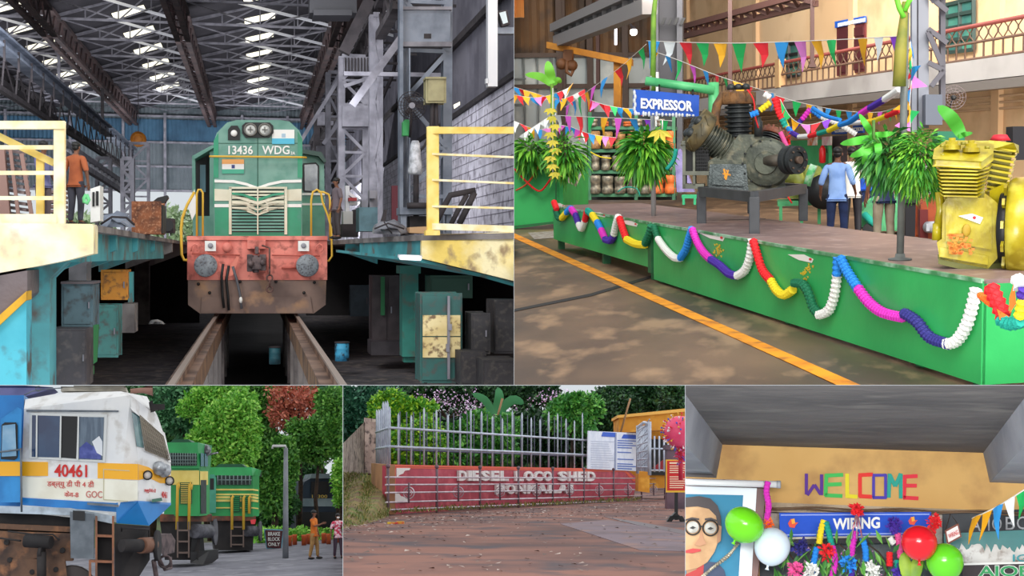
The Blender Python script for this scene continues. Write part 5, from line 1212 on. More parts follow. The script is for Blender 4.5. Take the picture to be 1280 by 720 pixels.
def finned(C, base, axis, r, h, nf, head_r, head_h, mf, mh, nm='cylinder', fin=1.28):
    m = MB(); prof = [(r, 0)]; st = h / nf
    for k in range(nf):
        z = k * st; prof += [(r, z), (r * fin, z + st * .25), (r * fin, z + st * .55), (r, z + st * .7)]
    prof.append((r, h)); m.lathe(prof, base, axis, 28, smooth=False); cy = B(nm, m, mf, C)
    m = MB(); b2 = V(base) + V(axis).normalized() * h; m.lathe([(head_r, 0), (head_r * 1.05, .01), (head_r * 1.05, head_h * .5), (head_r * .9, head_h * .8), (head_r * .4, head_h)], b2, axis, 24)
    u_, w_ = perp(V(axis).normalized())
    for k in range(12): a = 2 * PI * k / 12; m.beam(b2 + (u_ * math.cos(a) + w_ * math.sin(a)) * head_r * .6 + V(axis).normalized() * head_h * .55, b2 + (u_ * math.cos(a) + w_ * math.sin(a)) * head_r * 1.08 + V(axis).normalized() * head_h * .55, .02, head_h * .7)
    hd = B(nm + '_head', m, mh, C); return cy, hd, b2
finned(C, q(923, 172, .25), (0, .0, 1), 16 * K * .82, 41 * K, 7, 20 * K, 16 * K, IRD, RU, 'upright_cylinder', 1.3)
m = MB(); b = q(923, 112, .25); 
for dx, dy in ((-.09, 0), (.09, 0), (0, 0)): m.lathe([(.05, 0), (.05, .05), (.02, .07)], b + V((dx, dy, .0)), n=10)
B('valve_cap', m, IRD, C)
axl = (q(868, 158, 0) - q(905, 183, .1)).normalized(); cy, hd, b2 = finned(C, q(908, 187, .12), axl, 17.5 * K * .85, 33 * K, 8, 25 * K, 20 * K, IR, mat('head_bronze', (110, 96, 64), (84, 78, 60), 6, rough=.5, metal=.3), 'slanted_cylinder', 1.25)
m = MB(); u_, w_ = perp(axl); tip = b2 + axl * .17
for i, j in ((-1, -1), (1, -1), (1, 1), (-1, 1), (0, 0)): m.lathe([(.06, -.05), (.06, .02), (.045, .04), (.02, .05)], tip + u_ * i * .085 + w_ * j * .085 + V((0, -.03, 0)), axl, 12)
B('valve_cap', m, IRD, C)
m = MB(); m.tube([q(898, 170, .1), q(893, 152, .15), q(896, 132, .2), q(903, 120, .22), q(912, 117, .24)], .055, 12); m.tube([q(940, 120, .3), q(944, 140, .35), q(942, 170, .4)], .03); B('air_pipe', m, RU, C)
m = MB(); m.lathe([(.05, 0), (.05, .18), (.03, .2), (.03, .24)], q(948, 171, 0), n=14); B('breather', m, IRD, C)
m = MB(); m.plate([(888, 206), (932, 206), (935, 240), (886, 236)], Yq - .03, .04); m.plate([(892, 210), (928, 210), (930, 232), (891, 230)], Yq - .06, .04); B('sump_cover', m, SCR, C, bevel=.008)
m = MB(); rnd = random.Random(3)
for k in range(12): x = 907 + rnd.gauss(0, 2.4); y = 217 + rnd.gauss(0, 3.5); m.plate([(x, y), (x + 1.8, y + .5), (x + 1, y + 3)], Yq - .065, .004)
m.plate([(904, 211), (906, 211), (908, 222), (906, 222)], Yq - .066, .004); m.plate([(910, 212), (911, 213), (908, 225), (906, 224)], Yq - .066, .004); B('orange_daub', m, mat('daub_orange', (232, 150, 30)), C)
# intercooler at the left
m = MB(); m.rect(853, 177, 857, 236, Yq - .05, .3); m.rect(866, 180, 869, 232, Yq - .05, .3); m.rect(852, 176, 886, 181, Yq - .06, .35); m.rect(853, 214, 886, 219, Yq - .06, .35); m.rect(854, 230, 880, 236, Yq - .05, .3); ic = B('cooler_frame', m, mat('cooler_grey', (120, 122, 108), (92, 94, 84), 4), C)
m = MB()
for k in range(7): m.rect(870, 184 + k * 4.2, 886, 185 + k * 4.2, Yq - .05, .02); m.rect(871 + k * 2.2, 182, 871.8 + k * 2.2, 214, Yq - .04, .02)
B('wire_guard', m, BK, ic)
m = MB(); m.rect(856, 181, 887, 215, Yq + .05, .2); B('core', m, BK, ic)
# second cylinder bank behind right
finned(C, q(962, 186, .5), (q(975, 160, .6) - q(962, 186, .5)), .13, .16, 5, .17, .1, IRD, mat('red_brown', (128, 72, 52), (96, 60, 46), 5), 'rear_cylinder', 1.3)
# pink streamer on it
for i, (c_, pts) in enumerate((('r', [(934, 112), (942, 125), (944, 145), (948, 160)]), ('k', [(975, 165), (981, 178), (985, 187)]))):
    m = MB(); m.tube([q(x, y, -.05 + .2 * i) for x, y in smooth_pts(pts, 3)], .03, 5, flat=.3); one('paper_streamer', m, pm(c_), ('red crepe streamer hanging beside the upright finned cylinder', 'pink crepe streamer on the rear of the dark compressor')[i], 'streamer')
one('paper_rosette', MB().foliage(q(980, 180, .45), (.07, .05, .16), 70, .07, 5, .2), pm('r'), 'red fringed paper behind the bearing cover', 'paper decoration')

# ---- yellow compressor
YP = mat('yellow_enamel', (178, 162, 26), (146, 128, 20), 4, rough=.28, bump=.06, bscale=15, c3=(190, 178, 60), s3=7); YS = mat('yellow_shade', (150, 140, 30), (120, 112, 26), 4, rough=.4)
yb = S2.on(1200, 338, zt); Yy = yb.y
def y_(x, y, d=0): return at(x, y, Yy + d)
KY = Yy / F
Z = thing('air_compressor', 'bright yellow two-cylinder compressor on the near table end', 'compressor', y_(1205, 342))
m = MB(); m.prism([y_(1172, 318, 0), y_(1236, 330, 0), y_(1236, 345, 0), y_(1173, 330, 0)], e2 * .34); B('plinth', m, mat('olive_plinth', (96, 98, 44), (78, 80, 40), 4), Z)
m = MB(); m.prism([y_(1174, 304), y_(1177, 322), y_(1234, 333), y_(1244, 322), y_(1246, 300), y_(1244, 255), y_(1230, 244), y_(1190, 244), y_(1181, 256), y_(1180, 300)], (.05, .42, 0)); B('crankcase', m, YP, Z, bevel=.015)
m = MB(); m.prism([y_(1176, 310, -.02), y_(1234, 321, -.02), y_(1234, 330, -.02), y_(1175, 320, -.02)], (.05, .4, 0)); B('foot_flange', m, YP, Z, bevel=.006)
m = MB(); m.prism([y_(1186, 249, -.02), y_(1234, 249, -.02), y_(1238, 262, -.02), y_(1238, 310, -.02), y_(1184, 300, -.02), y_(1184, 262, -.02)], (0, .02, 0)); B('front_cover', m, YP, Z, bevel=.01)
# near block with fins tilted
for k in range(8):
    y = 208 + k * 4.6; w = 1 - k * .012
    xa = 1170 + (k * .8); xb = 1240 - k * 1.4; m = MB()
    m.prism([y_(xa, y + 1, -.06), y_(xa + 4, y + 4, -.1), y_(1222, y + 5, -.1), y_(xb - 3, y + 1, .0), y_(xb, y - 3, .22), y_(xa + 6, y - 4, .26)], (0, 0, -1.7 * KY)); B('fin', m, YP, Z)
m = MB(); m.prism([y_(1177, 205, 0), y_(1232, 206, 0), y_(1230, 250, 0), y_(1184, 248, 0)], (0, .22, 0)); B('cylinder_block', m, YS, Z)
m = MB(); m.prism([y_(1168, 198, -.08), y_(1226, 201, -.1), y_(1240, 190, .1), y_(1240, 177, .24), y_(1184, 176, .26), y_(1170, 186, .1)], (0, 0, -9 * KY)); hd = B('cylinder_head', m, YP, Z, bevel=.012)
for x, y, r in ((1190, 187, 10), (1214, 190, 10)):
    m = MB(); k = KY; m.lathe([(r * k, 0), (r * k, 5 * k), (r * k * .75, 7 * k), (r * k * .72, 10 * k), (r * k * .4, 11 * k), (r * k * .4, 14 * k), (r * .3 * k, 14 * k)], y_(x, y, .05) + V((0, 0, 0)), n=18, smooth=False); B('valve_cover', m, YP, hd)
m = MB()
for x, y in ((1178, 196), (1198, 200), (1222, 198), (1234, 186), (1204, 181), (1178, 184)): m.lathe([(.018, 0), (.018, .02)], y_(x, y, .0), n=6)
B('bolt', m, YS, hd)
# rear slanted block
for k in range(8):
    y = 186 + k * 7; m = MB(); m.prism([y_(1240 - k, y - 3, .3), y_(1270 - k * 1.5, y + 2, .3), y_(1273 - k * 1.5, y - 2, .5), y_(1242 - k, y - 7, .5)], (0, 0, -2.4 * KY)); B('rear_fin', m, YP, Z)
m = MB(); m.prism([y_(1242, 182, .36), y_(1266, 186, .36), y_(1256, 245, .36), y_(1238, 240, .36)], (0, .15, 0)); B('rear_cylinder', m, YS, Z)
m = MB(); m.prism([y_(1238, 177, .28), y_(1266, 179, .28), y_(1273, 183, .4), y_(1273, 190, .4), y_(1266, 190, .28), y_(1238, 186, .28)], (0, .2, 0)); B('rear_head', m, YP, Z, bevel=.01)
m = MB(); m.prism([y_(1238, 240, .1), y_(1254, 232, .2), y_(1262, 246, .2), y_(1252, 262, .1), y_(1246, 300, .1), y_(1240, 300, .1)], (0, .2, 0)); B('shoulder', m, YP, Z, bevel=.01)
# flywheel at the right edge
fc = y_(1268, 285, .1); fax = V((1, -.28, 0)).normalized(); m = MB(); m.lathe([(.1, -.04), (.34, -.03), (.36, 0), (.36, .1), (.33, .12), (.1, .12)], fc, fax, 36); B('flywheel', m, YP, Z)
m = MB(); u_, w_ = perp(fax)
for k in range(12): a = 2 * PI * k / 12; m.beam(fc + (u_ * math.cos(a) + w_ * math.sin(a)) * .1 + fax * -.05, fc + (u_ * math.cos(a + .4) + w_ * math.sin(a + .4)) * .33 + fax * -.05, .02, .05)
B('fan_blade', m, YP, Z)
m = MB(); m.lathe([(.12, 0), (.25, .02), (.25, .1)], y_(1247, 285, .1), fax, 24); B('shaft_housing', m, BK, Z)
m = MB(); m.tube([y_(1174, 240, .1), y_(1176, 262, .1), y_(1171, 290, .1)], .03, 10); m.lathe([(.035, 0), (.03, .12)], y_(1171, 300, .1), n=12); B('oil_filler', m, YP, Z)
m = MB(); m.plate([(1198, 270), (1215, 267), (1229, 272), (1225, 280), (1212, 275)], Yy - .03, .004); B('white_daub', m, CW, Z)
m = MB(); m.ball(y_(1218, 272, -.035), .012, 8, .005); B('red_dot', m, CRD, Z)
m = MB(); rnd = random.Random(5)
for k in range(80): x = 1194 + abs(rnd.gauss(0, 13)) - 10; y = 306 + rnd.gauss(0, 7); x = max(1182, min(1232, x)); y = min(315, max(292, y)); m.plate([(x, y), (x + 4, y + .6), (x + 3, y + 3.4), (x - .5, y + 3)], Yy - .045, .003)
B('orange_smear', m, mat('smear_orange', (228, 112, 24), (220, 140, 30), 9, rough=.4), Z)
m = MB(); m.ball(y_(1208, 288, -.04), .03, 10, .008, .045); B('ochre_daub', m, mat('ochre', (172, 140, 34)), Z)
m = MB(); m.lathe([(.0, .05), (.05, .045), (.08, .0)], y_(1250, 176, .8), n=14); one('red_cap', m, mat('cap_red', (220, 40, 56)), 'red round cap seen just behind the yellow compressor', 'cap')

# ---- added unseen fill lights brightening the hall, then its visible lamps
area('hall_daylight', (6, 4, 7), (1, 24, 0), 10, 6, 1700, (1, .97, .92))
area('hall_roof_light', (3, 24, 6.5), (14, 40, 2.5), 14, 4, 2000, (1, .97, .92)); area('hall_low_light', (6, 18, .6), (16, 34, .8), 8, 1.2, 900, (1, .97, .92)); area('hall_end_light', (0, 30, 5), (-2, 45, 4), 6, 3, 450, (1, .95, .88))
t = thing('lamp', 'small bright white lamp high on the sheeting behind the bunting', 'lamp', at(792, 46, 42)); m = MB(); m.ball(at(792, 40, 42), .12, 12); B('bulb', m, mat('lamp_glow', (255, 250, 240), emit=8), t)
m = MB(); m.tube([at(780, 22, 42), at(788, 30, 42), at(792, 36, 42)], .04); m.tube([at(792, 37, 42), at(792, 33, 42)], .08); B('arm', m, m_dsteel, t)
m = MB(); m.rect(768, 22, 771, 56, 42, .1); one('tube_light', m, mat('tube_glow', (240, 240, 250), emit=1.5), 'thin upright white tube light on the end wall', 'lamp')

# ---- storage rack with drums of parts
def cylpart(label, x, y0, y1, r, Y, mt, group, name='cylinder_liner'):
    t_ = at(x, y1, Y); k = Y / F; m = MB(); h = (y1 - y0) * k; r *= k
    m.lathe([(r * .9, 0), (r, .02), (r, h * .3), (r * .92, h * .33), (r * .92, h * .6), (r, h * .63), (r, h * .96), (r * .8, h), (r * .6, h)], t_, n=16)
    return one(name, m, mt, label, 'machine part', group)
Yk = 33.0
t = thing('storage_rack', 'green steel rack holding rows of grey cylinders behind the table', 'rack', at(790, 246, Yk)); mg_ = mat('rack_green', (70, 128, 92), (52, 98, 72), 3)
m = MB()
for x in (737, 795, 842): m.rect(x - 2, 140, x + 2, 250, Yk - .1, .12)
B('upright', m, mg_, t)
for y in (158, 186.5, 213, 242):
    m = MB(); m.rect(736, y, 843, y + 4, Yk - .05, 1.2); B('shelf', m, mg_, t)
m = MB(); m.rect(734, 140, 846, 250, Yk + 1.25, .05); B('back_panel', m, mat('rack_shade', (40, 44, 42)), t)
LN = mat('liner_steel', (150, 142, 124), (98, 92, 80), 9, rough=.4, metal=.4); LO = mat('liner_orange', (214, 108, 40), (160, 80, 36), 6)
LB = mat('liner_brass', (176, 132, 80), (130, 96, 60), 8, metal=.3)
for row, (yb, h, r, n, mt, nm) in enumerate(((242, 23, 7.4, 7, LN, 'bottom'), (213, 20, 5.8, 8, LN, 'middle'), (186, 22, 6.6, 7, LB, 'upper'))):
    for k in range(n):
        x = 744 + k * (94 / (n - 1)); cylpart('%s cylinder standing on the %s shelf of the green rack' % ('grey steel' if row < 2 else 'brown', nm) if not (row != 1 and k in (5, 6)) else 'orange cylinder on the %s shelf of the green rack, %s of the two' % (nm, ('left', 'right')[k - 5]), x, yb - h + (k % 3) * .8, yb, r, Yk, LO if (row != 1 and k in (5, 6)) else mt, 'cylinders on the %s shelf of the green rack' % nm)
for k in range(7): cylpart('small orange part standing on the top shelf of the green rack', 742 + k * 14, 149 + (k % 2) * 3, 158, 5, Yk, LO if k % 2 else LN, 'parts on the top shelf of the green rack', 'machine_part')
# low bench with papers under the compressor
t = thing('plastic_stool', 'pale green plastic stool behind the dark compressor stand', 'stool', at(860, 256, 27)); m = MB(); m.rect(852, 244, 871, 248, 27, .4); B('seat', m, mat('plastic_green', (60, 190, 130)), t)
for x in (853, 867):
    m = MB(); m.rect(x, 248, x + 3, 256, 27, .1); B('leg', m, MATS['plastic_green'], t)
m = MB(); m.plate([(858, 214), (868, 240), (846, 240), (843, 190), (850, 186), (856, 196)], 30, .4); one('cloth_cover', m, mat('cloth_violet', (150, 140, 190), (120, 110, 160), 4), 'pale violet cloth hanging between the rack and the dark compressor', 'cloth')

# ---- bright green cabinets at the left with plants
t = thing('green_cabinet', 'bright green steel cabinet at the left edge with red paper cross', 'cabinet', at(690, 284, 27))
m = MB(); m.prism([at(636, 203, 27), at(704, 205, 27), at(704, 278, 27), at(636, 287, 27)], (0, .2, 0)); m.prism([at(704, 205, 27), at(734, 206, 30), at(734, 266, 30), at(704, 278, 27)], (0, .2, 0)); B('body', m, mat('cab_bright_green', (44, 166, 84), (38, 150, 76), 1.5), t)
m = MB(); m.beam(at(695, 206, 26.9), at(695, 278, 26.9), .03); m.beam(at(640, 284, 26.9), at(704, 277, 26.9), .05); B('seam', m, mat('seam_dark', (26, 100, 52)), t)
t = thing('paper_garland', 'red twisted paper garland crossed on the bright green cabinet', 'garland', at(668, 240, 26.8))
for pts in ([(643, 211), (655, 224), (668, 236), (677, 238), (688, 224), (694, 212)], [(645, 238), (656, 232), (665, 222), (673, 208)]):
    m = MB(); m.tube([at(*p, 26.8) for p in smooth_pts(pts, 4)], .05, 6, flat=.4, smooth=False); B('strand', m, pm('r') if pts[0][1] == 211 else mat('brick_red', (190, 80, 40)), t)
m = MB(); m.tube([at(*p, 26.7) for p in ((703, 208), (712, 228), (719, 232), (727, 214))], .03, 5); one('paper_ribbon', m, CW, 'white looped ribbon on the side of the bright green cabinet', 'ribbon')
LG = leafmat('fern_green', (30, 100, 24), (140, 204, 60), (70, 156, 40)); LG2 = leafmat('banana_green', (96, 190, 50), (140, 214, 70)); LD = leafmat('mango_leaf', (20, 76, 30), (96, 160, 64), (48, 118, 44))
def bush(label, x, y, rx, ry, Y, n, size, mt=LG, name='potted_plant', droop=True, seed=1, stem=None):
    t = thing(name, label, 'plant', at(x, y + ry, Y)); rnd = random.Random(seed); k = Y / F; c = at(x, y, Y); m = MB()
    for i in range(n):
        d = V((rnd.gauss(0, 1), rnd.gauss(0, .7), rnd.gauss(0, 1))).normalized(); q_ = c + V((d.x * rx * k, d.y * rx * k * .7, d.z * ry * k)) * (.25 + .7 * rnd.random())
        dd = d * 1.0 + V((rnd.uniform(-.5, .5), rnd.uniform(-.5, .1), -.7 if droop else .3)); m.leaf(q_, dd, size * rnd.uniform(.7, 1.4), size * .24, droop=.25)
    B('foliage', m, mt, t)
    m = MB()
    for i in range(7): a = rnd.uniform(0, 6.28); m.tube([c + V((0, 0, -ry * k * .6)), c + V((math.cos(a) * rx * k * .3, 0, math.sin(a) * ry * k * .3)), c + V((math.cos(a) * rx * k * .8, 0, math.sin(a) * ry * k * .7))], .012 * Y / 15, 5)
    B('stem', m, mat('twig_green', (70, 110, 40)), t)
    return t
bush('leafy green branches on top of the bright green cabinet at the left edge', 662, 190, 24, 17, 26.8, 420, .26, seed=2)
bush('drooping fern fronds over the bright green cabinet corner', 707, 195, 22, 26, 26.2, 480, .25, seed=3)
bush('bushy green branch bundle tied to the sign post below the blue sign', 806, 188, 21, 22, Yp - .1, 620, .26, seed=4)
t = thing('banana_plant', 'tall young banana plant with two broad leaves behind the cabinet', 'plant', at(692, 215, 26)); m = MB(); m.tube([at(694, 215, 26), at(691, 150, 26), at(690, 105, 26)], [.07, .05, .03], 8); B('stem', m, MATS['stem_green'], t)
def blade(m, pts, w, Y):
    """broad leaf along pixel midrib pts"""
    P = [at(*p, Y + .05 * math.sin(i)) for i, p in enumerate(smooth_pts(pts, 4))]; n = len(P); k = Y / F; L_ = []; R_ = []
    for i, p in enumerate(P):
        d = (P[min(i + 1, n - 1)] - P[max(i - 1, 0)]).normalized(); s_ = d.cross(V((0, 1, 0))).normalized(); ww = w * k * math.sin(PI * min(1, (.12 + .88 * i / (n - 1)))) ** .6
        L_.append(p + s_ * ww + V((0, .1 * ww, 0))); R_.append(p - s_ * ww + V((0, .1 * ww, 0)))
    m.add(L_ + P + R_, [(i, i + 1, n + i + 1, n + i) for i in range(n - 1)] + [(n + i, n + i + 1, 2 * n + i + 1, 2 * n + i) for i in range(n - 1)], True)
for i, (pts, w) in enumerate((([(690, 105), (687, 90), (684, 76)], 6.5), ([(690, 106), (676, 96), (656, 93)], 5), ([(690, 106), (697, 100), (701, 104)], 4))):
    m = MB(); blade(m, pts, w, 26); B('leaf', m, LG2, t)
for i, (x, y, n) in enumerate(((691, 150, 9), (828, 160, 4))):
    Y = (26, Yp - .3)[i]; t = thing('palm_leaf_chain', ('string of folded yellow palm leaf stars hanging by the banana plant', 'folded yellow palm leaf star below the blue sign')[i], 'decoration', at(x, y, Y)); m = MB()
    for k in range(n if i == 0 else 1):
        yy = y + k * 10 - 15 if i == 0 else y + 2; c = at(x + (k % 3 - 1) * 3, yy, Y - .1)
        for a in (-2.6, -2.0, -1.2, -.6): m.leaf(c, (math.cos(a), 0, math.sin(a)), .17 if i == 0 else .2, .07, up=(0, -1, 0))
    B('star', m, mat('palm_yellow', (228, 210, 74), (200, 190, 60), 5), t)
    m = MB(); m.tube([at(x, y - 40 if i == 0 else y - 10, Y - .08), at(x, y + 70 if i == 0 else y + 2, Y - .08)], .01, 4); B('string', m, CW, t)
# bushes about the grey pole
bush('dense bundle of mango leaves tied round the plain grey pole', 1112, 196, 30, 32, Y2p - .1, 620, .13, LD, seed=7)
bush('feathery fern fronds spreading right from the plain grey pole', 1150, 203, 34, 42, Y2p - .3, 1500, .075, LG, seed=8)
t = thing('banana_leaf', 'cluster of broad young leaves left of the grey pole', 'plant', at(1088, 200, Y2p - .2)); m = MB()
for pts, w in (([(1090, 172), (1072, 176), (1050, 180)], 5), ([(1090, 172), (1080, 188), (1062, 196)], 5), ([(1092, 172), (1086, 190), (1078, 206)], 5.5), ([(1092, 170), (1098, 184), (1096, 204)], 4.5), ([(1092, 170), (1084, 158), (1074, 142)], 4), ([(1092, 168), (1106, 168), (1118, 166)], 3.5)): blade(m, pts, w, Y2p - .2)
B('leaf', m, LG2 if False else leafmat('young_green', (60, 160, 40), (90, 190, 60)), t)
m = MB(); m.tube([at(1092, 150, Y2p - .2), at(1092, 172, Y2p - .2), at(1110, 190, Y2p - .15)], .012); B('stem', m, MATS['twig_green'], t)
t = thing('banana_leaf', 'large upright banana leaf behind the fern fronds', 'plant', at(1200, 172, 14)); m = MB(); blade(m, [(1204, 172), (1190, 148), (1172, 132)], 8, 14); B('leaf', m, MATS['young_green'], t); m = MB(); blade(m, [(1198, 170), (1206, 168), (1216, 166)], 3, 14); B('leaf', m, MATS['young_green'], t)
m = MB(); m.rect(1172, 164, 1206, 186, 16, .5); one('green_crate', m, mat('crate_teal', (46, 130, 96)), 'teal green crate behind the fern fronds', 'crate')

# ---- bunting
BC = {'r': (236, 40, 52), 'y': (246, 178, 24), 'g': (28, 184, 92), 'b': (44, 150, 222), 'm': (226, 90, 206), 'w': (236, 240, 240), 'p': (150, 70, 220), 'k': (240, 140, 220)}
def bunting(label, pts, Ys, seq, size_, seed=0, group=None, swing=.25, hgt=1.35, name='bunting'):
    size = size_ * 1.3; t = thing(name, label, 'bunting', at(*pts[0], Ys[0])); rnd = random.Random(seed)
    P = smooth_pts([(x, y, Y) for (x, y), Y in zip(pts, Ys)], 6); Q = [at(*p) for p in P]
    m = MB(); m.tube(Q, .005, 4); B('string', m, CW, t)
    cum = [0]
    for i in range(len(Q) - 1): cum.append(cum[-1] + (Q[i + 1] - Q[i]).length)
    n = len(seq)
    for k in range(n):
        s0 = cum[-1] * (k + .5) / n; i = max(j for j in range(len(cum)) if cum[j] <= s0); i = min(i, len(Q) - 2); f = (s0 - cum[i]) / max(1e-6, cum[i + 1] - cum[i]); c = Q[i].lerp(Q[i + 1], f); d = (Q[i + 1] - Q[i]).normalized()
        if seq[k] == ' ': continue
        w = size * c.y / F / 2; dn = (V((0, 0, -1)) + V((rnd.uniform(-swing, swing), rnd.uniform(-swing, swing), 0)) + d * rnd.uniform(-swing, swing)).normalized(); h = 2 * w * hgt * rnd.uniform(.85, 1.15); b = V((rnd.uniform(-.3, .3), rnd.uniform(-.3, .3), 0)) * w
        m = MB(); nn = d.cross(dn).normalized() * .003
        a0, a1 = c - d * w, c + d * w; m0 = c + dn * h * .5 + b; tip = c + dn * h
        m.add([a0, c + b * .5, a1, a0.lerp(tip, .5) + b, a1.lerp(tip, .5) + b, tip], [(0, 1, 3), (1, 4, 3), (1, 2, 4), (3, 4, 5)])
        ps = [v + nn for v in m.v]; m.add(ps, [(3, 1, 0), (3, 4, 1), (4, 2, 1), (5, 4, 3)])
        B({'r': 'red', 'y': 'yellow', 'g': 'green', 'b': 'blue', 'm': 'magenta', 'w': 'white', 'p': 'purple', 'k': 'pink'}[seq[k]] + '_pennant', m, mat('flag_' + seq[k], BC[seq[k]], rough=.6), t)
    return t
bunting('bunting string rising from the rack to the sign post top', [(706, 134), (740, 110), (775, 84), (808, 55)], [24, 22, 21, 20], 'mbgymbryg', 14, 1)
bunting('level bunting string from the left past below the blue sign', [(690, 144), (730, 146), (780, 148), (840, 151)], [23, 22, 21, 20], 'wmrgymbpg', 13, 2)
bunting('bunting string from the sign post across the balcony to the grey pole', [(808, 51), (860, 53), (920, 54), (990, 52), (1060, 49), (1128, 45)], [20, 19, 18, 17, 15.5, 14], 'bwrgygrbkyg ywp', 22, 3, hgt=1.15)
bunting('bunting string from the sign post down to the dark compressor', [(812, 62), (850, 76), (890, 92), (925, 104), (970, 118)], [20, 19, 18, 17, 19], 'ybgmbrgyr rb', 13, 4)
bunting('pennants hanging along the grey pole at the right', [(1138, 52), (1140, 90), (1137, 130), (1138, 160)], [13, 13, 13, 13], 'bygrbkrbyogk'.replace('o', 'y'), 13, 5, swing=1.4)
bunting('long low bunting string across the beige wall behind the compressors', [(965, 118), (1000, 128), (1050, 138), (1100, 140), (1135, 128)], [22, 22, 21, 20, 19], 'rgywbgbrymgyb', 10, 6)
bunting('short bunting string in front of the green partition', [(975, 124), (990, 148), (1010, 156), (1040, 148)], [20, 20, 20, 20], 'ggykrp', 9, 7)
for i, (pts, Y, seq) in enumerate((([(640, 108), (668, 116), (700, 124), (730, 112)], 36, 'bryoykrbyrwr'), ([(640, 118), (672, 122), (706, 112), (716, 104)], 34, 'yrobkrybrwy'), ([(640, 150), (672, 162), (700, 156), (735, 168)], 31, 'wrybkrmbrw'), ([(650, 170), (680, 150), (694, 142)], 29, 'wwwwwww'), ([(735, 124), (760, 132), (790, 136), (800, 132)], 31, 'rkrrgbybr'), ([(712, 158), (740, 168), (770, 172)], 29, 'bmrbykr'))):
    bunting(['upper faded bunting string at the left edge of the hall', 'second faded bunting string at the left edge, sagging', 'low bunting string above the green cabinet', 'string of small white pennants beside the banana plant', 'string of small pennants against the sheeting left of the blue sign', 'small bunting string across the top of the green rack'][i], pts, [Y] * len(pts), seq.replace('o', 'y'), 8, 20 + i, swing=.5)
# crepe chains
ch = lambda Y0, Y1, pts: (lambda x, y: at(x, y, Y0 + (Y1 - Y0) * (x - pts[0]) / (pts[1] - pts[0])))
pl = ch(13.5, 20, (1125, 985))
garland('thick coloured crepe chain swinging down from the grey pole to the left', [('w', [(1124, 112), (1106, 124)]), ('p', [(1106, 124), (1087, 135)]), ('m', [(1087, 135), (1076, 142)]), ('b', [(1076, 142), (1062, 152), (1050, 156)]), ('y', [(1050, 156), (1036, 163)]), ('t', [(1036, 163), (1023, 167)]), ('r', [(1023, 167), (1012, 170)]), ('w', [(1012, 170), (999, 171)]), ('p', [(999, 171), (990, 166)]), ('b', [(990, 166), (985, 160)]), ('y', [(985, 160), (980, 148)]), ('r', [(980, 148), (976, 128)])], pl, .032)
pl = ch(14, 20, (1125, 1010))
garland('red and yellow crepe chain from the grey pole, below the thick one', [('r', [(1125, 138), (1108, 145)]), ('y', [(1108, 145), (1092, 151), (1078, 153)]), ('w', [(1078, 153), (1060, 154)]), ('b', [(1050, 150), (1032, 145), (1016, 135)]), ], pl, .026)
garland('purple and magenta crepe chain looping before the green partition', [('p', [(990, 162), (1002, 150)]), ('m', [(1002, 150), (1013, 136)]), ('b', [(1013, 136), (1026, 146)]), ('w', [(1026, 146), (1050, 156), (1070, 168)])], lambda x, y: at(x, y, 20.5), .04)
garland('yellow and white crepe chain over the dark compressor', [('w', [(955, 117), (963, 122)]), ('y', [(963, 128), (950, 138)]), ('b', [(948, 140), (938, 144)]), ('r', [(968, 122), (973, 140), (977, 148)]), ('t', [(977, 148), (982, 158)])], lambda x, y: at(x, y, 15.5), .035)
m = MB(); m.tube([at(x, y, Yp - .5) for x, y in smooth_pts([(845, 186), (842, 200), (833, 212)], 3)], .03, 5, flat=.3); m.tube([at(x, y, 27) for x, y in smooth_pts([(772, 240), (782, 234), (796, 236), (800, 245)], 3)], .05, 5, flat=.3)
one('paper_ribbon', m, pm('t'), 'teal paper ribbon lying at the back of the table', 'ribbon')
m = MB(); m.tube([at(x, y, 27) for x, y in smooth_pts([(738, 190), (750, 196), (764, 198)], 3)], .05, 5, flat=.3); m.tube([at(x, y, 24) for x, y in ((782, 193), (776, 202), (771, 214))], .04, 5, flat=.3); one('paper_ribbon', m, pm('y'), 'yellow paper ribbon draped across the green rack', 'ribbon')

# ---- people behind the table
def stand(px, Y): p = at(px, 185, Y); return (p.x, p.y, Z2F)
LBS = mat('pale_blue_shirt', (150, 184, 238), (126, 160, 220), 5, rough=.9); NVJ = mat('navy_jeans', (34, 50, 92), (26, 38, 72), 6, rough=.9); BKT = mat('black_trousers', (30, 28, 36)); KH = mat('khaki_trousers', (170, 156, 134), (148, 134, 112), 5, rough=.9)
Y = 21.5; person('man in pale blue shirt and navy jeans seen from behind', stand(1047, Y), 1.60, math.radians(170), LBS, NVJ, armL=((.27, .02, 1.12), (.3, -.12, .92)), armR=((-.26, .02, 1.12), (-.28, -.16, .95)), sleeves=.8)
Y = 22.8; person('man in white shirt and black trousers partly behind the pale blue shirt', stand(1065, Y), 1.60, math.radians(175), mat('white_shirt', (224, 222, 216)), BKT)
Y = 26.0; person('man in royal blue shirt with arms bent behind the leaves', stand(1085, Y), 1.62, math.radians(150), mat('royal_shirt', (36, 90, 206), (28, 74, 180), 4), NVJ, armR=((-.25, -.05, 1.12), (-.05, -.3, 1.1)))
Y = 20.5; person('man in khaki trousers and navy shirt hidden behind the leaf bundle', stand(1106, Y), 1.60, math.radians(200), mat('navy_shirt', (30, 42, 84)), KH, armR=((-.28, -.06, 1.14), (-.38, -.28, 1.12)))
Y = 24; person('person in mauve grey top standing behind the yellow compressor', stand(1168, Y), 1.5, math.radians(190), mat('mauve_top', (150, 124, 150), (120, 96, 120), 4), mat('dark_blue_trousers', (24, 34, 70)))
m = MB(); p = at(1157, 213, 20); m.box(p + V((-.05, 0, -.06)), p + V((.06, .02, .06))); one('mobile_phone', m, WH, 'white mobile phone held up beside the fern fronds', 'phone')
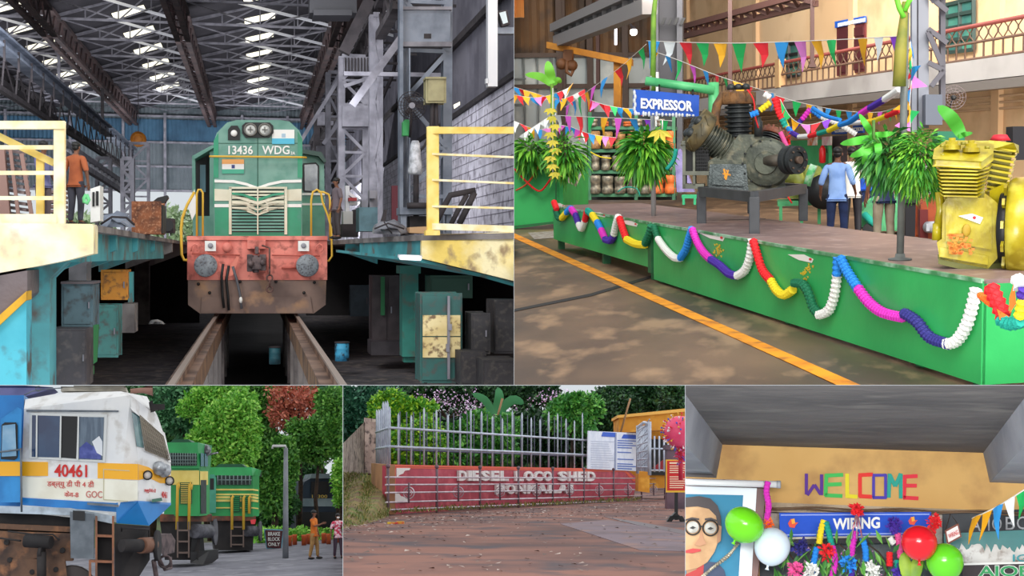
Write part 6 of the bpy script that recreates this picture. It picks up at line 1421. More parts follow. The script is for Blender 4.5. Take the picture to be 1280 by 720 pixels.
# ---- machines on the floor behind
YG = mat('olive_machine', (150, 156, 60), (116, 124, 50), 3, rough=.5); GM = mat('green_machine', (70, 156, 100), (50, 124, 80), 3, rough=.5)
t = thing('engine_block', 'olive yellow engine on a green trolley behind the dark compressor', 'engine', at(1003, 265, 23))
m = MB(); m.plate([(981, 215), (992, 208), (1024, 210), (1030, 222), (1028, 246), (984, 246)], 23, .9); B('block', m, YG, t, bevel=.03)
m = MB(); m.tube([at(984, 224, 22.9), at(998, 222, 22.7), at(1002, 236, 22.7)], .12); m.tube([at(1010, 214, 22.9), at(1014, 236, 22.6)], .08, 8); m.lathe([(.02, 0), (.25, .02), (.25, .15)], at(1030, 234, 22.7), (0, 1, 0), 20); B('manifold', m, YG, t)
m = MB(); m.lathe([(.05, 0), (.3, .02), (.3, .12)], at(1030, 240, 22.4), (0, 1, 0), 20); B('pulley', m, BK, t)
m = MB(); m.plate([(972, 252), (1028, 250), (1028, 256), (972, 258)], 22.8, 1); m.rect(1000, 256, 1004, 285, 22.8, .1); m.rect(1022, 254, 1026, 280, 22.8, .1); m.rect(974, 258, 978, 280, 22.8, .1); B('trolley', m, GM, t)
m = MB(); m.tube([at(981, 238, 22.5), at(986, 248, 22.5), at(990, 254, 22.5)], .05, 5, flat=.3); one('paper_ribbon', m, pm('r'), 'red paper ribbon on the olive yellow engine', 'ribbon')
m = MB(); m.tube([at(1017, 206, 22.3), at(1012, 218, 22.3), at(1008, 232, 22.3)], .07, 5, flat=.3); one('banana_strip', m, mat('strip_leaf', (70, 170, 96), (200, 220, 200), 6), 'green and white leaf strip hanging on the olive engine', 'leaf')
t = thing('floor_machine', 'green curved machine cover on the floor behind the khaki trousers', 'machine', at(1120, 286, 24))
m = MB(); m.plate([(1080, 282), (1080, 266), (1086, 257), (1100, 250), (1140, 246), (1148, 252), (1148, 286), (1090, 286)], 24, 1); B('cover', m, GM, t, bevel=.04)
m = MB(); m.tube([at(1080, 268, 23.9), at(1088, 276, 23.8), at(1100, 284, 23.8)], .07, 6); B('stripe', m, pm('t'), t)
m = MB()
for x in (1088, 1140): m.lathe([(.14, 0), (.14, .1)], at(x, 288, 23.8), (0, 1, 0), 12)
B('wheel', m, BK, t)
t = thing('orange_machine', 'orange brown motor housing between the pole and the yellow compressor', 'machine', at(1162, 300, 18))
m = MB(); m.plate([(1153, 256), (1170, 246), (1176, 258), (1176, 300), (1152, 298)], 18, .6); B('housing', m, mat('motor_orange', (186, 84, 40), (150, 62, 36), 4), t, bevel=.02)
m = MB(); m.cyl(at(1160, 284, 17.9), at(1172, 284, 17.7), .08, 14); m.rect(1158, 280, 1162, 289, 17.7, .1); B('shaft', m, m_lsteel, t)
m = MB(); m.rect(1150, 262, 1160, 300, 17.95, .2); B('guard', m, mat('maroon_guard', (120, 36, 36)), t)
m = MB(); m.rect(1132, 252, 1152, 296, 20, .6); m.rect(1130, 248, 1154, 254, 19.95, .7); one('dark_cabinet', m, mat('black_cab', (34, 32, 38)), 'dark low cabinet right of the grey pole', 'cabinet')
m = MB(); m.rect(1076, 245, 1086, 262, 27, .4); one('orange_box', m, mat('box_orange', (196, 96, 60)), 'small orange box on the floor behind the people', 'box')
m = MB(); m.rect(1266, 158, 1290, 200, 18, .5); one('dark_speaker', m, mat('speaker_black', (40, 38, 44)), 'dark upright box at the right edge above the yellow compressor', 'box')
t = thing('cloth_bundle', 'white crumpled cloth at the right edge behind the flywheel', 'cloth', at(1274, 238, 12)); m = MB(); m.ball(at(1274, 231, 12), .08, 10, .08, .05); m.ball(at(1268, 236, 12), .05, 10, .05, .03); B('cloth', m, CW, t)

# =====================================================================
# PLACE 3: the yard with parked locomotives before the trees
# =====================================================================
S3 = Set((0, 481.8, 428.3, 720), 214, 620); use(S3)
Z3 = -2.2
m_asp = mat('asphalt', (124, 124, 134), (100, 100, 110), .5, rough=.85, bump=.15, bscale=6, c3=(142, 142, 150), s3=2)
m = MB(); m.box((-40, 22, Z3 - .2), (60, 62, Z3)); S('floor', m, m_asp)
m = MB(); m.box((-60, 62, Z3 - .2), (80, 160, Z3 - .02)); S('floor_verge', m, mat('verge', (70, 104, 48), (96, 84, 60), .5, rough=1))
W3 = mat('loco_white', (238, 238, 236), (222, 224, 226), .9, rough=.35, c3=(200, 196, 190), s3=2.5); Y3 = mat('loco_yellow', (246, 178, 30), rough=.4); B3 = mat('loco_blue', (36, 132, 206), (26, 110, 182), 1, rough=.4)
GRM = mat('underframe_grime', (104, 78, 62), (62, 50, 46), 1.6, rough=.9, bump=.4, c3=(140, 98, 70), s3=3); DKM = mat('underframe_dark', (44, 40, 40), (30, 28, 30), 2, rough=.8); PLT = mat('plate_grey', (110, 118, 126), (90, 98, 106), 3); RDT = mat('number_red', (206, 40, 36))
Lc = thing('locomotive', 'white and blue diesel locomotive with yellow band numbered 40461', 'locomotive', at(90, 760, 28))
def Ys3(px): return 27.5 + (165 - px) * .006
def sd3(px, py, off=0): return at(px, py, Ys3(px) - off)
def fr3(px, py, off=0): return at(px, py, 27.5 + max(0, (px - 165)) * .034 - off)
N = [sd3(30, 511), sd3(30, 498) + V((0, .25, 0)), sd3(75, 488) + V((0, .6, 0)), fr3(150, 487) + V((0, .45, 0)), fr3(163, 494), fr3(164, 511), fr3(173, 577), fr3(173, 628), sd3(146, 653), sd3(25, 640)]
ex = V((.55, 2.9, 0)); exf = [ex] * 4 + [None] * 6
Fv = [N[0] + ex, N[1] + ex, N[2] + ex, fr3(176, 490) + V((.1, 1.3, 0)), fr3(197, 520), fr3(205, 543), fr3(213.5, 580), fr3(213.5, 630), fr3(186, 656), N[9] + ex]
m = MB(); n = len(N); m.add(N + Fv, [list(range(n)), list(range(2 * n - 1, n - 1, -1))] + [(i, n + i, n + (i + 1) % n, (i + 1) % n) for i in range(n)]); B('cab_body', m, W3, Lc)
def sq(nm, pts, mt, off=.012, th=.01, par=None, f=sd3, bevel=0):
    m = MB(); m.prism([f(x, y, off) for x, y in pts], (0, th, 0)); return B(nm, m, mt, par or Lc, bevel=bevel)
sq('yellow_band', [(27, 577), (60, 577.5), (60, 595), (27, 595)], Y3); sq('yellow_band', [(122, 578.5), (172.5, 580), (172.5, 600), (122, 598)], Y3)
sq('yellow_band', [(173, 580), (186, 584), (201, 594), (213, 594), (213, 604), (200, 604), (186, 597), (173, 600)], Y3, f=fr3, off=.03)
sq('blue_band', [(25, 622), (146, 629), (146, 640), (25, 631)], B3); 
m = MB(); m.add([sd3(145, 628.5, .03), fr3(173, 626, .03), fr3(173, 629, .04), sd3(145.5, 654, .04)], [(0, 1, 2, 3)]); m.add([fr3(172.5, 626, .05), fr3(213.8, 628.5, .05), fr3(213.8, 631, .12), fr3(186.5, 657, .12), sd3(145.5, 654, .12), fr3(172.5, 628, .12)], [(0, 1, 2, 5), (5, 2, 3, 4)]); B('blue_nose', m, B3, Lc)
sq('cream_panel', [(27, 596), (122, 599), (172, 601), (172, 625), (146, 628), (25, 621)], mat('cream_white', (242, 240, 224), (230, 226, 208), 2), .008, .006)
sq('gutter', [(33, 512), (148, 513), (148, 515), (33, 514.5)], PLT, .05, .04)
wf = sq('side_window', [(37, 516), (134, 518), (131, 578), (36, 573)], mat('alu_frame', (206, 208, 206), rough=.35, metal=.3), .05, .05)
sq('pane', [(40, 519), (75, 520), (74, 572), (39.5, 571)], mat('navy_glass', (30, 48, 84), (40, 66, 100), 1.5, rough=.12), .06, .02, wf); sq('pane', [(77, 520), (97, 520.5), (95, 573.5), (76, 572)], BK, .06, .02, wf)  # second pane is a black plate painting the dark open gap
sq('pane', [(99, 521), (130, 521.5), (128, 575), (98, 574)], mat('dusky_glass', (66, 84, 104), (92, 110, 128), 2, rough=.15, stretch=(8, 1, 1)), .06, .02, wf)
sq('frame_bar', [(45, 519), (47, 519), (46.5, 572), (44.5, 572)], MATS['alu_frame'], .08, .03, wf); sq('frame_bar', [(97, 520), (99, 520), (98, 575), (96, 575)], MATS['alu_frame'], .08, .03, wf); sq('frame_bar', [(75, 519), (77, 519), (76, 573), (74, 573)], MATS['alu_frame'], .08, .03, wf)
sq('curtain', [(99, 560), (108, 552), (116, 558), (121, 553), (126, 560), (126, 574), (99, 573)], mat('curtain_blue', (60, 70, 140), (90, 100, 170), 6), .065, .004, wf); sq('curtain', [(115, 552), (124, 545), (128, 552), (128, 570), (121, 566)], mat('curtain_white', (220, 224, 230)), .066, .004, wf)
def t3(s_, x0, y0, x1, y1, nm, dy=.8, bold=.0, f=sd3, mt=RDT):
    m = MB(); o = f(x0, y1, .02); r = f(x1, y1 + dy, .02) - o; u = f(x0, y0, .02) - o; m.text(s_, o, r, u, .006, bold); B(nm, m, mt, Lc)
t3('40461', 68, 580, 109, 596, 'number', bold=.02); t3('डब्ल्यू डी पी 4 डी', 59, 599.5, 117.5, 610, 'lettering', 1.5); t3('केव-8', 80.5, 613.5, 98, 621, 'lettering', .5); t3('GOC', 107.5, 613.5, 128, 622, 'lettering', .5, .01, mt=mat('stencil_red', (200, 120, 110)))
t3('डब्ल्यू डी पी 4 डी', 180.5, 610, 194.5, 616, 'lettering', 1, f=lambda x, y, o: fr3(x, y, .05)); t3('40461', 202, 614, 209, 622, 'lettering', 1, f=lambda x, y, o: fr3(x, y, .05))
sq('hatch_outline', [(129, 586), (162, 588), (162, 589), (130, 587), (130, 624), (160, 626), (160, 627), (129, 625)], mat('hatch_line', (196, 190, 160)), .02, .006)
# windscreens and guard
sq('windscreen', [(164.5, 515), (174, 519), (180, 560), (171, 558)], mat('teal_glass', (60, 100, 106), (100, 136, 136), 2, rough=.15), .03, .02, f=fr3)
g_ = sq('windscreen', [(176, 520), (203, 545), (211, 574), (182, 562)], mat('guard_glass', (130, 128, 126), (160, 156, 150), 2, rough=.3), .03, .02, f=fr3)
m = MB()
for k in range(16):
    f_ = k / 15; m.tube([fr3(175 + 29 * f_, 519 + 26 * f_, .09), fr3(182 + 30 * f_, 563 + 12 * f_, .12)], .012, 4)
for k in range(7): f_ = k / 6; m.tube([fr3(175 + 7 * f_, 519 + 44 * f_, .1), fr3(204 + 8 * f_, 545 + 30 * f_, .1)], .01, 4)
B('wire_guard', m, mat('guard_wire', (150, 140, 124)), g_)
sq('windscreen_frame', [(162.5, 508), (206, 541), (214, 578), (210, 577), (203, 544), (165, 513)], W3, .07, .05, f=fr3)
m = MB()
for x, y in ((200, 585), (206, 588)): m.lathe([(.02, 0), (.13, .02), (.15, .05), (.15, .3)], fr3(x, y, .35), (-.2, 1, 0), 18)
B('headlight', m, mat('lamp_silver', (176, 180, 184), (130, 134, 140), 8, rough=.25, metal=.4), Lc)
for x, y in ((184.5, 594), (212, 601)):
    m = MB(); m.lathe([(.02, 0), (.085, .02), (.09, .16)], fr3(x, y, .2), (-.2, 1, 0), 14); B('marker_light', m, mat('lamp_pale', (206, 200, 196)), Lc)
    m = MB(); m.ring(fr3(x, y, .2), .09, .015, (-.2, 1, 0), 14, 5); B('lamp_rim', m, BK, Lc)
m = MB(); m.prism([fr3(190, 624, .3), fr3(202, 622, .3), fr3(203, 626, .3), fr3(190, 628, .3)], (0, .2, 0)); B('step_plate', m, mat('step_green', (60, 110, 90)), Lc)
# roof fittings
m = MB(); m.prism([sd3(76, 483, -.8), sd3(158, 484, -.8), sd3(158, 489, -.8), sd3(76, 489, -.8)], (0, 1.2, 0)); m.prism([sd3(92, 479, -.7), sd3(155, 479, -.7), sd3(155, 485, -.7), sd3(92, 485, -.7)], (0, 1, 0)); B('roof_unit', m, mat('roof_beige', (186, 180, 166), (160, 154, 142), 3), Lc)
m = MB(); m.lathe([(.05, 0), (.06, .25), (.12, .42), (.14, .45)], fr3(163, 489, -.5), (1, 0, .05), 14); B('horn', m, mat('horn_brown', (150, 110, 96)), Lc)
m = MB(); m.plate([(186, 503), (190, 500), (192, 505), (206, 505), (206, 511), (196, 512), (188, 516)], 28.3, .25); B('lamp_bracket', m, DKM, Lc)
m = MB(); m.ring(sd3(48, 486, -.4), .05, .012, (0, 1, 0), 12, 5); m.tube([sd3(30, 494, -.3), sd3(40, 489, -.4), sd3(60, 486, -.5), sd3(78, 485, -.5)], .012, 4); B('lifting_eye', m, PLT, Lc)
# body behind the cab
m = MB(); m.prism([at(-30, 494, 28.6), at(30, 494, 28.5), at(27, 640, 28.5), at(-30, 636, 28.6)], (0, 2.8, 0)); B('engine_hood', m, B3, Lc)
m = MB(); m.prism([at(-30, 577, 28.5), at(26, 577, 28.4), at(26, 595, 28.4), at(-30, 594, 28.5)], (0, .05, 0)); B('hood_band', m, Y3, Lc)
dr = sq('cab_door', [(1, 524), (22, 509), (27, 512), (25, 628), (0, 628)], mat('door_blue', (52, 146, 214), (40, 124, 190), 2), .25, .1); sq('door_band', [(0, 577), (26, 577), (26, 595), (0, 595)], Y3, .27, .01, dr)
sq('door_window', [(2, 531), (6, 528), (20, 528), (22, 532), (22, 572), (18, 575), (1, 574)], BK, .28, .02, dr); sq('door_glass', [(3, 532), (19, 530), (20.5, 570), (2, 571)], mat('sky_glass', (110, 160, 196), (140, 180, 206), 2, rough=.15), .3, .015, dr)
m = MB(); m.tube([sd3(26, 560, .4), sd3(27, 640, .4)], .02, 6); m.tube([sd3(0, 565, .4), sd3(24, 562, .4)], .02, 6); B('grab_rail', m, PLT, Lc)
m = MB(); m.prism([at(-30, 478, 31), at(66, 484, 31), at(58, 488, 31), at(30, 496, 31), at(-30, 498, 31)], (0, 1.5, 0)); one('shed_roof', m, mat('roof_purple', (120, 118, 160), (96, 96, 136), 2), 'purple grey roof edge above the blue locomotive hood', 'roof')
for x in (30, 36):
    m = MB(); m.tube([sd3(2, 629, .1), sd3(2, 631, .1)], .01)
# sill and underframe
sq('sill', [(-10, 632), (88, 635), (142, 645), (142, 655), (88, 644), (-10, 641)], mat('sill_pale', (190, 204, 216), (150, 160, 170), 3), .1, .3); sq('sill_bracket', [(109, 628), (148, 631), (148, 634), (109, 631)], PLT, .3, .2)
m = MB(); m.prism([sd3(-20, 640, -.3), sd3(90, 644, -.3), sd3(90, 700, -.3), sd3(-20, 700, -.3)], (0, .3, 0)); B('underframe', m, DKM, Lc)
m = MB(); m.prism([sd3(-20, 664, 0), sd3(90, 668, 0), sd3(90, 700, 0), sd3(60, 700, 0), sd3(50, 695, 0), sd3(26, 702, 0), sd3(10, 730, 0), sd3(-20, 730, 0)], (0, .25, 0)); m.prism([sd3(-20, 655, 0), sd3(92, 660, 0), sd3(92, 664, 0), sd3(-20, 659, 0)], (0, .25, 0)); m.prism([sd3(14, 700, .05), sd3(80, 700, .05), sd3(84, 730, .05), sd3(14, 730, .05)], (0, .15, 0)); B('bogie_frame', m, GRM, Lc, bevel=.02)
m = MB(); m.cyl(sd3(32, 676, .4), sd3(64, 678, .4), .13, 16); m.tube([sd3(52, 690, .4), sd3(52, 730, .4)], .09, 12); m.cyl(sd3(50, 690, .4), sd3(54, 690, .4), .12, 12); m.tube([sd3(10, 664, .2), sd3(40, 668, .3), sd3(66, 668, .3), sd3(74, 675, .3)], .018, 6); m.tube([sd3(-5, 672, .2), sd3(26, 676, .3)], .02, 6); B('brake_cylinder', m, DKM, Lc)
m = MB()
for x, y in ((8, 678), (12, 700), (78, 688), (70, 712), (40, 715)): m.lathe([(.05, 0), (.06, .04)], sd3(x, y, .08), (0, 1, 0), 8)
B('bolt', m, DKM, Lc)
for x in (14, 88): m = MB(); m.lathe([(.48, 0), (.5, .03), (.5, .13)], sd3(x, 738, -.1), (0, 1, 0), 28); B('wheel', m, mat('wheel_steel', (70, 62, 60)), Lc)
pl_ = sq('step_plate_side', [(88, 640), (117, 643), (117, 698), (89, 697)], PLT, .25, .2, bevel=.01)
sq('plate_hole', [(91, 638), (106, 639), (106, 651), (91, 650)], BK, .27, .01, pl_)
m = MB()
for x in (119, 140): m.prism([sd3(x, 645, .3), sd3(x + 2.6, 645, .3), sd3(x + 2.6, 730, .3), sd3(x, 730, .3)], (0, .06, 0))
for y in (668, 700): m.prism([sd3(112 if y == 700 else 119, y, .3), sd3(142, y + 1, .3), sd3(142, y + 4, .3), sd3(112 if y == 700 else 119, y + 3, .3)], (0, .3, 0))
m.prism([sd3(111, 700, .3), sd3(114, 700, .3), sd3(114, 730, .3), sd3(111, 730, .3)], (0, .06, 0)); B('cab_steps', m, mat('step_rust', (150, 96, 66), (110, 74, 56), 3), Lc)
sq('step_back', [(119, 646), (142, 648), (142, 730), (119, 730)], DKM, 0, .1)
sq('buffer_beam', [(143, 655), (187, 658), (187, 700), (168, 730), (143, 730)], DKM, .1, .3, f=fr3)
m = MB(); m.cyl(fr3(152, 682, .4), fr3(176, 682, .5), .13, 18); m.mat(1).cyl(fr3(176, 682, .5), fr3(190, 681, .6), .16, 18); m.mat(0).lathe([(.05, 0), (.3, .02), (.32, .06), (.3, .1)], fr3(193, 682, .6), (1, -.15, 0), 24); B('buffer', m, [DKM, mat('buffer_brown', (120, 84, 66))], Lc)
m = MB(); m.prism([fr3(199, 668, .4), fr3(214, 668, .4), fr3(219, 676, .4), fr3(218, 690, .4), fr3(204, 694, .4), fr3(199, 688, .4)], (0, .4, 0)); m.tube([fr3(200, 700, .3), fr3(206, 712, .3), fr3(214, 710, .3), fr3(213, 696, .3)], .035); m.tube([fr3(192, 700, .5), fr3(196, 725, .5)], .05); m.ring(fr3(206, 702, .4), .12, .03, n=14); B('coupler', m, MATS['coupler_iron'], Lc, bevel=.02)
m = MB(); m.tube([fr3(152, 664, .4), fr3(152, 660, .5), fr3(186, 662, .5), fr3(186, 672, .5)], .018); B('handrail', m, DKM, Lc)
# ---- green locomotive, middle
G3 = mat('yard_green', (32, 160, 84), (24, 138, 70), 1, rough=.4); G3d = mat('yard_green_dark', (20, 92, 56), (16, 76, 48), 1); Y4 = mat('yard_yellow', (238, 216, 120), (226, 200, 96), 2); MESH = mat('mesh_dark', (44, 58, 56), (30, 40, 40), 6)
def loco_end(label, xs, ys, Y, x_front, h_roof, yel, extra=None):
    """nose end of a hood locomotive: side from xs[0] to xs[1], front face xs[1]..xs[2]"""
    t = thing('locomotive', label, 'locomotive', at((xs[0] + xs[2]) / 2, ys[4], Y)); a, b, c = xs; y0, y1, y2, y3, y4 = ys
    sh = lambda x, y, o=0: at(x, y, Y - o) if x <= b else at(x, y, Y + (x - b) * .07 - o)
    N_ = [sh(a, y1), sh(b, y1), sh(b, y3), sh(a, y3)]; Q_ = [N_[0] + V((.3, 2.4, 0)), sh(c, y1 + 1), sh(c, y3 - 1), N_[3] + V((.3, 2.4, 0))]
    m = MB(); m.add(N_ + Q_, [(0, 1, 2, 3), (4, 7, 6, 5), (0, 4, 5, 1), (1, 5, 6, 2), (2, 6, 7, 3), (3, 7, 4, 0)]); bd = B('body', m, G3, t)
    m = MB(); R0 = [sh(a, y0 + 4), sh(b - 2, y0 + 4), sh(b + 4, y0 + 6, .1), sh(b, y1 + .5, .1), sh(a, y1 + .5, .1)]; e_ = [V((.3, 2.4, 0)), V((.3, 2.4, 0)), sh(c + 3, y0 + 8) - R0[2], sh(c + 1, y1 + 1) - R0[3], V((.3, 2.4, 0))]
    Q_ = [p + q_ for p, q_ in zip(R0, e_)]; m.add(R0 + Q_, [(0, 1, 2, 3, 4), (9, 8, 7, 6, 5)] + [(i, 5 + i, 5 + (i + 1) % 5, (i + 1) % 5) for i in range(5)]); B('cab_roof', m, G3, t)
    m = MB(); m.prism([sh(a + 6, y0 + 5), sh(a + 12, y0), sh(b - 14, y0), sh(b - 8, y0 + 5)], (.2, 1.6, 0)); B('roof_vent', m, G3d, t)
    def s_(nm, pts, mt, o=.03, th=.02, par=None):
        m = MB(); m.prism([sh(x, y, o) for x, y in pts], (0, th, 0)); return B(nm, m, mt, par or t)
    return t, s_, sh
t, s_, sh = loco_end('green and yellow diesel locomotive standing just right of the white one', (205, 249, 262), (549, 585, 600, 645, 700), 42, 0, 0, Y4)
s_('window_mesh', [(208, 566), (246, 567), (246, 582), (208, 582)], MESH, .12)
m = MB()
for k in range(12): m.tube([sh(210 + 3.1 * k, 566, .2), sh(210 + 3.1 * k, 582, .2)], .012, 4)
for y in (570, 575, 579): m.tube([sh(208, y, .2), sh(246, y, .2)], .012, 4)
B('window_grid', m, mat('grid_grey', (120, 140, 136)), t)
s_('yellow_band', [(204, 588), (249, 588), (249, 606), (204, 606)], Y4); s_('yellow_band', [(250, 589), (260, 589), (260, 606), (250, 606)], Y4, .05)
lv = s_('louvre', [(225, 603), (240, 603), (240, 630), (225, 630)], G3d, .05)
m = MB()
for k in range(11): m.prism([sh(226, 604 + 2.4 * k, .08), sh(239, 604 + 2.4 * k, .08), sh(239, 605 + 2.4 * k, .08), sh(226, 605 + 2.4 * k, .08)], (0, .02, 0))
B('slat', m, Y4, lv)
s_('front_grille', [(251, 600), (258, 600), (258, 642), (251, 642)], MESH, .07)
for k in range(2): s_('hood_window', [(251 + 5 * k, 566 + k), (255 + 5 * k, 567 + k), (255 + 5 * k, 583), (251 + 5 * k, 583)], mat('hood_glass', (60, 120, 130), rough=.2), .2)
m = MB(); m.lathe([(.06, 0), (.17, .03), (.2, .12), (.2, .3)], sh(259, 563, .3), (-.6, 1, 0), 16); m.tube([sh(262, 568, .3), sh(272, 566, .3)], .03); B('headlight', m, mat('lamp_hood', (150, 156, 160), (60, 60, 66), 6), t)
m = MB()
for x0, x1 in ((221, 223.5), (236, 239.5)): m.tube([sh(x0, 662, .3), sh(x0 + 1, 606, .3), sh(x0 + 3, 603, .3), sh(x1, 606, .3), sh(x1 - 1, 612, .3)], .045, 6)
B('handrail', m, YL, t)
s_('footplate', [(200, 643), (265, 643), (265, 652), (200, 652)], mat('foot_brown', (130, 76, 50), (80, 54, 44), 3), .3, 2)
s_('underframe', [(200, 652), (252, 652), (248, 700), (206, 700)], DKM, 0, 2)
m = MB()
for y in (662, 676, 690): m.prism([sh(222, y, .4), sh(236, y, .4), sh(236, y + 2, .4), sh(222, y + 2, .4)], (0, .3, 0))
for x in (221, 235): m.prism([sh(x, 652, .4), sh(x + 2, 652, .4), sh(x + 2, 697, .4), sh(x, 697, .4)], (0, .05, 0))
B('ladder', m, mat('ladder_brown', (110, 92, 84)), t)
m = MB(); m.cyl(sh(243, 664, .3), sh(262, 664, .3), .22, 14); m.lathe([(.05, 0), (.4, .03), (.42, .1)], sh(266, 665, .3), (1, -.2, 0), 22); B('buffer', m, mat('buffer_slate', (88, 88, 96), (60, 60, 66), 5), t)
m = MB(); m.prism([sh(238, 690, .3), sh(262, 688, .3), sh(262, 700, .3), sh(254, 706, .3), sh(238, 704, .3)], (.3, .8, 0)); m.prism([sh(240, 668, .1), sh(254, 668, .1), sh(256, 692, .1), sh(238, 692, .1)], (0, .6, 0)); B('rail_guard', m, BK, t)
# ---- green locomotive, right
t, s_, sh = loco_end('green locomotive with yellow stripes parked behind near the lamp post', (262, 316, 324), (580, 594, 606, 646, 690), 50, 0, 0, Y4)
s_('window_mesh', [(271, 594), (314, 595), (314, 606), (271, 606)], MESH, .1)
m = MB()
for k in range(9): m.tube([sh(272 + 5 * k, 594, .15), sh(272 + 5 * k, 606, .15)], .02, 4)
m.tube([sh(271, 600, .15), sh(315, 600, .15)], .02, 4); B('window_grid', m, MATS['grid_grey'], t)
for y0, y1, mt in ((611, 613, Y4), (617, 627, Y4), (634, 635.5, Y4), (619, 620, G3), (623, 624, G3)): s_('stripe', [(268, y0), (316, y0), (323, y0 + 1), (323, y1 + 1), (316, y1), (268, y1)], mt, .05 if mt is Y4 else .07)
s_('cab_door', [(261, 597), (263, 593), (268, 593), (270, 597), (270, 641), (260, 641)], mat('door_teal', (84, 168, 140), (66, 148, 120), 2), .2, .06); s_('door_window', [(262.5, 598), (267.5, 598), (267.5, 612), (262.5, 612)], BK, .22)
for x in (288, 302):
    lv = s_('louvre', [(x, 619), (x + 12, 619), (x + 12, 640), (x, 640)], G3d, .09); m = MB()
    for k in range(8): m.prism([sh(x + 1, 620 + 2.5 * k, .12), sh(x + 11, 620 + 2.5 * k, .12), sh(x + 11, 621 + 2.5 * k, .12), sh(x + 1, 621 + 2.5 * k, .12)], (0, .02, 0))
    B('slat', m, G3, lv)
m = MB()
for x in (290, 304.5, 311.5): m.tube([sh(x, 662 if x < 310 else 642, .3), sh(x, 622, .3), sh(x + 2, 620, .3)], .05, 6)
B('handrail', m, YL, t)
s_('footplate', [(264, 645), (320, 645), (320, 651), (264, 651)], MATS['foot_brown'], .2, 2); s_('underframe', [(264, 651), (318, 651), (316, 688), (268, 688)], DKM, 0, 2)
m = MB()
for y in (658, 669, 680): m.prism([sh(289, y, .3), sh(304, y, .3), sh(304, y + 1.6, .3), sh(289, y + 1.6, .3)], (0, .2, 0))
for x in (288, 303.5): m.prism([sh(x, 650, .3), sh(x + 1.6, 650, .3), sh(x + 1.6, 684, .3), sh(x, 684, .3)], (0, .05, 0))
B('ladder', m, MATS['ladder_brown'], t)
m = MB(); m.cyl(sh(308, 664, .2), sh(320, 664, .2), .2, 14); m.lathe([(.05, 0), (.36, .03), (.38, .1)], sh(323, 664, .2), (1, -.2, 0), 20); B('buffer', m, MATS['buffer_slate'], t)
m = MB(); m.prism([sh(313, 650, .4), sh(320, 649, .4), sh(319, 655, .4), sh(314, 655, .4)], (0, .1, 0)); B('red_lamp', m, mat('lamp_red', (220, 50, 60)), t)
m = MB(); m.prism([sh(320, 586, 0), sh(327, 590, 0), sh(327, 596, 0), sh(320, 594, 0)], (0, .5, 0)); B('headlight_box', m, DKM, t)
# ---- dark locomotive behind the trees at right
t = thing('locomotive', 'dark navy locomotive half hidden by branches behind the two people', 'locomotive', at(400, 664, 72))
m = MB(); m.plate([(368, 632), (381, 602), (388, 598), (440, 598), (440, 664), (372, 664)], 72, 6); B('body', m, mat('navy_loco', (40, 58, 76), (30, 44, 60), .6), t)
m = MB(); m.plate([(388, 598), (390, 592), (412, 592), (413, 598)], 71.8, 4); m.plate([(368, 632), (372, 623), (440, 623), (440, 633), (368, 633)], 71.8, .1); B('pale_band', m, mat('pale_grey_blue', (140, 156, 160), (110, 128, 136), 1), t)
m = MB(); m.rect(389, 602, 411, 618, 71.8, .1); m.rect(420, 602, 436, 618, 71.8, .1); B('window', m, BK, t)
m = MB(); m.textpx('13300', 390, 618.5, 409, 622.5, 71.7, .02); B('number', m, mat('number_cream', (220, 190, 90)), t)
m = MB(); m.rect(370, 640, 440, 664, 71.9, .3); B('underframe', m, BK, t)
# ---- lamp post, sign, drums
p = at(357, 700, 44); p.z = Z3
t = thing('lamp_post', 'tall thin steel post with an arm bent to the left', 'post', p); k = 44 / F
m = MB(); m.tube([p, at(357.3, 560, 44)], [.1, .07], 10); B('pole', m, mat('post_steel', (136, 140, 146), (108, 112, 118), 1), t)
m = MB(); m.tube([at(357.3, 560, 44), at(357, 557.5, 44), at(341, 557.5, 44), at(340.5, 561, 44)], .045, 6); B('arm', m, mat('arm_pale', (190, 190, 188)), t)
t = thing('sign_board', 'maroon board reading BRAKE BLOCK ONLY with pale blue frame on the ground', 'sign', at(343, 687, 52))
m = MB(); m.plate([(330, 661), (355, 662), (352, 687), (333, 686)], 52, .1); B('frame', m, mat('frame_blue', (110, 176, 196)), t)
m = MB(); m.plate([(331.5, 662.5), (353.5, 663.5), (351, 685.5), (334, 684.5)], 51.95, .05); B('board', m, mat('board_maroon', (96, 40, 48), (76, 32, 40), 2), t)
m = MB()
for s1_, y in (('BRAKE', 665), ('BLOCK', 671.5), ('ONLY', 678)): m.textpx(s1_, 335, y, 350, y + 4.6, 51.9, .02, .02)
B('lettering', m, WH, t)
for k, x in enumerate((362, 368.5, 380, 386, 393, 405, 411, 424)):
    Y = 53 + (k % 2); c = at(x, 687, Y); c.z = Z3 + .02; m = MB(); r = 2.9 * Y / F; h = .42
    m.lathe([(r, 0), (r, h * .8), (r * 1.05, h * .82), (r * 1.05, h), (r * .9, h)], c, n=14)
    one('orange_drum', m, mat('drum_orange', (206, 92, 42), (160, 70, 36), 4), 'small orange drum in the row along the edge of the asphalt', 'drum', 'orange drums along the asphalt edge')
m = MB(); m.box(at(330, 690, 55), at(430, 684, 55.4)); one('kerb', m, mat('kerb_grey', (150, 140, 130)), 'low pale kerb behind the orange drums', 'kerb')
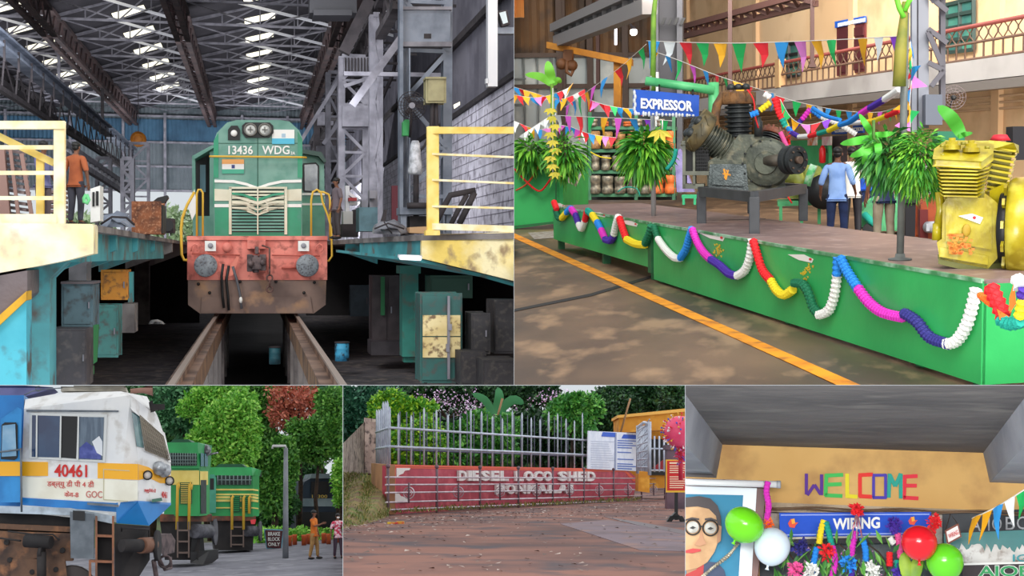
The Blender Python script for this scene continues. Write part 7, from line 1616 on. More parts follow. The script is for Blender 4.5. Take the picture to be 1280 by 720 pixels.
# ---- people
Yp3 = 42.4
def p3(x, Y): q_ = at(x, 650, Y); return (q_.x, Y, Z3)
person('person in orange shirt and khaki trousers looking at a phone on the asphalt', p3(392, 42.4), 1.55, math.radians(60), mat('orange_shirt3', (216, 122, 40), (196, 100, 32), 6, rough=.9), mat('khaki3', (172, 132, 80), (150, 112, 66), 5, rough=.9), armR=((-.22, -.12, 1.15), (-.08, -.34, 1.22)), step=.1)
person('person in red checked shirt wearing a white mask at the right edge', p3(422, 42.0), 1.42, math.radians(10), mat('check_shirt', (206, 60, 90), (236, 200, 210), 14, rough=.9, lo=.48, hi=.52), mat('maroon_trousers', (64, 44, 60)), mask=WH, step=.08)
# ---- trees
TG1 = leafmat('tree_mid', (54, 112, 40), (130, 186, 78), (84, 146, 56)); TG2 = leafmat('tree_bright', (84, 156, 46), (176, 226, 96), (124, 194, 68)); TG3 = leafmat('tree_dark', (32, 76, 38), (84, 136, 70), (52, 104, 52)); TR3 = leafmat('tree_red', (150, 76, 60), (222, 132, 104), (186, 100, 80)); TB3 = leafmat('tree_bluegreen', (52, 110, 70), (116, 170, 120), (80, 140, 92))
def bg_tree(label, x, y, rx, ry, Y, leaf, n, size, seed, base=690, lobes=13):
    k = Y / F; f = at(x, base, Y); f.z = Z3; return tree('tree', label, (at(x, y, Y), (rx * k, min(rx, ry) * k * .8, ry * k)), f, leaf, int(n * 2.2), size * .62, 'trees behind the yard', seed, lobes)
for a in (('blue green tree above the white locomotive roof', 232, 505, 50, 42, 66, TB3, 5200, .42, 1),
          ('dark tree between the white and green locomotives', 190, 520, 42, 50, 70, TG3, 4200, .42, 2),
          ('bright green leafy tree above the middle green locomotive', 285, 545, 48, 52, 60, TG2, 6000, .34, 3),
          ('mid green tree to the left of the red leaved one', 318, 500, 46, 40, 72, TG1, 5200, .42, 4),
          ('red leaved tree in the upper right of the yard', 374, 512, 42, 40, 68, TR3, 1150, .36, 5),
          ('mid green tree behind the lamp post', 342, 600, 30, 56, 62, TG1, 6000, .34, 6),
          ('dark undergrowth tree behind the lamp post arm', 345, 610, 60, 70, 84, TG3, 6500, .6, 7),
          ('mid green tree over the dark navy locomotive', 398, 552, 34, 34, 66, TG1, 4600, .34, 8),
          ('tall green tree at the right edge of the yard', 424, 520, 30, 50, 62, TG1, 4200, .34, 9),
          ('small bright tree in front of the dark navy locomotive', 426, 600, 14, 30, 60, TG2, 1600, .3, 10),
          ('mid green tree between the bright one and the lamp post', 318, 548, 34, 50, 74, TG1, 4200, .42, 12),
          ('blue green tree at the top right above the lamp post', 400, 492, 36, 26, 78, TB3, 2600, .4, 13),
          ('dark shrub tree low behind the lamp post foot', 336, 640, 30, 30, 66, TG3, 3600, .34, 14),
          ('yellow green tree top right of the blue green one', 262, 500, 36, 30, 64, TG2, 2600, .34, 15),
          ('dark tree filling in behind the middle green locomotive', 262, 560, 60, 70, 86, TG3, 6500, .6, 11)): bg_tree(*a)
t = thing('shrub_row', 'low green shrubs along the edge of the asphalt', 'shrubs', at(385, 688, 57)); m = MB(); rnd = random.Random(4)
for k in range(14): m.foliage(at(330 + k * 7.5, 674 + rnd.uniform(-6, 4), 58 + rnd.uniform(0, 3)), (.55, .5, .42), 240, .2, k, .2)
B('foliage', m, TG2, t); m = MB()
for k in range(14): q_ = at(330 + k * 7.5, 680, 59); m.tube([V((q_.x, q_.y, Z3)), q_], .03, 5)
B('stem', m, BARK, t)
m = MB(); m.prism([at(322, 612, 78), at(366, 612, 78), at(366, 664, 78), at(322, 664, 78)], (0, .2, 0)); one('boundary_wall', m, mat('far_wall', (96, 84, 60), (70, 76, 48), .8), 'dull brown wall seen low between the trunks', 'wall')

# =====================================================================
# PLACE 4: the gate sign wall on the road
# =====================================================================
S4 = Set((428.9, 481.8, 856.3, 720), 642, 595); use(S4)
Z4 = -1.6
m_dirt = mat('red_dirt', (142, 98, 84), (98, 70, 66), .3, rough=.95, bump=.5, bscale=1.5, c3=(84, 72, 76), s3=.6, lo=.4, hi=.62)
m = MB(); m.box((-40, 12, Z4 - .2), (60, 420, Z4)); S('floor', m, m_dirt)
ga = S4.on(487, 643, Z4); gb = S4.on(790, 625, Z4); gd = (gb - ga).normalized(); gn = V((gd.y, -gd.x, 0))
if gn.y > 0: gn = -gn
def Wl(px, py, off=0):
    """point on the upright plane of the sign wall, off metres towards the road"""
    d = S4.ray(px, py); return d * (((ga + gn * off).dot(gn)) / d.dot(gn))
def wq(m, pts, off, th): m.prism([Wl(x, y, off) for x, y in pts], -gn * th); return m
RW = mat('sign_wall_red', (186, 64, 84), (166, 54, 72), .8, rough=.6, c3=(196, 84, 96), s3=2)
t = thing('sign_wall', 'long low maroon sign wall with orange border and white corner scrolls', 'wall', ga)
B('wall_body', wq(MB(), [(487, 582), (785, 588), (797, 598), (790, 627), (487, 643)], 0, .35), RW, t)
m = MB(); wq(m, [(486, 580.5), (786, 586.5), (786, 588.5), (486, 583)], .04, .1); wq(m, [(493, 584), (494.5, 584), (494.5, 632), (493, 632)], .02, .02); wq(m, [(493, 583.6), (783, 588.5), (795, 600), (792, 602), (781, 590), (493, 585.2)], .02, .02); B('border', m, mat('border_orange', (226, 96, 70)), t)
WS = mat('scroll_white', (232, 226, 222))
for pts in ([(496, 585), (513, 585), (512, 587.5), (506, 588.5), (504, 592), (499, 594), (496, 598)], [(494, 616), (499, 617), (501, 620), (508, 622), (510, 625), (510, 628), (494, 629)]):
    B('corner_scroll', wq(MB(), pts, .05, .05), WS, t)
LW = mat('letter_white', (240, 234, 232), (214, 206, 206), 3, rough=.5)
def letters(s_, x0, x1, yt0, yb0, yt1, yb1, t):
    ws = {'I': .42, ' ': .6, 'M': 1.1, 'W': 1.15}; tot = sum(ws.get(c, 1) for c in s_); x = x0
    for c in s_:
        w = (x1 - x0) * ws.get(c, 1) / tot
        if c != ' ':
            f = (x - x0) / (x1 - x0); g = (x + w * .86 - x0) / (x1 - x0); yt = yt0 + (yt1 - yt0) * f; yb = yb0 + (yb1 - yb0) * f; yb2 = yb0 + (yb1 - yb0) * g
            o = Wl(x, yb, .02); m = MB(); m.text(c, o, Wl(x + w * .86, yb2, .02) - o, Wl(x, yt, .02) - o, .12, .042); B('letter', m, LW, t)
        x += w
letters('DIESEL LOCO SHED', 571, 744, 588, 601, 589.5, 601.5, t); letters('PONMALAI', 618, 715, 605, 618, 604, 616, t)
m = MB(); m.prism([V((ga.x - .5, ga.y - .6, Z4)) , V((gb.x + .5, gb.y - 1.5, Z4)), V((gb.x + .5, gb.y + .3, Z4)), V((ga.x - .3, ga.y + .6, Z4))], (0, 0, .14)); one('plinth_kerb', m, mat('kerb_brown', (120, 96, 90), (90, 74, 70), 1, rough=.9), 'low grimy kerb at the foot of the maroon sign wall', 'kerb')
# picket fence on top
FP = mat('fence_silver', (196, 204, 218), (170, 178, 196), 2, rough=.4, metal=.2)
t = thing('picket_fence', 'silver pointed picket fence standing above the maroon sign wall', 'fence', ga)
xs = [498, 514, 530, 545.5, 560, 575, 588.5, 602, 615.5, 628, 640.5, 652.5, 664, 675, 686, 697, 707.5, 718, 728]
for k, x in enumerate(xs):
    f = (x - 487) / 253; top = (516, 512, 508, 504)[k % 4] + 8 * f + (6 if k % 2 else 0); m = MB(); b = Wl(x, 583 + 5 * f, -.12); a = Wl(x, top, -.12); m.tube([b, a.lerp(b, .05), a], [.045, .045, .008], 6); B('picket', m, FP, t)
for (y0, y1) in ((534.5, 551), (558, 569)): m = MB(); m.tube([Wl(486, y0, -.1), Wl(745, y1, -.1)], .06, 6); B('rail', m, FP, t)
m = MB(); rnd = random.Random(9)
for k in range(30):
    x = 500 + k * 8.4; f = (x - 487) / 253; m.tube([Wl(x, 583 + 4 * f, -1.2), Wl(x, 514 + 8 * f, -1.2)], .03, 5)
m.tube([Wl(495, 562, -1.2), Wl(745, 571, -1.2)], .05, 5); B('rear_bars', m, mat('rear_bar', (92, 96, 116)), t)
t = thing('picket_fence', 'short return of silver pickets going back at the left corner', 'fence', Wl(480, 580))
cb = Wl(487, 583, -.1); 
for k in range(7):
    f = k / 6; x = 487 - 16 * f; Yk4 = cb.y + 7 * f; m = MB(); b = at(x, 583 - 3 * f, Yk4); a = at(x, (500 if k in (1, 2, 3) else 508) + 4 * f, Yk4); m.tube([b, a.lerp(b, .05), a], [.05, .05, .01], 6); B('picket', m, FP, t)
for y in (534.5, 558): m = MB(); m.tube([at(487, y, cb.y), at(470, y + 6 if y < 540 else y + 3, cb.y + 7.5)], .06, 6); B('rail', m, FP, t)
m = MB(); m.prism([at(464, 579, 60), at(487, 581, 53.6), at(487, 643, 53.6), at(464, 625, 60)], (.2, .3, 0)); one('side_wall', m, mat('side_ochre', (180, 130, 90), (150, 106, 76), .8, rough=.9), 'short ochre wall running back under the left pickets', 'wall')
# low steel railing
RS = mat('rail_steel', (214, 204, 212), (180, 166, 176), 1.5, rough=.35, metal=.5); RSD = mat('post_mauve', (120, 96, 106), (96, 76, 86), 2, rough=.5)
t = thing('low_railing', 'low stainless railing with ringed ornaments in front of the sign wall', 'railing', Wl(485, 645, .8))
OF = .8
for (ya, yb) in ((596.5, 598), (606, 604.5), (616, 611.5), (628, 618.5), (637.5, 624)):
    m = MB(); m.tube([Wl(482, ya, OF), Wl(834, yb, OF)], .04, 6); B('rail', m, RS, t)
for x in (485, 546, 600, 648, 691, 730, 767, 802, 831):
    f = (x - 485) / 346; m = MB(); b = Wl(x, 645 - 18 * f, OF); a = Wl(x, 585 + 4 * f, OF); m.tube([b, a], .055, 8); m.ball(a + V((0, 0, .08)), .1, 8); B('post', m, RSD, t)
m = MB()
for x in (511, 573, 625, 671, 712, 749, 785, 817):
    f = (x - 485) / 346; c = Wl(x, 616.5 - 5 * f, OF + .05); B('ornament_bar', MB().tube([c + V((0, 0, .42)), c - V((0, 0, .42))], .045, 6), RSD, t); B('ring', MB().ring(c, .24, .025, (.25, 1, 0), 18, 5).ring(c, .14, .02, (.25, 1, 0), 14, 5), RS, t)
# left: stone wall, verge
t = thing('stone_wall', 'rough grey stone wall with tall end pier at the left', 'wall', at(458, 600, 70))
m = MB(); m.prism([at(428, 555, 82), at(456, 527, 66), at(456, 592, 66), at(428, 590, 82)], (.5, .5, 0)); B('wall_run', m, mat('stone_grey', (206, 184, 172), (160, 138, 130), .9, rough=.95, bump=1, bscale=2.5, c3=(90, 78, 78)), t)
m = MB(); m.prism([at(455, 522, 66), at(469, 524, 68), at(469, 592, 68), at(455, 594, 66)], (.2, .8, 0)); B('end_pier', m, MATS['stone_grey'], t)
VG = leafmat('verge_grass', (74, 100, 36), (160, 150, 84), (110, 112, 52)); VG2 = leafmat('dry_litter', (120, 84, 60), (180, 150, 120), (100, 110, 50))
m = MB(); b0 = [S4.on(x, y, Z4) for x, y in ((420, 662), (455, 656), (486, 646))]; b1 = [at(420, 592, 82), at(456, 592, 67), at(487, 605, 60)]; b2 = [at(400, 585, 130), at(456, 588, 100), at(500, 590, 90)]
m.add(b0 + b1 + b2, [(0, 1, 4, 3), (1, 2, 5, 4), (3, 4, 7, 6), (4, 5, 8, 7)]); S('floor_bank', m, mat('bank_soil', (134, 116, 70), (110, 84, 66), .8, rough=1, bump=.5, c3=(96, 120, 50), s3=1.4))
bank = lambda u_, v_: (b0[0].lerp(b0[1], u_ * 2) if u_ < .5 else b0[1].lerp(b0[2], u_ * 2 - 1)).lerp(b1[0].lerp(b1[1], u_ * 2) if u_ < .5 else b1[1].lerp(b1[2], u_ * 2 - 1), v_)
t = thing('verge_grass', 'weedy grass verge below the stone wall', 'grass', at(455, 640, 55)); t['kind'] = 'stuff'
m = MB(); rnd = random.Random(2)
for k in range(2600):
    p = bank(rnd.random(), rnd.random()); m.leaf(p, (rnd.uniform(-.5, .5), rnd.uniform(-.5, .5), 1), rnd.uniform(.08, .24), .05)
B('blades', m, VG, t)['kind'] = 'stuff'
m = MB(); rnd = random.Random(3)
for k in range(1500):
    x = rnd.uniform(428, 860); y = 646 - 20 * (x - 485) / 346 + abs(rnd.gauss(0, 9)) if rnd.random() < .85 else rnd.uniform(640, 715)
    p = S4.on(x, y, Z4 + .02); a = rnd.uniform(0, 6.28); s_ = rnd.uniform(.04, .16); m.add([p, p + V((math.cos(a), math.sin(a), .1)) * s_, p + V((math.cos(a + .8), math.sin(a + .8), .25)) * s_], [(0, 1, 2)])
one('leaf_litter', m, leafmat('litter_tone', (70, 56, 50), (206, 190, 180), (120, 92, 76)), 'scattered dead leaves and litter on the dirt by the kerb', 'litter', kind='stuff')
m = MB(); rnd = random.Random(6)
for k in range(900):
    x = rnd.uniform(490, 800); y = 641 - 18 * (x - 485) / 346 + rnd.uniform(-2, 2); p = S4.on(x, y, Z4 + .1); m.leaf(p, (rnd.uniform(-.6, .6), rnd.uniform(-.6, .2), .8), rnd.uniform(.1, .3), .06)
one('weed_strip', m, VG, 'thin strip of weeds between the kerb and the sign wall', 'weeds', kind='stuff')
m = MB(); m.prism([S4.on(700, 655, Z4), S4.on(760, 650, Z4), S4.on(856, 668, Z4), S4.on(870, 690, Z4), S4.on(800, 688, Z4)], (0, 0, .01)); one('asphalt_patch', m, mat('patch_grey', (128, 112, 120), (106, 92, 98), .4, rough=.9, bump=.3, c3=(150, 118, 110), s3=.8), 'worn grey asphalt patch on the road at the right', 'road patch')
m = MB(); m.prism([S4.on(755, 646, Z4), S4.on(800, 653, Z4), S4.on(858, 664, Z4), S4.on(858, 669, Z4), S4.on(798, 657, Z4)], (0, 0, .014)); one('asphalt_patch', m, mat('patch_dark', (88, 76, 82)), 'dark narrow strip across the road before the red sign', 'road patch')
m = MB(); p = S4.on(484, 655, Z4); m.box(p, p + V((.35, .2, .06))); m.box(p + V((.3, .1, 0)), p + V((.55, .3, .08))); one('litter_wrapper', m, mat('wrapper_yellow', (236, 200, 40), (210, 60, 60), 3), 'yellow and red wrapper lying below the left end of the kerb', 'litter')
# notice boards
t = thing('notice_board', 'large white notice board with blue heading fixed on the fence', 'board', Wl(768, 590))
B('board', wq(MB(), [(735.5, 538.5), (800, 541.5), (799, 589), (734.5, 586)], .15, .06), mat('board_white', (228, 232, 244), (214, 220, 236), 2), t)
m = MB()
wq(m, [(754, 540), (770, 541), (770, 546.5), (752, 545.5)], .18, .02); wq(m, [(780, 543), (797, 544), (797, 549), (777, 548)], .18, .02); B('heading', m, mat('heading_blue', (40, 90, 196)), t)
m = MB()
for k in range(13):
    y = 550 + k * 2.9
    if k not in (4, 6, 7, 9): wq(m, [(772, y), (796 - (k * 5 % 9), y + .8), (796 - (k * 5 % 9), y + 2), (772, y + 1.2)], .18, .01)
B('print_lines', m, mat('print_blue', (76, 110, 190)), t)
m = MB()
for k in range(12): y = 551 + k * 2.9; wq(m, [(739, y), (768 - (k * 7 % 8), y + .9), (768 - (k * 7 % 8), y + 1.6), (739, y + .7)], .18, .01)
B('faint_lines', m, mat('print_grey', (190, 196, 214)), t)
B('edge', wq(MB(), [(769.5, 541), (771, 541), (770, 588), (768.5, 588)], .2, .04), mat('seam_blue', (150, 160, 190)), t)
# gate leaf and ochre gatehouse
t = thing('gate_leaf', 'open silver lattice gate leaf right of the notice board', 'gate', at(805, 590, 70)); m = MB()
for k in range(8):
    f = k / 7; a, b = at(797 + 15 * f, 534 - 4 * f, 74 - 10 * f), at(797 + 15 * f, 588 + 2 * f, 74 - 10 * f); m.tube([a, b], .05, 5)
for k in range(6):
    f = k / 5; m.tube([at(797, 538 + 46 * f, 74), at(812, 530 + 54 * f, 64)], .04, 5); m.tube([at(797, 545 + 40 * f, 74), at(812, 524 + 50 * f, 64)], .03, 5)
B('bars', m, FP, t); m = MB(); m.tube([at(797, 532, 74), at(797, 592, 74)], .09, 6); m.tube([at(812, 527, 64), at(812, 594, 64)], .09, 6); m.tube([at(797, 534, 74), at(805, 528, 69), at(812, 530, 64)], .08, 6); B('gate_frame', m, FP, t)
OC = mat('ochre_wall', (222, 152, 52), (200, 128, 40), .4, rough=.85, c3=(240, 176, 70), s3=1.2)
t = thing('gatehouse', 'ochre painted gatehouse with overhanging top at the right', 'building', at(830, 600, 92))
m = MB(); m.plate([(774, 521), (870, 511), (870, 534), (774, 541)], 86, 5); B('parapet', m, OC, t); m = MB(); m.plate([(772, 519), (872, 509), (872, 513), (772, 522.5)], 85.8, 5.4); B('coping', m, mat('coping_ochre', (240, 180, 84)), t)
m = MB(); m.plate([(776, 541), (870, 533), (870, 610), (776, 610)], 90, 4); B('wall_face', m, OC, t); m = MB(); m.rect(811, 549, 834, 594, 89.8, .2); B('doorway', m, BK, t)
m = MB(); m.plate([(798, 590), (812, 588), (812, 616), (798, 614)], 80, 2); B('plinth', m, OC, t)
m = MB(); m.plate([(816, 585), (833, 572), (833, 590)], 84, .3); B('red_panel', m, mat('panel_red', (150, 30, 40)), t)
t = thing('gate_bars', 'silver upright bars closing the doorway of the gatehouse', 'gate', at(822, 596, 82)); m = MB()
for x in (812, 818, 824, 830, 835): m.tube([at(x, 545, 82), at(x, 590, 82)], .06, 5)
m.tube([at(810, 561, 82), at(837, 561, 82)], .06, 5); m.tube([at(810, 588, 82), at(837, 588, 82)], .06, 5); B('bars', m, FP, t)
m = MB(); m.rect(834, 560, 860, 640, 64, 1); m.rect(832, 556, 862, 562, 63.9, 1.2); one('gate_pier', m, mat('pier_shade', (110, 84, 96), (84, 66, 78), 1), 'dim mauve gate pier behind the red sign', 'pier')
# red sign on a black stand
t = thing('notice_sign', 'red instruction sign with yellow edge on a black stand', 'sign', at(845, 654, 46)); Yn = 46
m = MB(); m.rect(832.5, 574.5, 860, 615.5, Yn, .08); B('edge', m, mat('edge_yellow', (240, 190, 60)), t)
m = MB(); m.rect(834, 576, 860, 613, Yn - .02, .03); B('panel', m, mat('panel_sign_red', (206, 34, 34)), t)
m = MB()
for k in range(11):
    y = 582 + k * 2.7
    if k != 4: m.rect(837, y, 858 - (k * 7 % 6), y + 1.1, Yn - .04, .015)
m.rect(837, 577.8, 860, 579.8, Yn - .04, .015); B('print_lines', m, mat('print_cream', (250, 220, 190)), t)
m = MB(); m.rect(843.5, 615, 847.5, 650, Yn + .05, .12); B('post', m, BK, t)
m = MB(); m.plate([(833, 653), (838, 645), (853, 645), (858, 653), (852, 653), (849, 649), (842, 649), (839, 653)], Yn, .3); m.plate([(840, 645), (845, 640), (850, 645)], Yn - .1, .4); B('foot', m, BK, t)
# spiky pink ball
t = thing('spiky_ball', 'large pink ball covered in coloured studs on a red pole', 'model', at(852, 610, 40)); c = at(850, 540, 40); R_ = 20 * 40 / F
m = MB(); m.ball(c, R_, 24); B('ball', m, mat('ball_pink', (240, 84, 124), (226, 60, 104), 2, rough=.4), t)
rnd = random.Random(8); cols = [mat('stud_' + n_, c_) for n_, c_ in (('red', (220, 40, 50)), ('blue', (60, 90, 200)), ('white', (240, 230, 235)), ('gold', (230, 180, 60)))]
for j, mt in enumerate(cols):
    m = MB()
    for k in range(22):
        d = V((rnd.gauss(0, 1), -abs(rnd.gauss(0, 1)) if k % 3 else rnd.gauss(0, 1), rnd.gauss(0, 1))).normalized(); m.tube([c + d * R_ * .97, c + d * R_ * 1.16], .012, 4); m.ball(c + d * R_ * 1.18, .03, 6)
    B('studs', m, mt, t, kind='stuff')
m = MB(); m.tube([c - V((0, 0, R_)), at(851, 600, 40)], .07, 8); B('pole', m, mat('pole_red', (190, 30, 60)), t)
m = MB(); m.foliage(at(852, 568, 40), (.22, .2, .3), 160, .12, 3, .2); B('streamers', m, leafmat('crepe_mix', (210, 30, 60), (60, 80, 200), (230, 70, 120)), t)
# ---- trees
HB = leafmat('gate_hedge', (50, 130, 34), (190, 226, 60), (110, 180, 48)); HD = leafmat('gate_dark', (14, 44, 26), (60, 104, 50), (30, 72, 38)); HM = leafmat('gate_mid', (40, 110, 44), (130, 196, 84), (74, 150, 60)); HT = leafmat('gate_teal', (20, 70, 54), (70, 130, 96), (36, 96, 70)); HP = leafmat('blossom', (196, 150, 200), (246, 226, 246), (222, 190, 228))
def g_tree(label, x, y, rx, ry, Y, leaf, n, size, seed, lobes=12, name='tree'):
    k = Y / F; f = at(x, 600, Y); f.z = Z4; return tree(name, label, (at(x, y, Y), (rx * k, min(rx, ry) * k * .8, ry * k)), f, leaf, int(n * 1.8), size * .68, 'trees behind the sign wall', seed, lobes)
for a in (('dark teal tree in the upper left corner above the stone wall', 445, 515, 36, 48, 92, HT, 4600, .5, 1),
          ('lime green shrub bush rising over the left fence corner', 500, 520, 44, 24, 72, HB, 4600, .4, 2),
          ('bright green hedge tree behind the left pickets', 520, 560, 44, 34, 68, HB, 5200, .36, 3),
          ('mid green hedge tree behind the centre pickets', 600, 556, 52, 40, 76, HM, 6000, .42, 4),
          ('dark tree behind the right hand pickets', 690, 550, 56, 42, 84, HD, 5600, .5, 5),
          ('mid green tree above the notice board', 715, 520, 40, 30, 80, HM, 3600, .46, 6),
          ('dark spreading tree over the gatehouse', 790, 497, 60, 22, 100, HD, 5200, .6, 7),
          ('dark tree at the top behind the banana leaves', 560, 492, 60, 20, 104, HD, 3600, .6, 8),
          ('dark tree top above the centre of the fence', 660, 492, 50, 22, 104, HD, 3400, .6, 9),
          ('dark tree top right above the pink ball', 845, 500, 30, 34, 96, HD, 3000, .5, 10),
          ('dark green tree behind the notice board and gatehouse corner', 765, 525, 34, 40, 98, HD, 4200, .5, 13),
          ('mid green tree rising behind the left fence corner', 455, 560, 34, 40, 95, HM, 3600, .5, 14),
          ('dark mass of trees filling in behind the fence', 600, 560, 150, 50, 118, HD, 8000, .8, 11),
          ('dark teal tree behind the stone wall pier', 480, 500, 34, 30, 98, HT, 2600, .5, 12)): g_tree(*a)
for i, (x, y, rx, ry) in enumerate(((545, 500, 24, 14), (590, 510, 16, 22), (690, 500, 20, 16), (648, 530, 14, 22))):
    m = MB(); m.foliage(at(x, y, 97), (rx * .09, .8, ry * .07), 200, .2, i, .05); one('blossom_spray', m, HP, ['pale lilac blossom patch left of the banana leaves', 'pale lilac blossom patch beside the banana stem', 'pale lilac blossom patch above the centre right pickets', 'pale lilac blossom patch behind the centre pickets'][i], 'blossom', kind='stuff')  # lilac flakes paint bright sky showing through the foliage
t = thing('banana_plant', 'banana plant with broad drooping leaves behind the fence centre', 'plant', at(622, 590, 66)); BN = leafmat('banana_dark', (30, 104, 60), (70, 150, 90))
for pts, w in (([(618, 520), (606, 500), (590, 492)], 5), ([(618, 520), (640, 500), (655, 505)], 6), ([(618, 518), (624, 498), (622, 484)], 6), ([(620, 520), (600, 515), (590, 528)], 4), ([(664, 590), (664, 545), (666, 505)], 7), ([(618, 522), (640, 520), (652, 538)], 5)):
    m = MB(); blade(m, pts, w, 86); B('leaf', m, BN, t)
m = MB(); m.tube([at(620, 610, 86), at(620, 550, 86), at(618, 518, 86)], [.3, .25, .1], 8); m.tube([at(664, 610, 86), at(664, 570, 86)], .2, 8); B('stem', m, mat('banana_trunk', (110, 120, 60), (80, 90, 50), 2), t)
m = MB(); m.tube([at(776, 540, 80), at(783, 515, 80), at(788, 498, 80)], .06, 6); m.tube([at(614, 545, 85), at(622, 520, 85), at(628, 498, 85)], .07, 6); one('dry_branch', m, mat('dry_brown', (160, 120, 80)), 'dry brown branches sticking up behind the fence', 'branch')

# =====================================================================
# PLACE 5: the doorway wall with WELCOME letters and balloons
# =====================================================================
S5 = Set((856.9, 481.8, 1280, 720), 1068, 780); use(S5)
YW = 10.0
area('porch_daylight', (0, 4.6, .75), (0, 10, .6), 2.2, .5, 190, (1, .98, .95))  # unseen fill lamp added to brighten the porch wall
m_yw = mat('ochre_plaster', (228, 186, 118), (214, 168, 100), .8, rough=.85, c3=(190, 146, 92), s3=2.2)
m_sc = mat('soffit_concrete', (100, 96, 96), (80, 78, 80), 1.1, rough=.95, bump=.35, bscale=6, c3=(112, 108, 106), s3=2.5, stretch=(.7, 1.6, 1))
m_bc = mat('beam_concrete', (150, 152, 160), (126, 128, 138), 1.4, rough=.95, bump=.3, bscale=5)
A = lambda x, y, o=0: at(x, y, YW - o)
zc = A(1068, 561).z
m = MB(); m.prism([V((-3, YW, A(1068, 760).z)), V((3, YW, A(1068, 760).z)), V((3, YW, zc + .3)), V((-3, YW, zc + .3))], (0, .3, 0)); S('wall_back', m, m_yw)
m = MB(); m.box((-3, 6.2, zc), (3, YW, zc + .15)); S('ceiling', m, m_sc)
xl = A(903, 560).x; xr = A(1229, 566).x; zbL = A(880, 597).z; zbR = A(1240, 603).z
m = MB(); m.prism([V((xl, 6, zc)), V((xl - .3, 6, zc)), V((xl - .3, 6, zbL)), V((xl - .04, 6, zbL))], (0, YW - 6, 0)); S('trim_1', m, m_bc)
m = MB(); m.prism([V((xr, 6, zc)), V((xr + .42, 6, zc)), V((xr + .42, 6, zbR)), V((xr + .04, 6, zbR))], (0, YW - 6, 0)); S('trim_2', m, m_bc)
# WELCOME in strips of coloured paper
CL = {'W': (92, 44, 150), 'E': (66, 196, 92), 'L': (240, 226, 40), 'C': (238, 52, 44), 'O': (76, 60, 178), 'M': (36, 168, 150), 'R': (232, 46, 66)}
def pl5(name, label, strokes, col, w=4.8):
    t = thing('paper_letter', label, 'letter', A(strokes[0][0][0], strokes[0][0][1], .02)); mt = mat('strip_' + name, CL[col], rough=.7); 
    for i, (a, b) in enumerate(strokes):
        a, b = V(a), V(b); d = (b - a).normalized(); n = V((-d.y, d.x)) * w / 2; m = MB(); o = .012 + .004 * (i % 3)
        m.prism([A(*(a + n), o), A(*(b + n), o), A(*(b - n), o), A(*(a - n), o)], (0, .003, 0)); B('strip', m, mt, t)
    return t
pl5('w', 'purple paper letter W, first letter of WELCOME on the wall', [((1008, 592), (1008, 618)), ((1009, 619), (1018, 606)), ((1018, 606), (1026, 618)), ((1027, 593), (1027, 619))], 'W', 4)
pl5('e', 'green paper letter E, second letter of WELCOME on the wall', [((1033, 593), (1032, 620)), ((1031, 594.5), (1054, 593.5)), ((1032, 606), (1052, 605)), ((1031, 619), (1053, 620))], 'E')
pl5('l', 'yellow paper letter L between E and C on the wall', [((1059, 592), (1059, 622)), ((1058, 620), (1072, 621))], 'L')
pl5('c', 'red paper letter C in the middle of WELCOME', [((1075, 594), (1075, 621)), ((1073, 594), (1091, 593)), ((1074, 620), (1090, 621))], 'C')
pl5('o', 'indigo paper letter O of WELCOME on the wall', [((1092, 593), (1092, 622)), ((1107, 593), (1107, 623)), ((1091, 594), (1108, 594)), ((1091, 622), (1108, 622))], 'O', 3.6)
pl5('m', 'teal paper letter M of WELCOME on the wall', [((1112, 592), (1111, 622)), ((1112, 593), (1119, 608)), ((1119, 608), (1126, 592)), ((1126, 592), (1126, 623))], 'M')
pl5('r', 'red paper letter E, last letter of WELCOME on the wall', [((1131, 594), (1130, 623)), ((1129, 596), (1147, 595)), ((1130, 607), (1146, 607)), ((1129, 622), (1148, 623))], 'R')
# ledge and wires below the plaster
m = MB(); m.prism([A(963, 628, .1), A(1290, 640, .1), A(1290, 646, .1), A(963, 640, .1)], (0, .2, 0)); one('wall_ledge', m, mat('ledge_flaky', (196, 176, 150), (160, 140, 116), 4, bump=.5), 'flaking ledge running along the wall above the blue sign', 'ledge')
m = MB()
for k, y in enumerate((634, 636.5)): m.tube([A(x, y + .02 * (x - 965) + 1.2 * math.sin(x * .06 + k), .16) for x in range(960, 1290, 12)], .006, 5)
one('wire_run', m, mat('wire_brown', (110, 84, 60)), 'pair of thin brown wires running above the blue sign', 'wire')
m = MB(); m.prism([A(950, 640, .0), A(1290, 648, .0), A(1290, 740, .0), A(950, 740, .0)], (0, -.03, 0)); one('doorway_backing', m, mat('doorway_dark', (52, 56, 62), (86, 96, 100), 5), 'dark doorway area behind the garlands below the blue sign', 'doorway')
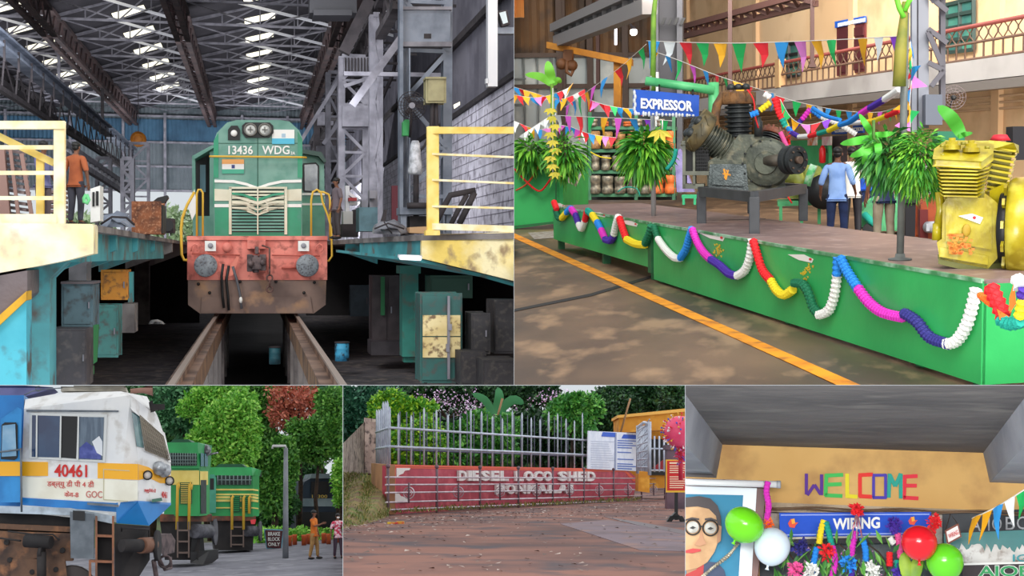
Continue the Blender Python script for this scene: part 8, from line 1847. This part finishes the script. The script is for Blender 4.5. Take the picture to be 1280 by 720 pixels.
# blue sign
t = thing('hanging_sign', 'blue banner board reading WIRING with small orange birds', 'sign', A(1068, 672, .2))
m = MB(); m.prism([A(974, 641, .2), A(1164, 640, .2), A(1163, 668, .2), A(975, 671, .2)], (0, .04, 0)); B('board', m, mat('banner_blue', (26, 84, 206), (20, 70, 186), 3, rough=.75), t)
m = MB(); m.prism([A(976, 643, .205), A(1162, 642, .205), A(1162, 643.5, .205), A(976, 644.5, .205)], (0, .004, 0)); m.prism([A(976, 668, .205), A(1162, 665.5, .205), A(1162, 667, .205), A(976, 669.5, .205)], (0, .004, 0)); B('edge_line', m, mat('line_lilac', (150, 170, 236)), t)
m = MB(); o = A(1041, 662.5, .21); m.text('WIRING', o, A(1100, 660.5, .21) - o, A(1041, 648, .21) - o, .006, .035); B('lettering', m, WH, t)
for x, y, k in ((990, 654, 1), (1140, 651, .9)):
    m = MB(); m.prism([A(x + a * k, y + b * k, .212) for a, b in ((-5, 0), (-1, -6), (1, -1), (8, -1), (5, 2), (3, 6), (-3, 5))], (0, .004, 0)); bd_ = B('bird', m, mat('bird_red', (224, 70, 40)), t)
    m = MB(); m.prism([A(x + a * k, y + b * k, .218) for a, b in ((-1, -5), (3, -6), (4, 0), (0, 1))], (0, .004, 0)); B('bird_wing', m, mat('bird_gold', (244, 170, 40)), bd_)
# framed portrait at left
t = thing('framed_portrait', 'large framed painted portrait of a man in round glasses on teal ground', 'picture', A(905, 760, .25)); Yq5 = .28
def qp(nm, pts, mt, o, th=.01, par=None, bevel=0):
    m = MB(); m.prism([A(x, y, o) for x, y in pts], (0, th, 0)); return B(nm, m, mt, par or t, bevel=bevel)
fr = qp('frame', [(840, 600), (958, 604), (945, 745), (840, 745)], mat('frame_wood', (112, 52, 40), (86, 40, 34), 3, rough=.4), .3, .06, bevel=.01)
qp('mount', [(840, 607), (946, 610), (938, 745), (840, 745)], mat('mount_white', (216, 224, 230), rough=.3), .305, .01)
qp('backdrop', [(840, 617), (929, 619), (922, 745), (840, 745)], mat('portrait_teal', (34, 128, 164), (26, 112, 148), 2, rough=.6), .31, .008)
qp('coat', [(840, 722), (858, 718), (874, 712), (886, 702), (896, 703), (905, 712), (914, 745), (840, 745)], mat('coat_slate', (52, 66, 96)), .322, .004)
qp('neck', [(858, 700), (880, 700), (878, 722), (858, 724)], mat('portrait_skin_shade', (170, 124, 92)), .324, .003)
qp('tie', [(857, 718), (870, 712), (880, 702), (879, 722), (866, 745), (857, 745)], mat('tie_red', (176, 50, 50)), .326, .003)
qp('face', [(840, 634), (856, 631), (872, 630), (886, 633), (895, 642), (899, 656), (898, 676), (893, 690), (884, 703), (872, 710), (858, 713), (840, 712)], mat('portrait_skin', (206, 166, 124), (186, 146, 106), 9, rough=.7), .33, .004)
qp('hair', [(840, 628), (856, 622), (874, 620), (888, 623), (897, 632), (901, 645), (902, 662), (898, 660), (895, 645), (886, 636), (872, 633), (856, 634), (840, 637)], mat('portrait_hair', (62, 54, 56)), .335, .004)
qp('ear', [(897, 656), (902, 658), (901, 676), (896, 680)], mat('portrait_skin_shade', (170, 124, 92)), .336, .003)
for cx_, cy_, r_ in ((866, 659, 9), (888, 660, 9)):
    m = MB(); m.ring(A(cx_, cy_, .345), r_ * YW / F * .97, .006, n=24, k=5); B('spectacle_rim', m, BK, t)
    m = MB(); m.prism([A(cx_ + (r_ - 1.5) * math.cos(a * .4), cy_ + (r_ - 1.5) * math.sin(a * .4), .338) for a in range(16)], (0, .002, 0)); B('lens', m, mat('lens_pale', (196, 196, 190), (150, 140, 130), 8, rough=.15), t)
    qp('eye', [(cx_ - 4, cy_ + 1), (cx_, cy_ - 1.5), (cx_ + 4, cy_ + .5), (cx_, cy_ + 2.5)], BK, .342, .002)
qp('spectacle_bridge', [(874, 657), (880, 657), (880, 659), (874, 659)], BK, .346, .004); qp('eyebrow', [(857, 649), (865, 646.5), (874, 648), (874, 650), (865, 649), (857, 651)], MATS['portrait_hair'], .34, .002); qp('eyebrow', [(881, 648), (889, 647), (896, 650), (896, 652), (889, 649.5), (881, 650.5)], MATS['portrait_hair'], .34, .002)
qp('nose', [(877, 660), (880, 674), (883, 680), (874, 683), (868, 681), (874, 672)], mat('portrait_skin_shade2', (184, 134, 100)), .338, .006)
qp('mouth', [(857, 688), (866, 685.5), (876, 686.5), (876, 689), (866, 691.5), (857, 691)], mat('lip_red', (190, 60, 60)), .338, .003)
t = thing('tube_light', 'long white tube fitting above the framed portrait', 'light', A(915, 607, .4))
m = MB(); m.cyl(A(840, 602, .42), A(971, 605.5, .42), .025, 14); B('tube', m, mat('tube_white', (226, 228, 230), rough=.4), t); m = MB(); m.cyl(A(971, 605.5, .42), A(976, 605.7, .42), .028, 14); B('end_cap', m, mat('cap_grey', (170, 174, 180)), t)
t = thing('timber_batten', 'dark red timber batten behind the white tube', 'batten', A(910, 601, .3)); m = MB(); m.prism([A(840, 597, .3), A(958, 601, .3), A(958, 606, .3), A(840, 602, .3)], (0, .1, 0)); B('batten', m, MATS['frame_wood'], t)
# pink twisted garland
garland('magenta crepe garland hanging from the white tube', [('m', [(960, 602), (958, 615), (961, 632), (959, 648), (961, 656)])], lambda x, y: A(x, y, .5), .022)
one('paper_flower', MB().foliage(A(961, 654, .52), (.03, .03, .03), 60, .03, 2, .3), pm('o'), 'small orange paper flower tying the magenta garland to the balloons', 'paper decoration')
# beaded chain over the portrait
t = thing('bead_chain', 'silvery triple chain hanging across the framed portrait', 'chain', A(900, 700, .5))
for k in range(3):
    m = MB(); pts = smooth_pts([(926 - k * 2, 676), (914 - k, 690 + k * 2), (900 - k * 3, 702 + k * 3), (886 - k * 4, 714 + k * 3), (874 - k * 3, 730)], 6)
    for x, y in pts: m.ball(A(x, y, .5), .011, 6)
    m.tube([A(x, y, .5) for x, y in pts], .005, 4); B('strand', m, mat('bead_silver', (180, 170, 150), (120, 112, 100), 20, rough=.3, metal=.5), t)
def balloon(label, x, y, rx, ry, off, c, tilt=0.0):
    t = thing('balloon', label, 'balloon', A(x, y + ry, off)); k = (YW - off) / F; m = MB(); n = 24; R = Matrix.Rotation(tilt, 3, 'Y'); cc = A(x, y, off); prof = []
    for i in range(21):
        a = PI * i / 20; r = math.sin(a) * (1 - .08 * math.cos(a) * 0); z = math.cos(a); r *= 1 + .06 * z; prof.append((max(r, .02), z))
    P = []
    for r, z in prof:
        for j in range(n): b = 2 * PI * j / n; P.append(cc + R @ V((math.cos(b) * r * rx * k, math.sin(b) * r * rx * k, z * ry * k)))
    m.add(P, [(i * n + j, (i + 1) * n + j, (i + 1) * n + (j + 1) % n, i * n + (j + 1) % n) for i in range(20) for j in range(n)], True); B('envelope', m, mat('balloon_' + label.split()[1] , c, rough=.18), t)
    m = MB(); b0 = cc + R @ V((0, 0, -ry * k)); m.tube([b0 + V((0, 0, .01)), b0 + R @ V((0, 0, -.012)), b0 + R @ V((0, 0, -.03))], [.012, .006, .016], 10); B('knot', m, MATS['balloon_' + label.split()[1]], t)
    return t
balloon('round lime green balloon overlapping the framed portrait', 930, 656.5, 24, 21.5, .7, (110, 210, 30), .5); balloon('round white balloon touching the portrait frame', 965, 683.5, 21.5, 23, .6, (214, 228, 240), .2)
balloon('round red balloon below the blue sign', 1149, 679, 20.5, 20.5, .8, (224, 28, 40)); balloon('large green balloon below the red one', 1181, 703, 21, 22, .7, (100, 206, 40))
# dark lettered boards at right
BKB = mat('board_black', (44, 48, 54), (60, 64, 70), 3, rough=.6)
t = thing('name_board', 'dark board with worn white letters AIOBC at the right edge', 'sign', A(1230, 665, .1))
m = MB(); m.prism([A(1178, 641, .12), A(1290, 636, .12), A(1290, 664, .12), A(1178, 668, .12)], (0, .05, 0)); B('board', m, BKB, t)
for i, (c_, x0, x1) in enumerate((('A', 1213, 1226), ('I', 1235, 1237), ('O', 1240, 1252), ('B', 1257, 1268), ('C', 1271, 1283))):
    m = MB(); o = A(x0, 664 - i * .6, .13); m.text(c_, o, A(x1, 664 - i * .6, .13) - o, A(x0, 648 - i * .6, .13) - o, .006, .0); B('letter', m, mat('worn_white', (196, 198, 200), (150, 152, 156), 10), t)
m = MB(); m.prism([A(1180, 667, .14), A(1290, 662, .14), A(1290, 690, .14), A(1180, 690, .14)], (0, .03, 0)); one('teal_sheet', m, mat('teal_sheet', (40, 120, 120), (54, 140, 138), 2, rough=.4), 'teal printed sheet below the dark lettered board', 'poster')
rnd = random.Random(12); pts = [(1176, 722)]; x = 1180
up = []
x = 1196
while x < 1290: up.append((x, 686 + rnd.uniform(-7, 5))); x += rnd.uniform(2, 4)
m = MB(); m.prism([A(a, b, .15) for a, b in [(1196, 706)] + up + [(1290, 706)]], (0, .006, 0)); one('torn_poster', m, mat('torn_white', (222, 220, 216), (190, 184, 176), 6, c3=(130, 110, 100), s3=12), 'torn white poster strip with ragged top edge at the right', 'poster')
t = thing('name_board', 'white and black board with green letters AIOB at the bottom right corner', 'sign', A(1240, 730, .2))
m = MB(); m.prism([A(1203, 704, .17), A(1290, 703, .17), A(1290, 745, .17), A(1203, 745, .17)], (0, .02, 0)); B('board', m, mat('board_maroon_black', (46, 34, 40)), t)
m = MB(); m.prism([A(1205, 704, .18), A(1290, 702, .18), A(1290, 704.5, .18), A(1205, 706.5, .18)], (0, .004, 0)); B('edge', m, WH, t)
m = MB(); o = A(1222, 721, .19); m.text('AIOB', o, A(1290, 721, .19) - o, A(1222, 706.5, .19) - o, .004, .05); B('letter_halo', m, WH, t)
m = MB(); o = A(1223, 720.4, .2); m.text('AIOB', o, A(1289, 720.4, .2) - o, A(1223, 707.4, .2) - o, .004, .02); B('lettering', m, mat('letter_green', (30, 150, 84)), t)
m = MB(); o = A(1266, 702, .165); m.text('IG', o, A(1284, 702, .165) - o, A(1266, 693, .165) - o, .003, .01); one('torn_lettering', m, mat('letter_teal', (40, 150, 160)), 'teal capital letters left on the torn white poster', 'lettering')
# small framed tag
t = thing('hanging_tag', 'small tilted red framed tag reading WIRING on a string', 'sign', A(1192, 681, .5))
m = MB(); m.prism([A(1181, 663, .5), A(1198, 654, .5), A(1202, 671, .5), A(1184, 681, .5)], (0, .02, 0)); B('frame', m, mat('tag_brown', (120, 60, 40)), t)
m = MB(); m.prism([A(1183, 664.5, .51), A(1197, 657, .51), A(1200, 670, .51), A(1185.5, 678, .51)], (0, .006, 0)); B('card', m, mat('tag_white', (236, 226, 224)), t)
m = MB(); o = A(1186.5, 673.5, .52); m.text('WIRING', o, A(1198.5, 667.5, .52) - o, A(1185, 668, .52) - o, .002, .01); B('lettering', m, RDT, t)
m = MB(); m.tube([A(1182, 663, .5), A(1188, 642, .4), A(1197, 655, .5)], .004, 4); B('string', m, BARK, t)
# bunting at right
BC2 = BC
t = bunting('bunting string rising to the top right corner', [(1215, 648), (1245, 634), (1284, 610)], [9.4, 9.2, 9.0], 'yybwg', 13, 31, hgt=2.0, swing=.3)
# crepe garlands, leaves and flowers below the sign
def crepe(label, segs, off=.45, r=.022): return garland(label, segs, lambda x, y: A(x, y, off), r)
crepe('yellow and teal crepe garland hanging from the blue sign at the left', [('y', [(1030, 650), (1026, 664), (1024, 680)]), ('t', [(1032, 652), (1036, 666), (1040, 682)]), ('b', [(1021, 684), (1017, 704), (1014, 722)])])
crepe('magenta crepe garland below the middle of the blue sign', [('m', [(1070, 664), (1066, 680), (1064, 696)]), ('b', [(1078, 672), (1082, 688), (1082, 702)]), ('p', [(1064, 696), (1066, 712), (1062, 724)])])
crepe('purple and pink crepe garland left of the red balloon', [('p', [(1118, 654), (1118, 668)]), ('k', [(1122, 666), (1124, 682), (1126, 698)]), ('w', [(1112, 672), (1118, 680)]), ('r', [(1112, 690), (1112, 708)])])
crepe('magenta crepe garland at the lower middle by the leaves', [('m', [(1040, 682), (1044, 700), (1040, 722)]), ('t', [(1122, 700), (1122, 722)])])
for i, (x, y, r, c_, lb) in enumerate(((1071, 637, .034, 'r', 'red tinsel rosette at the top of the blue sign'), (1118, 656, .045, 'p', 'purple crepe flower right of the blue sign lettering'), (1168, 652, .035, 'r', 'red crepe tassel at the right end of the blue sign'), (1034, 690, .045, 'r', 'red paper flower among the leaves'), (1060, 704, .05, 'b', 'blue paper flower among the leaves'), (1000, 684, .05, 'n', 'indigo paper flower left among the leaves'), (994, 712, .05, 'k', 'pink paper flower low left among the leaves'), (1090, 712, .045, 'w', 'white paper flower among the leaves'), (1126, 716, .05, 'p', 'purple paper flower low right of the leaves'), (1014, 714, .045, 'w', 'white paper flower left of the indigo garland'))):
    m = MB(); m.foliage(A(x, y, .5), (r, r * .6, r * (1.6 if i == 2 else 1)), 130, .035, i, .3); one('paper_flower', m, pm(c_), lb, 'paper flower')
m = MB()
for x, dx in ((1070, -6), (1072, 6), (1071, 0)): m.tube([A(x, 644, .5), A(x + dx * .5, 658, .5), A(x + dx, 674, .5)], .006, 4)
one('tinsel_tail', m, mat('tinsel', (200, 190, 200), (190, 40, 60), 20, rough=.2, metal=.5), 'tinsel tails below the red rosette', 'tinsel')
LM = leafmat('mango_green', (40, 104, 44), (130, 190, 84), (80, 150, 60)); rnd = random.Random(21)
for i, (x0, lb) in enumerate(((985, 'leafy mango twig left of the yellow garland'), (1028, 'leafy mango twig under the yellow garland'), (1062, 'leafy mango twig under the middle of the blue sign'), (1098, 'leafy mango twig right of the magenta garland'), (1136, 'leafy mango twig under the red balloon'))):
    t = thing('leafy_twig', lb, 'leaves', A(x0, 720, .45)); m = MB()
    for k in range(26):
        x = x0 + rnd.uniform(-20, 20); y = 686 + rnd.uniform(-10, 34); m.leaf(A(x, y, .42 + rnd.uniform(-.08, .1)), (rnd.uniform(-.7, .7), rnd.uniform(-.5, .1), -1 if rnd.random() < .7 else .6), rnd.uniform(.09, .17), .035)
    B('leaf', m, LM, t); m = MB(); m.tube([A(x0 - 14, 680, .42), A(x0, 690, .42), A(x0 + 12, 706, .42), A(x0 + 6, 726, .42)], .006, 5); B('twig', m, BARK, t)
t = thing('banana_bloom', 'yellow green banana leaf fan below the red balloon', 'leaves', A(1140, 720, .55)); m = MB()
for pts, w in (([(1136, 726), (1132, 706), (1130, 690)], 7), ([(1142, 726), (1146, 706), (1150, 694)], 7)):
    P_ = [A(*p, .6) for p in smooth_pts(pts, 4)]; n_ = len(P_); k = YW / F; L1 = []; L2 = []
    for i, p in enumerate(P_): ww = w * k * math.sin(PI * (.15 + .85 * i / (n_ - 1))) ** .6; L1.append(p + V((ww, .02, 0))); L2.append(p + V((-ww, .02, 0)))
    m.add(L1 + P_ + L2, [(i, i + 1, n_ + i + 1, n_ + i) for i in range(n_ - 1)] + [(n_ + i, n_ + i + 1, 2 * n_ + i + 1, 2 * n_ + i) for i in range(n_ - 1)], True)
B('leaf', m, mat('leaf_yellow', (150, 180, 50), (110, 150, 50), 6), t)
m = MB(); m.prism([A(985, 672, .15), A(1140, 669, .15), A(1140, 678, .15), A(985, 681, .15)], (0, .05, 0)); one('door_lintel', m, mat('lintel_black', (24, 24, 28)), 'black lintel strip just below the blue sign', 'lintel')
m = MB(); m.prism([A(968, 672, .16), A(1170, 667, .16), A(1170, 669.5, .16), A(968, 674.5, .16)], (0, .05, 0)); one('sign_batten', m, mat('batten_pale', (200, 190, 170)), 'pale batten supporting the blue sign from below', 'batten')
m = MB(); m.prism([A(940, 640, .1), A(974, 642, .1), A(974, 668, .1), A(945, 668, .1)], (0, .1, 0)); one('plaster_patch', m, mat('patch_flaky', (188, 176, 166), (140, 124, 112), 6, bump=.5), 'flaky grey plaster at the left end of the blue sign', 'plaster')
m = MB(); m.prism([A(1164, 641, .1), A(1178, 641, .1), A(1178, 690, .1), A(1166, 690, .1)], (0, .1, 0)); one('plaster_patch', m, MATS['patch_flaky'], 'flaky plaster strip between the blue sign and the dark lettered board', 'plaster')
m = MB(); rnd = random.Random(4)
for k in range(60): x = rnd.uniform(985, 1140); y = rnd.uniform(684, 722); p = A(x, y, .3); s_ = rnd.uniform(.01, .03); m.add([p, p + V((s_, 0, s_ * .3)), p + V((s_ * .4, 0, s_))], [(0, 1, 2)])
one('tinsel_scatter', m, leafmat('tinsel_mix', (200, 200, 220), (80, 120, 200), (210, 120, 180)), 'glittering tinsel scraps hung among the leaves', 'tinsel', kind='stuff')
ALLSETS = [(S1, 'rb'), (S2, 'lb'), (S3, 'rt'), (S4, 'lrt'), (S5, 'lt')]

# ---------------- each place ends where the next one begins ----------------
def clip_set(s, sides):
    x0, y0, x1, y1 = s.rect; planes = []
    # inside normals in world space through the common eye point
    if 'l' in sides: planes.append(V((1, -(x0 - 640) / F, 0)))
    if 'r' in sides: planes.append(V((-1, (x1 - 640) / F, 0)))
    if 't' in sides: planes.append(V((0, -(y0 - 360) / F, -1)))
    if 'b' in sides: planes.append(V((0, (y1 - 360) / F, 1)))
    dead = []
    for o in list(s.objs):
        if o.type != 'MESH': continue
        W = WM[o.name]; bb = [W @ V(c) for c in o.bound_box]
        vs = None
        for n in planes:
            d = [n.dot(p) for p in bb]
            if max(d) < 0: dead.append(o); break
        if o in dead: continue
        cut = [n for n in planes if min(n.dot(p) for p in bb) < 0]
        if not cut: continue
        co = [W @ v.co for v in o.data.vertices]
        cut = [n for n in cut if min(n.dot(p) for p in co) < 0]
        if not cut: continue
        if any(max(n.dot(p) for p in co) < 0 for n in cut): dead.append(o); continue
        if o.data.users > 1: o.data = o.data.copy()
        bm = bmesh.new(); bm.from_mesh(o.data); Wi = W.inverted()
        for n in cut:
            nl = (W.to_3x3().transposed() @ n).normalized(); pl = Wi @ V((0, 0, 0))
            geom = bm.verts[:] + bm.edges[:] + bm.faces[:]
            bmesh.ops.bisect_plane(bm, geom=geom, plane_co=pl, plane_no=nl, clear_inner=True, clear_outer=False, dist=1e-5)
        if not bm.faces: dead.append(o); bm.free(); continue
        bm.to_mesh(o.data); bm.free()
        for m in list(o.modifiers): o.modifiers.remove(m)
    dn = {o.name for o in dead}
    # a part whose parent goes loses its parent's place: drop or lift children
    changed = True
    live = [o for o in s.objs if o.name not in dn]
    for o in live:
        if o.parent is not None and o.parent.name in dn and o.parent.type == 'MESH':
            o.parent = o.parent.parent
    for o in dead: bpy.data.objects.remove(o)
    s.objs = [o for o in live]
    par = {o.parent.name for o in s.objs if o.parent is not None}
    for o in [o for o in s.objs if o.type == 'EMPTY' and o.name not in par]:
        s.objs.remove(o); bpy.data.objects.remove(o)
for s_, sides in ALLSETS: clip_set(s_, sides)
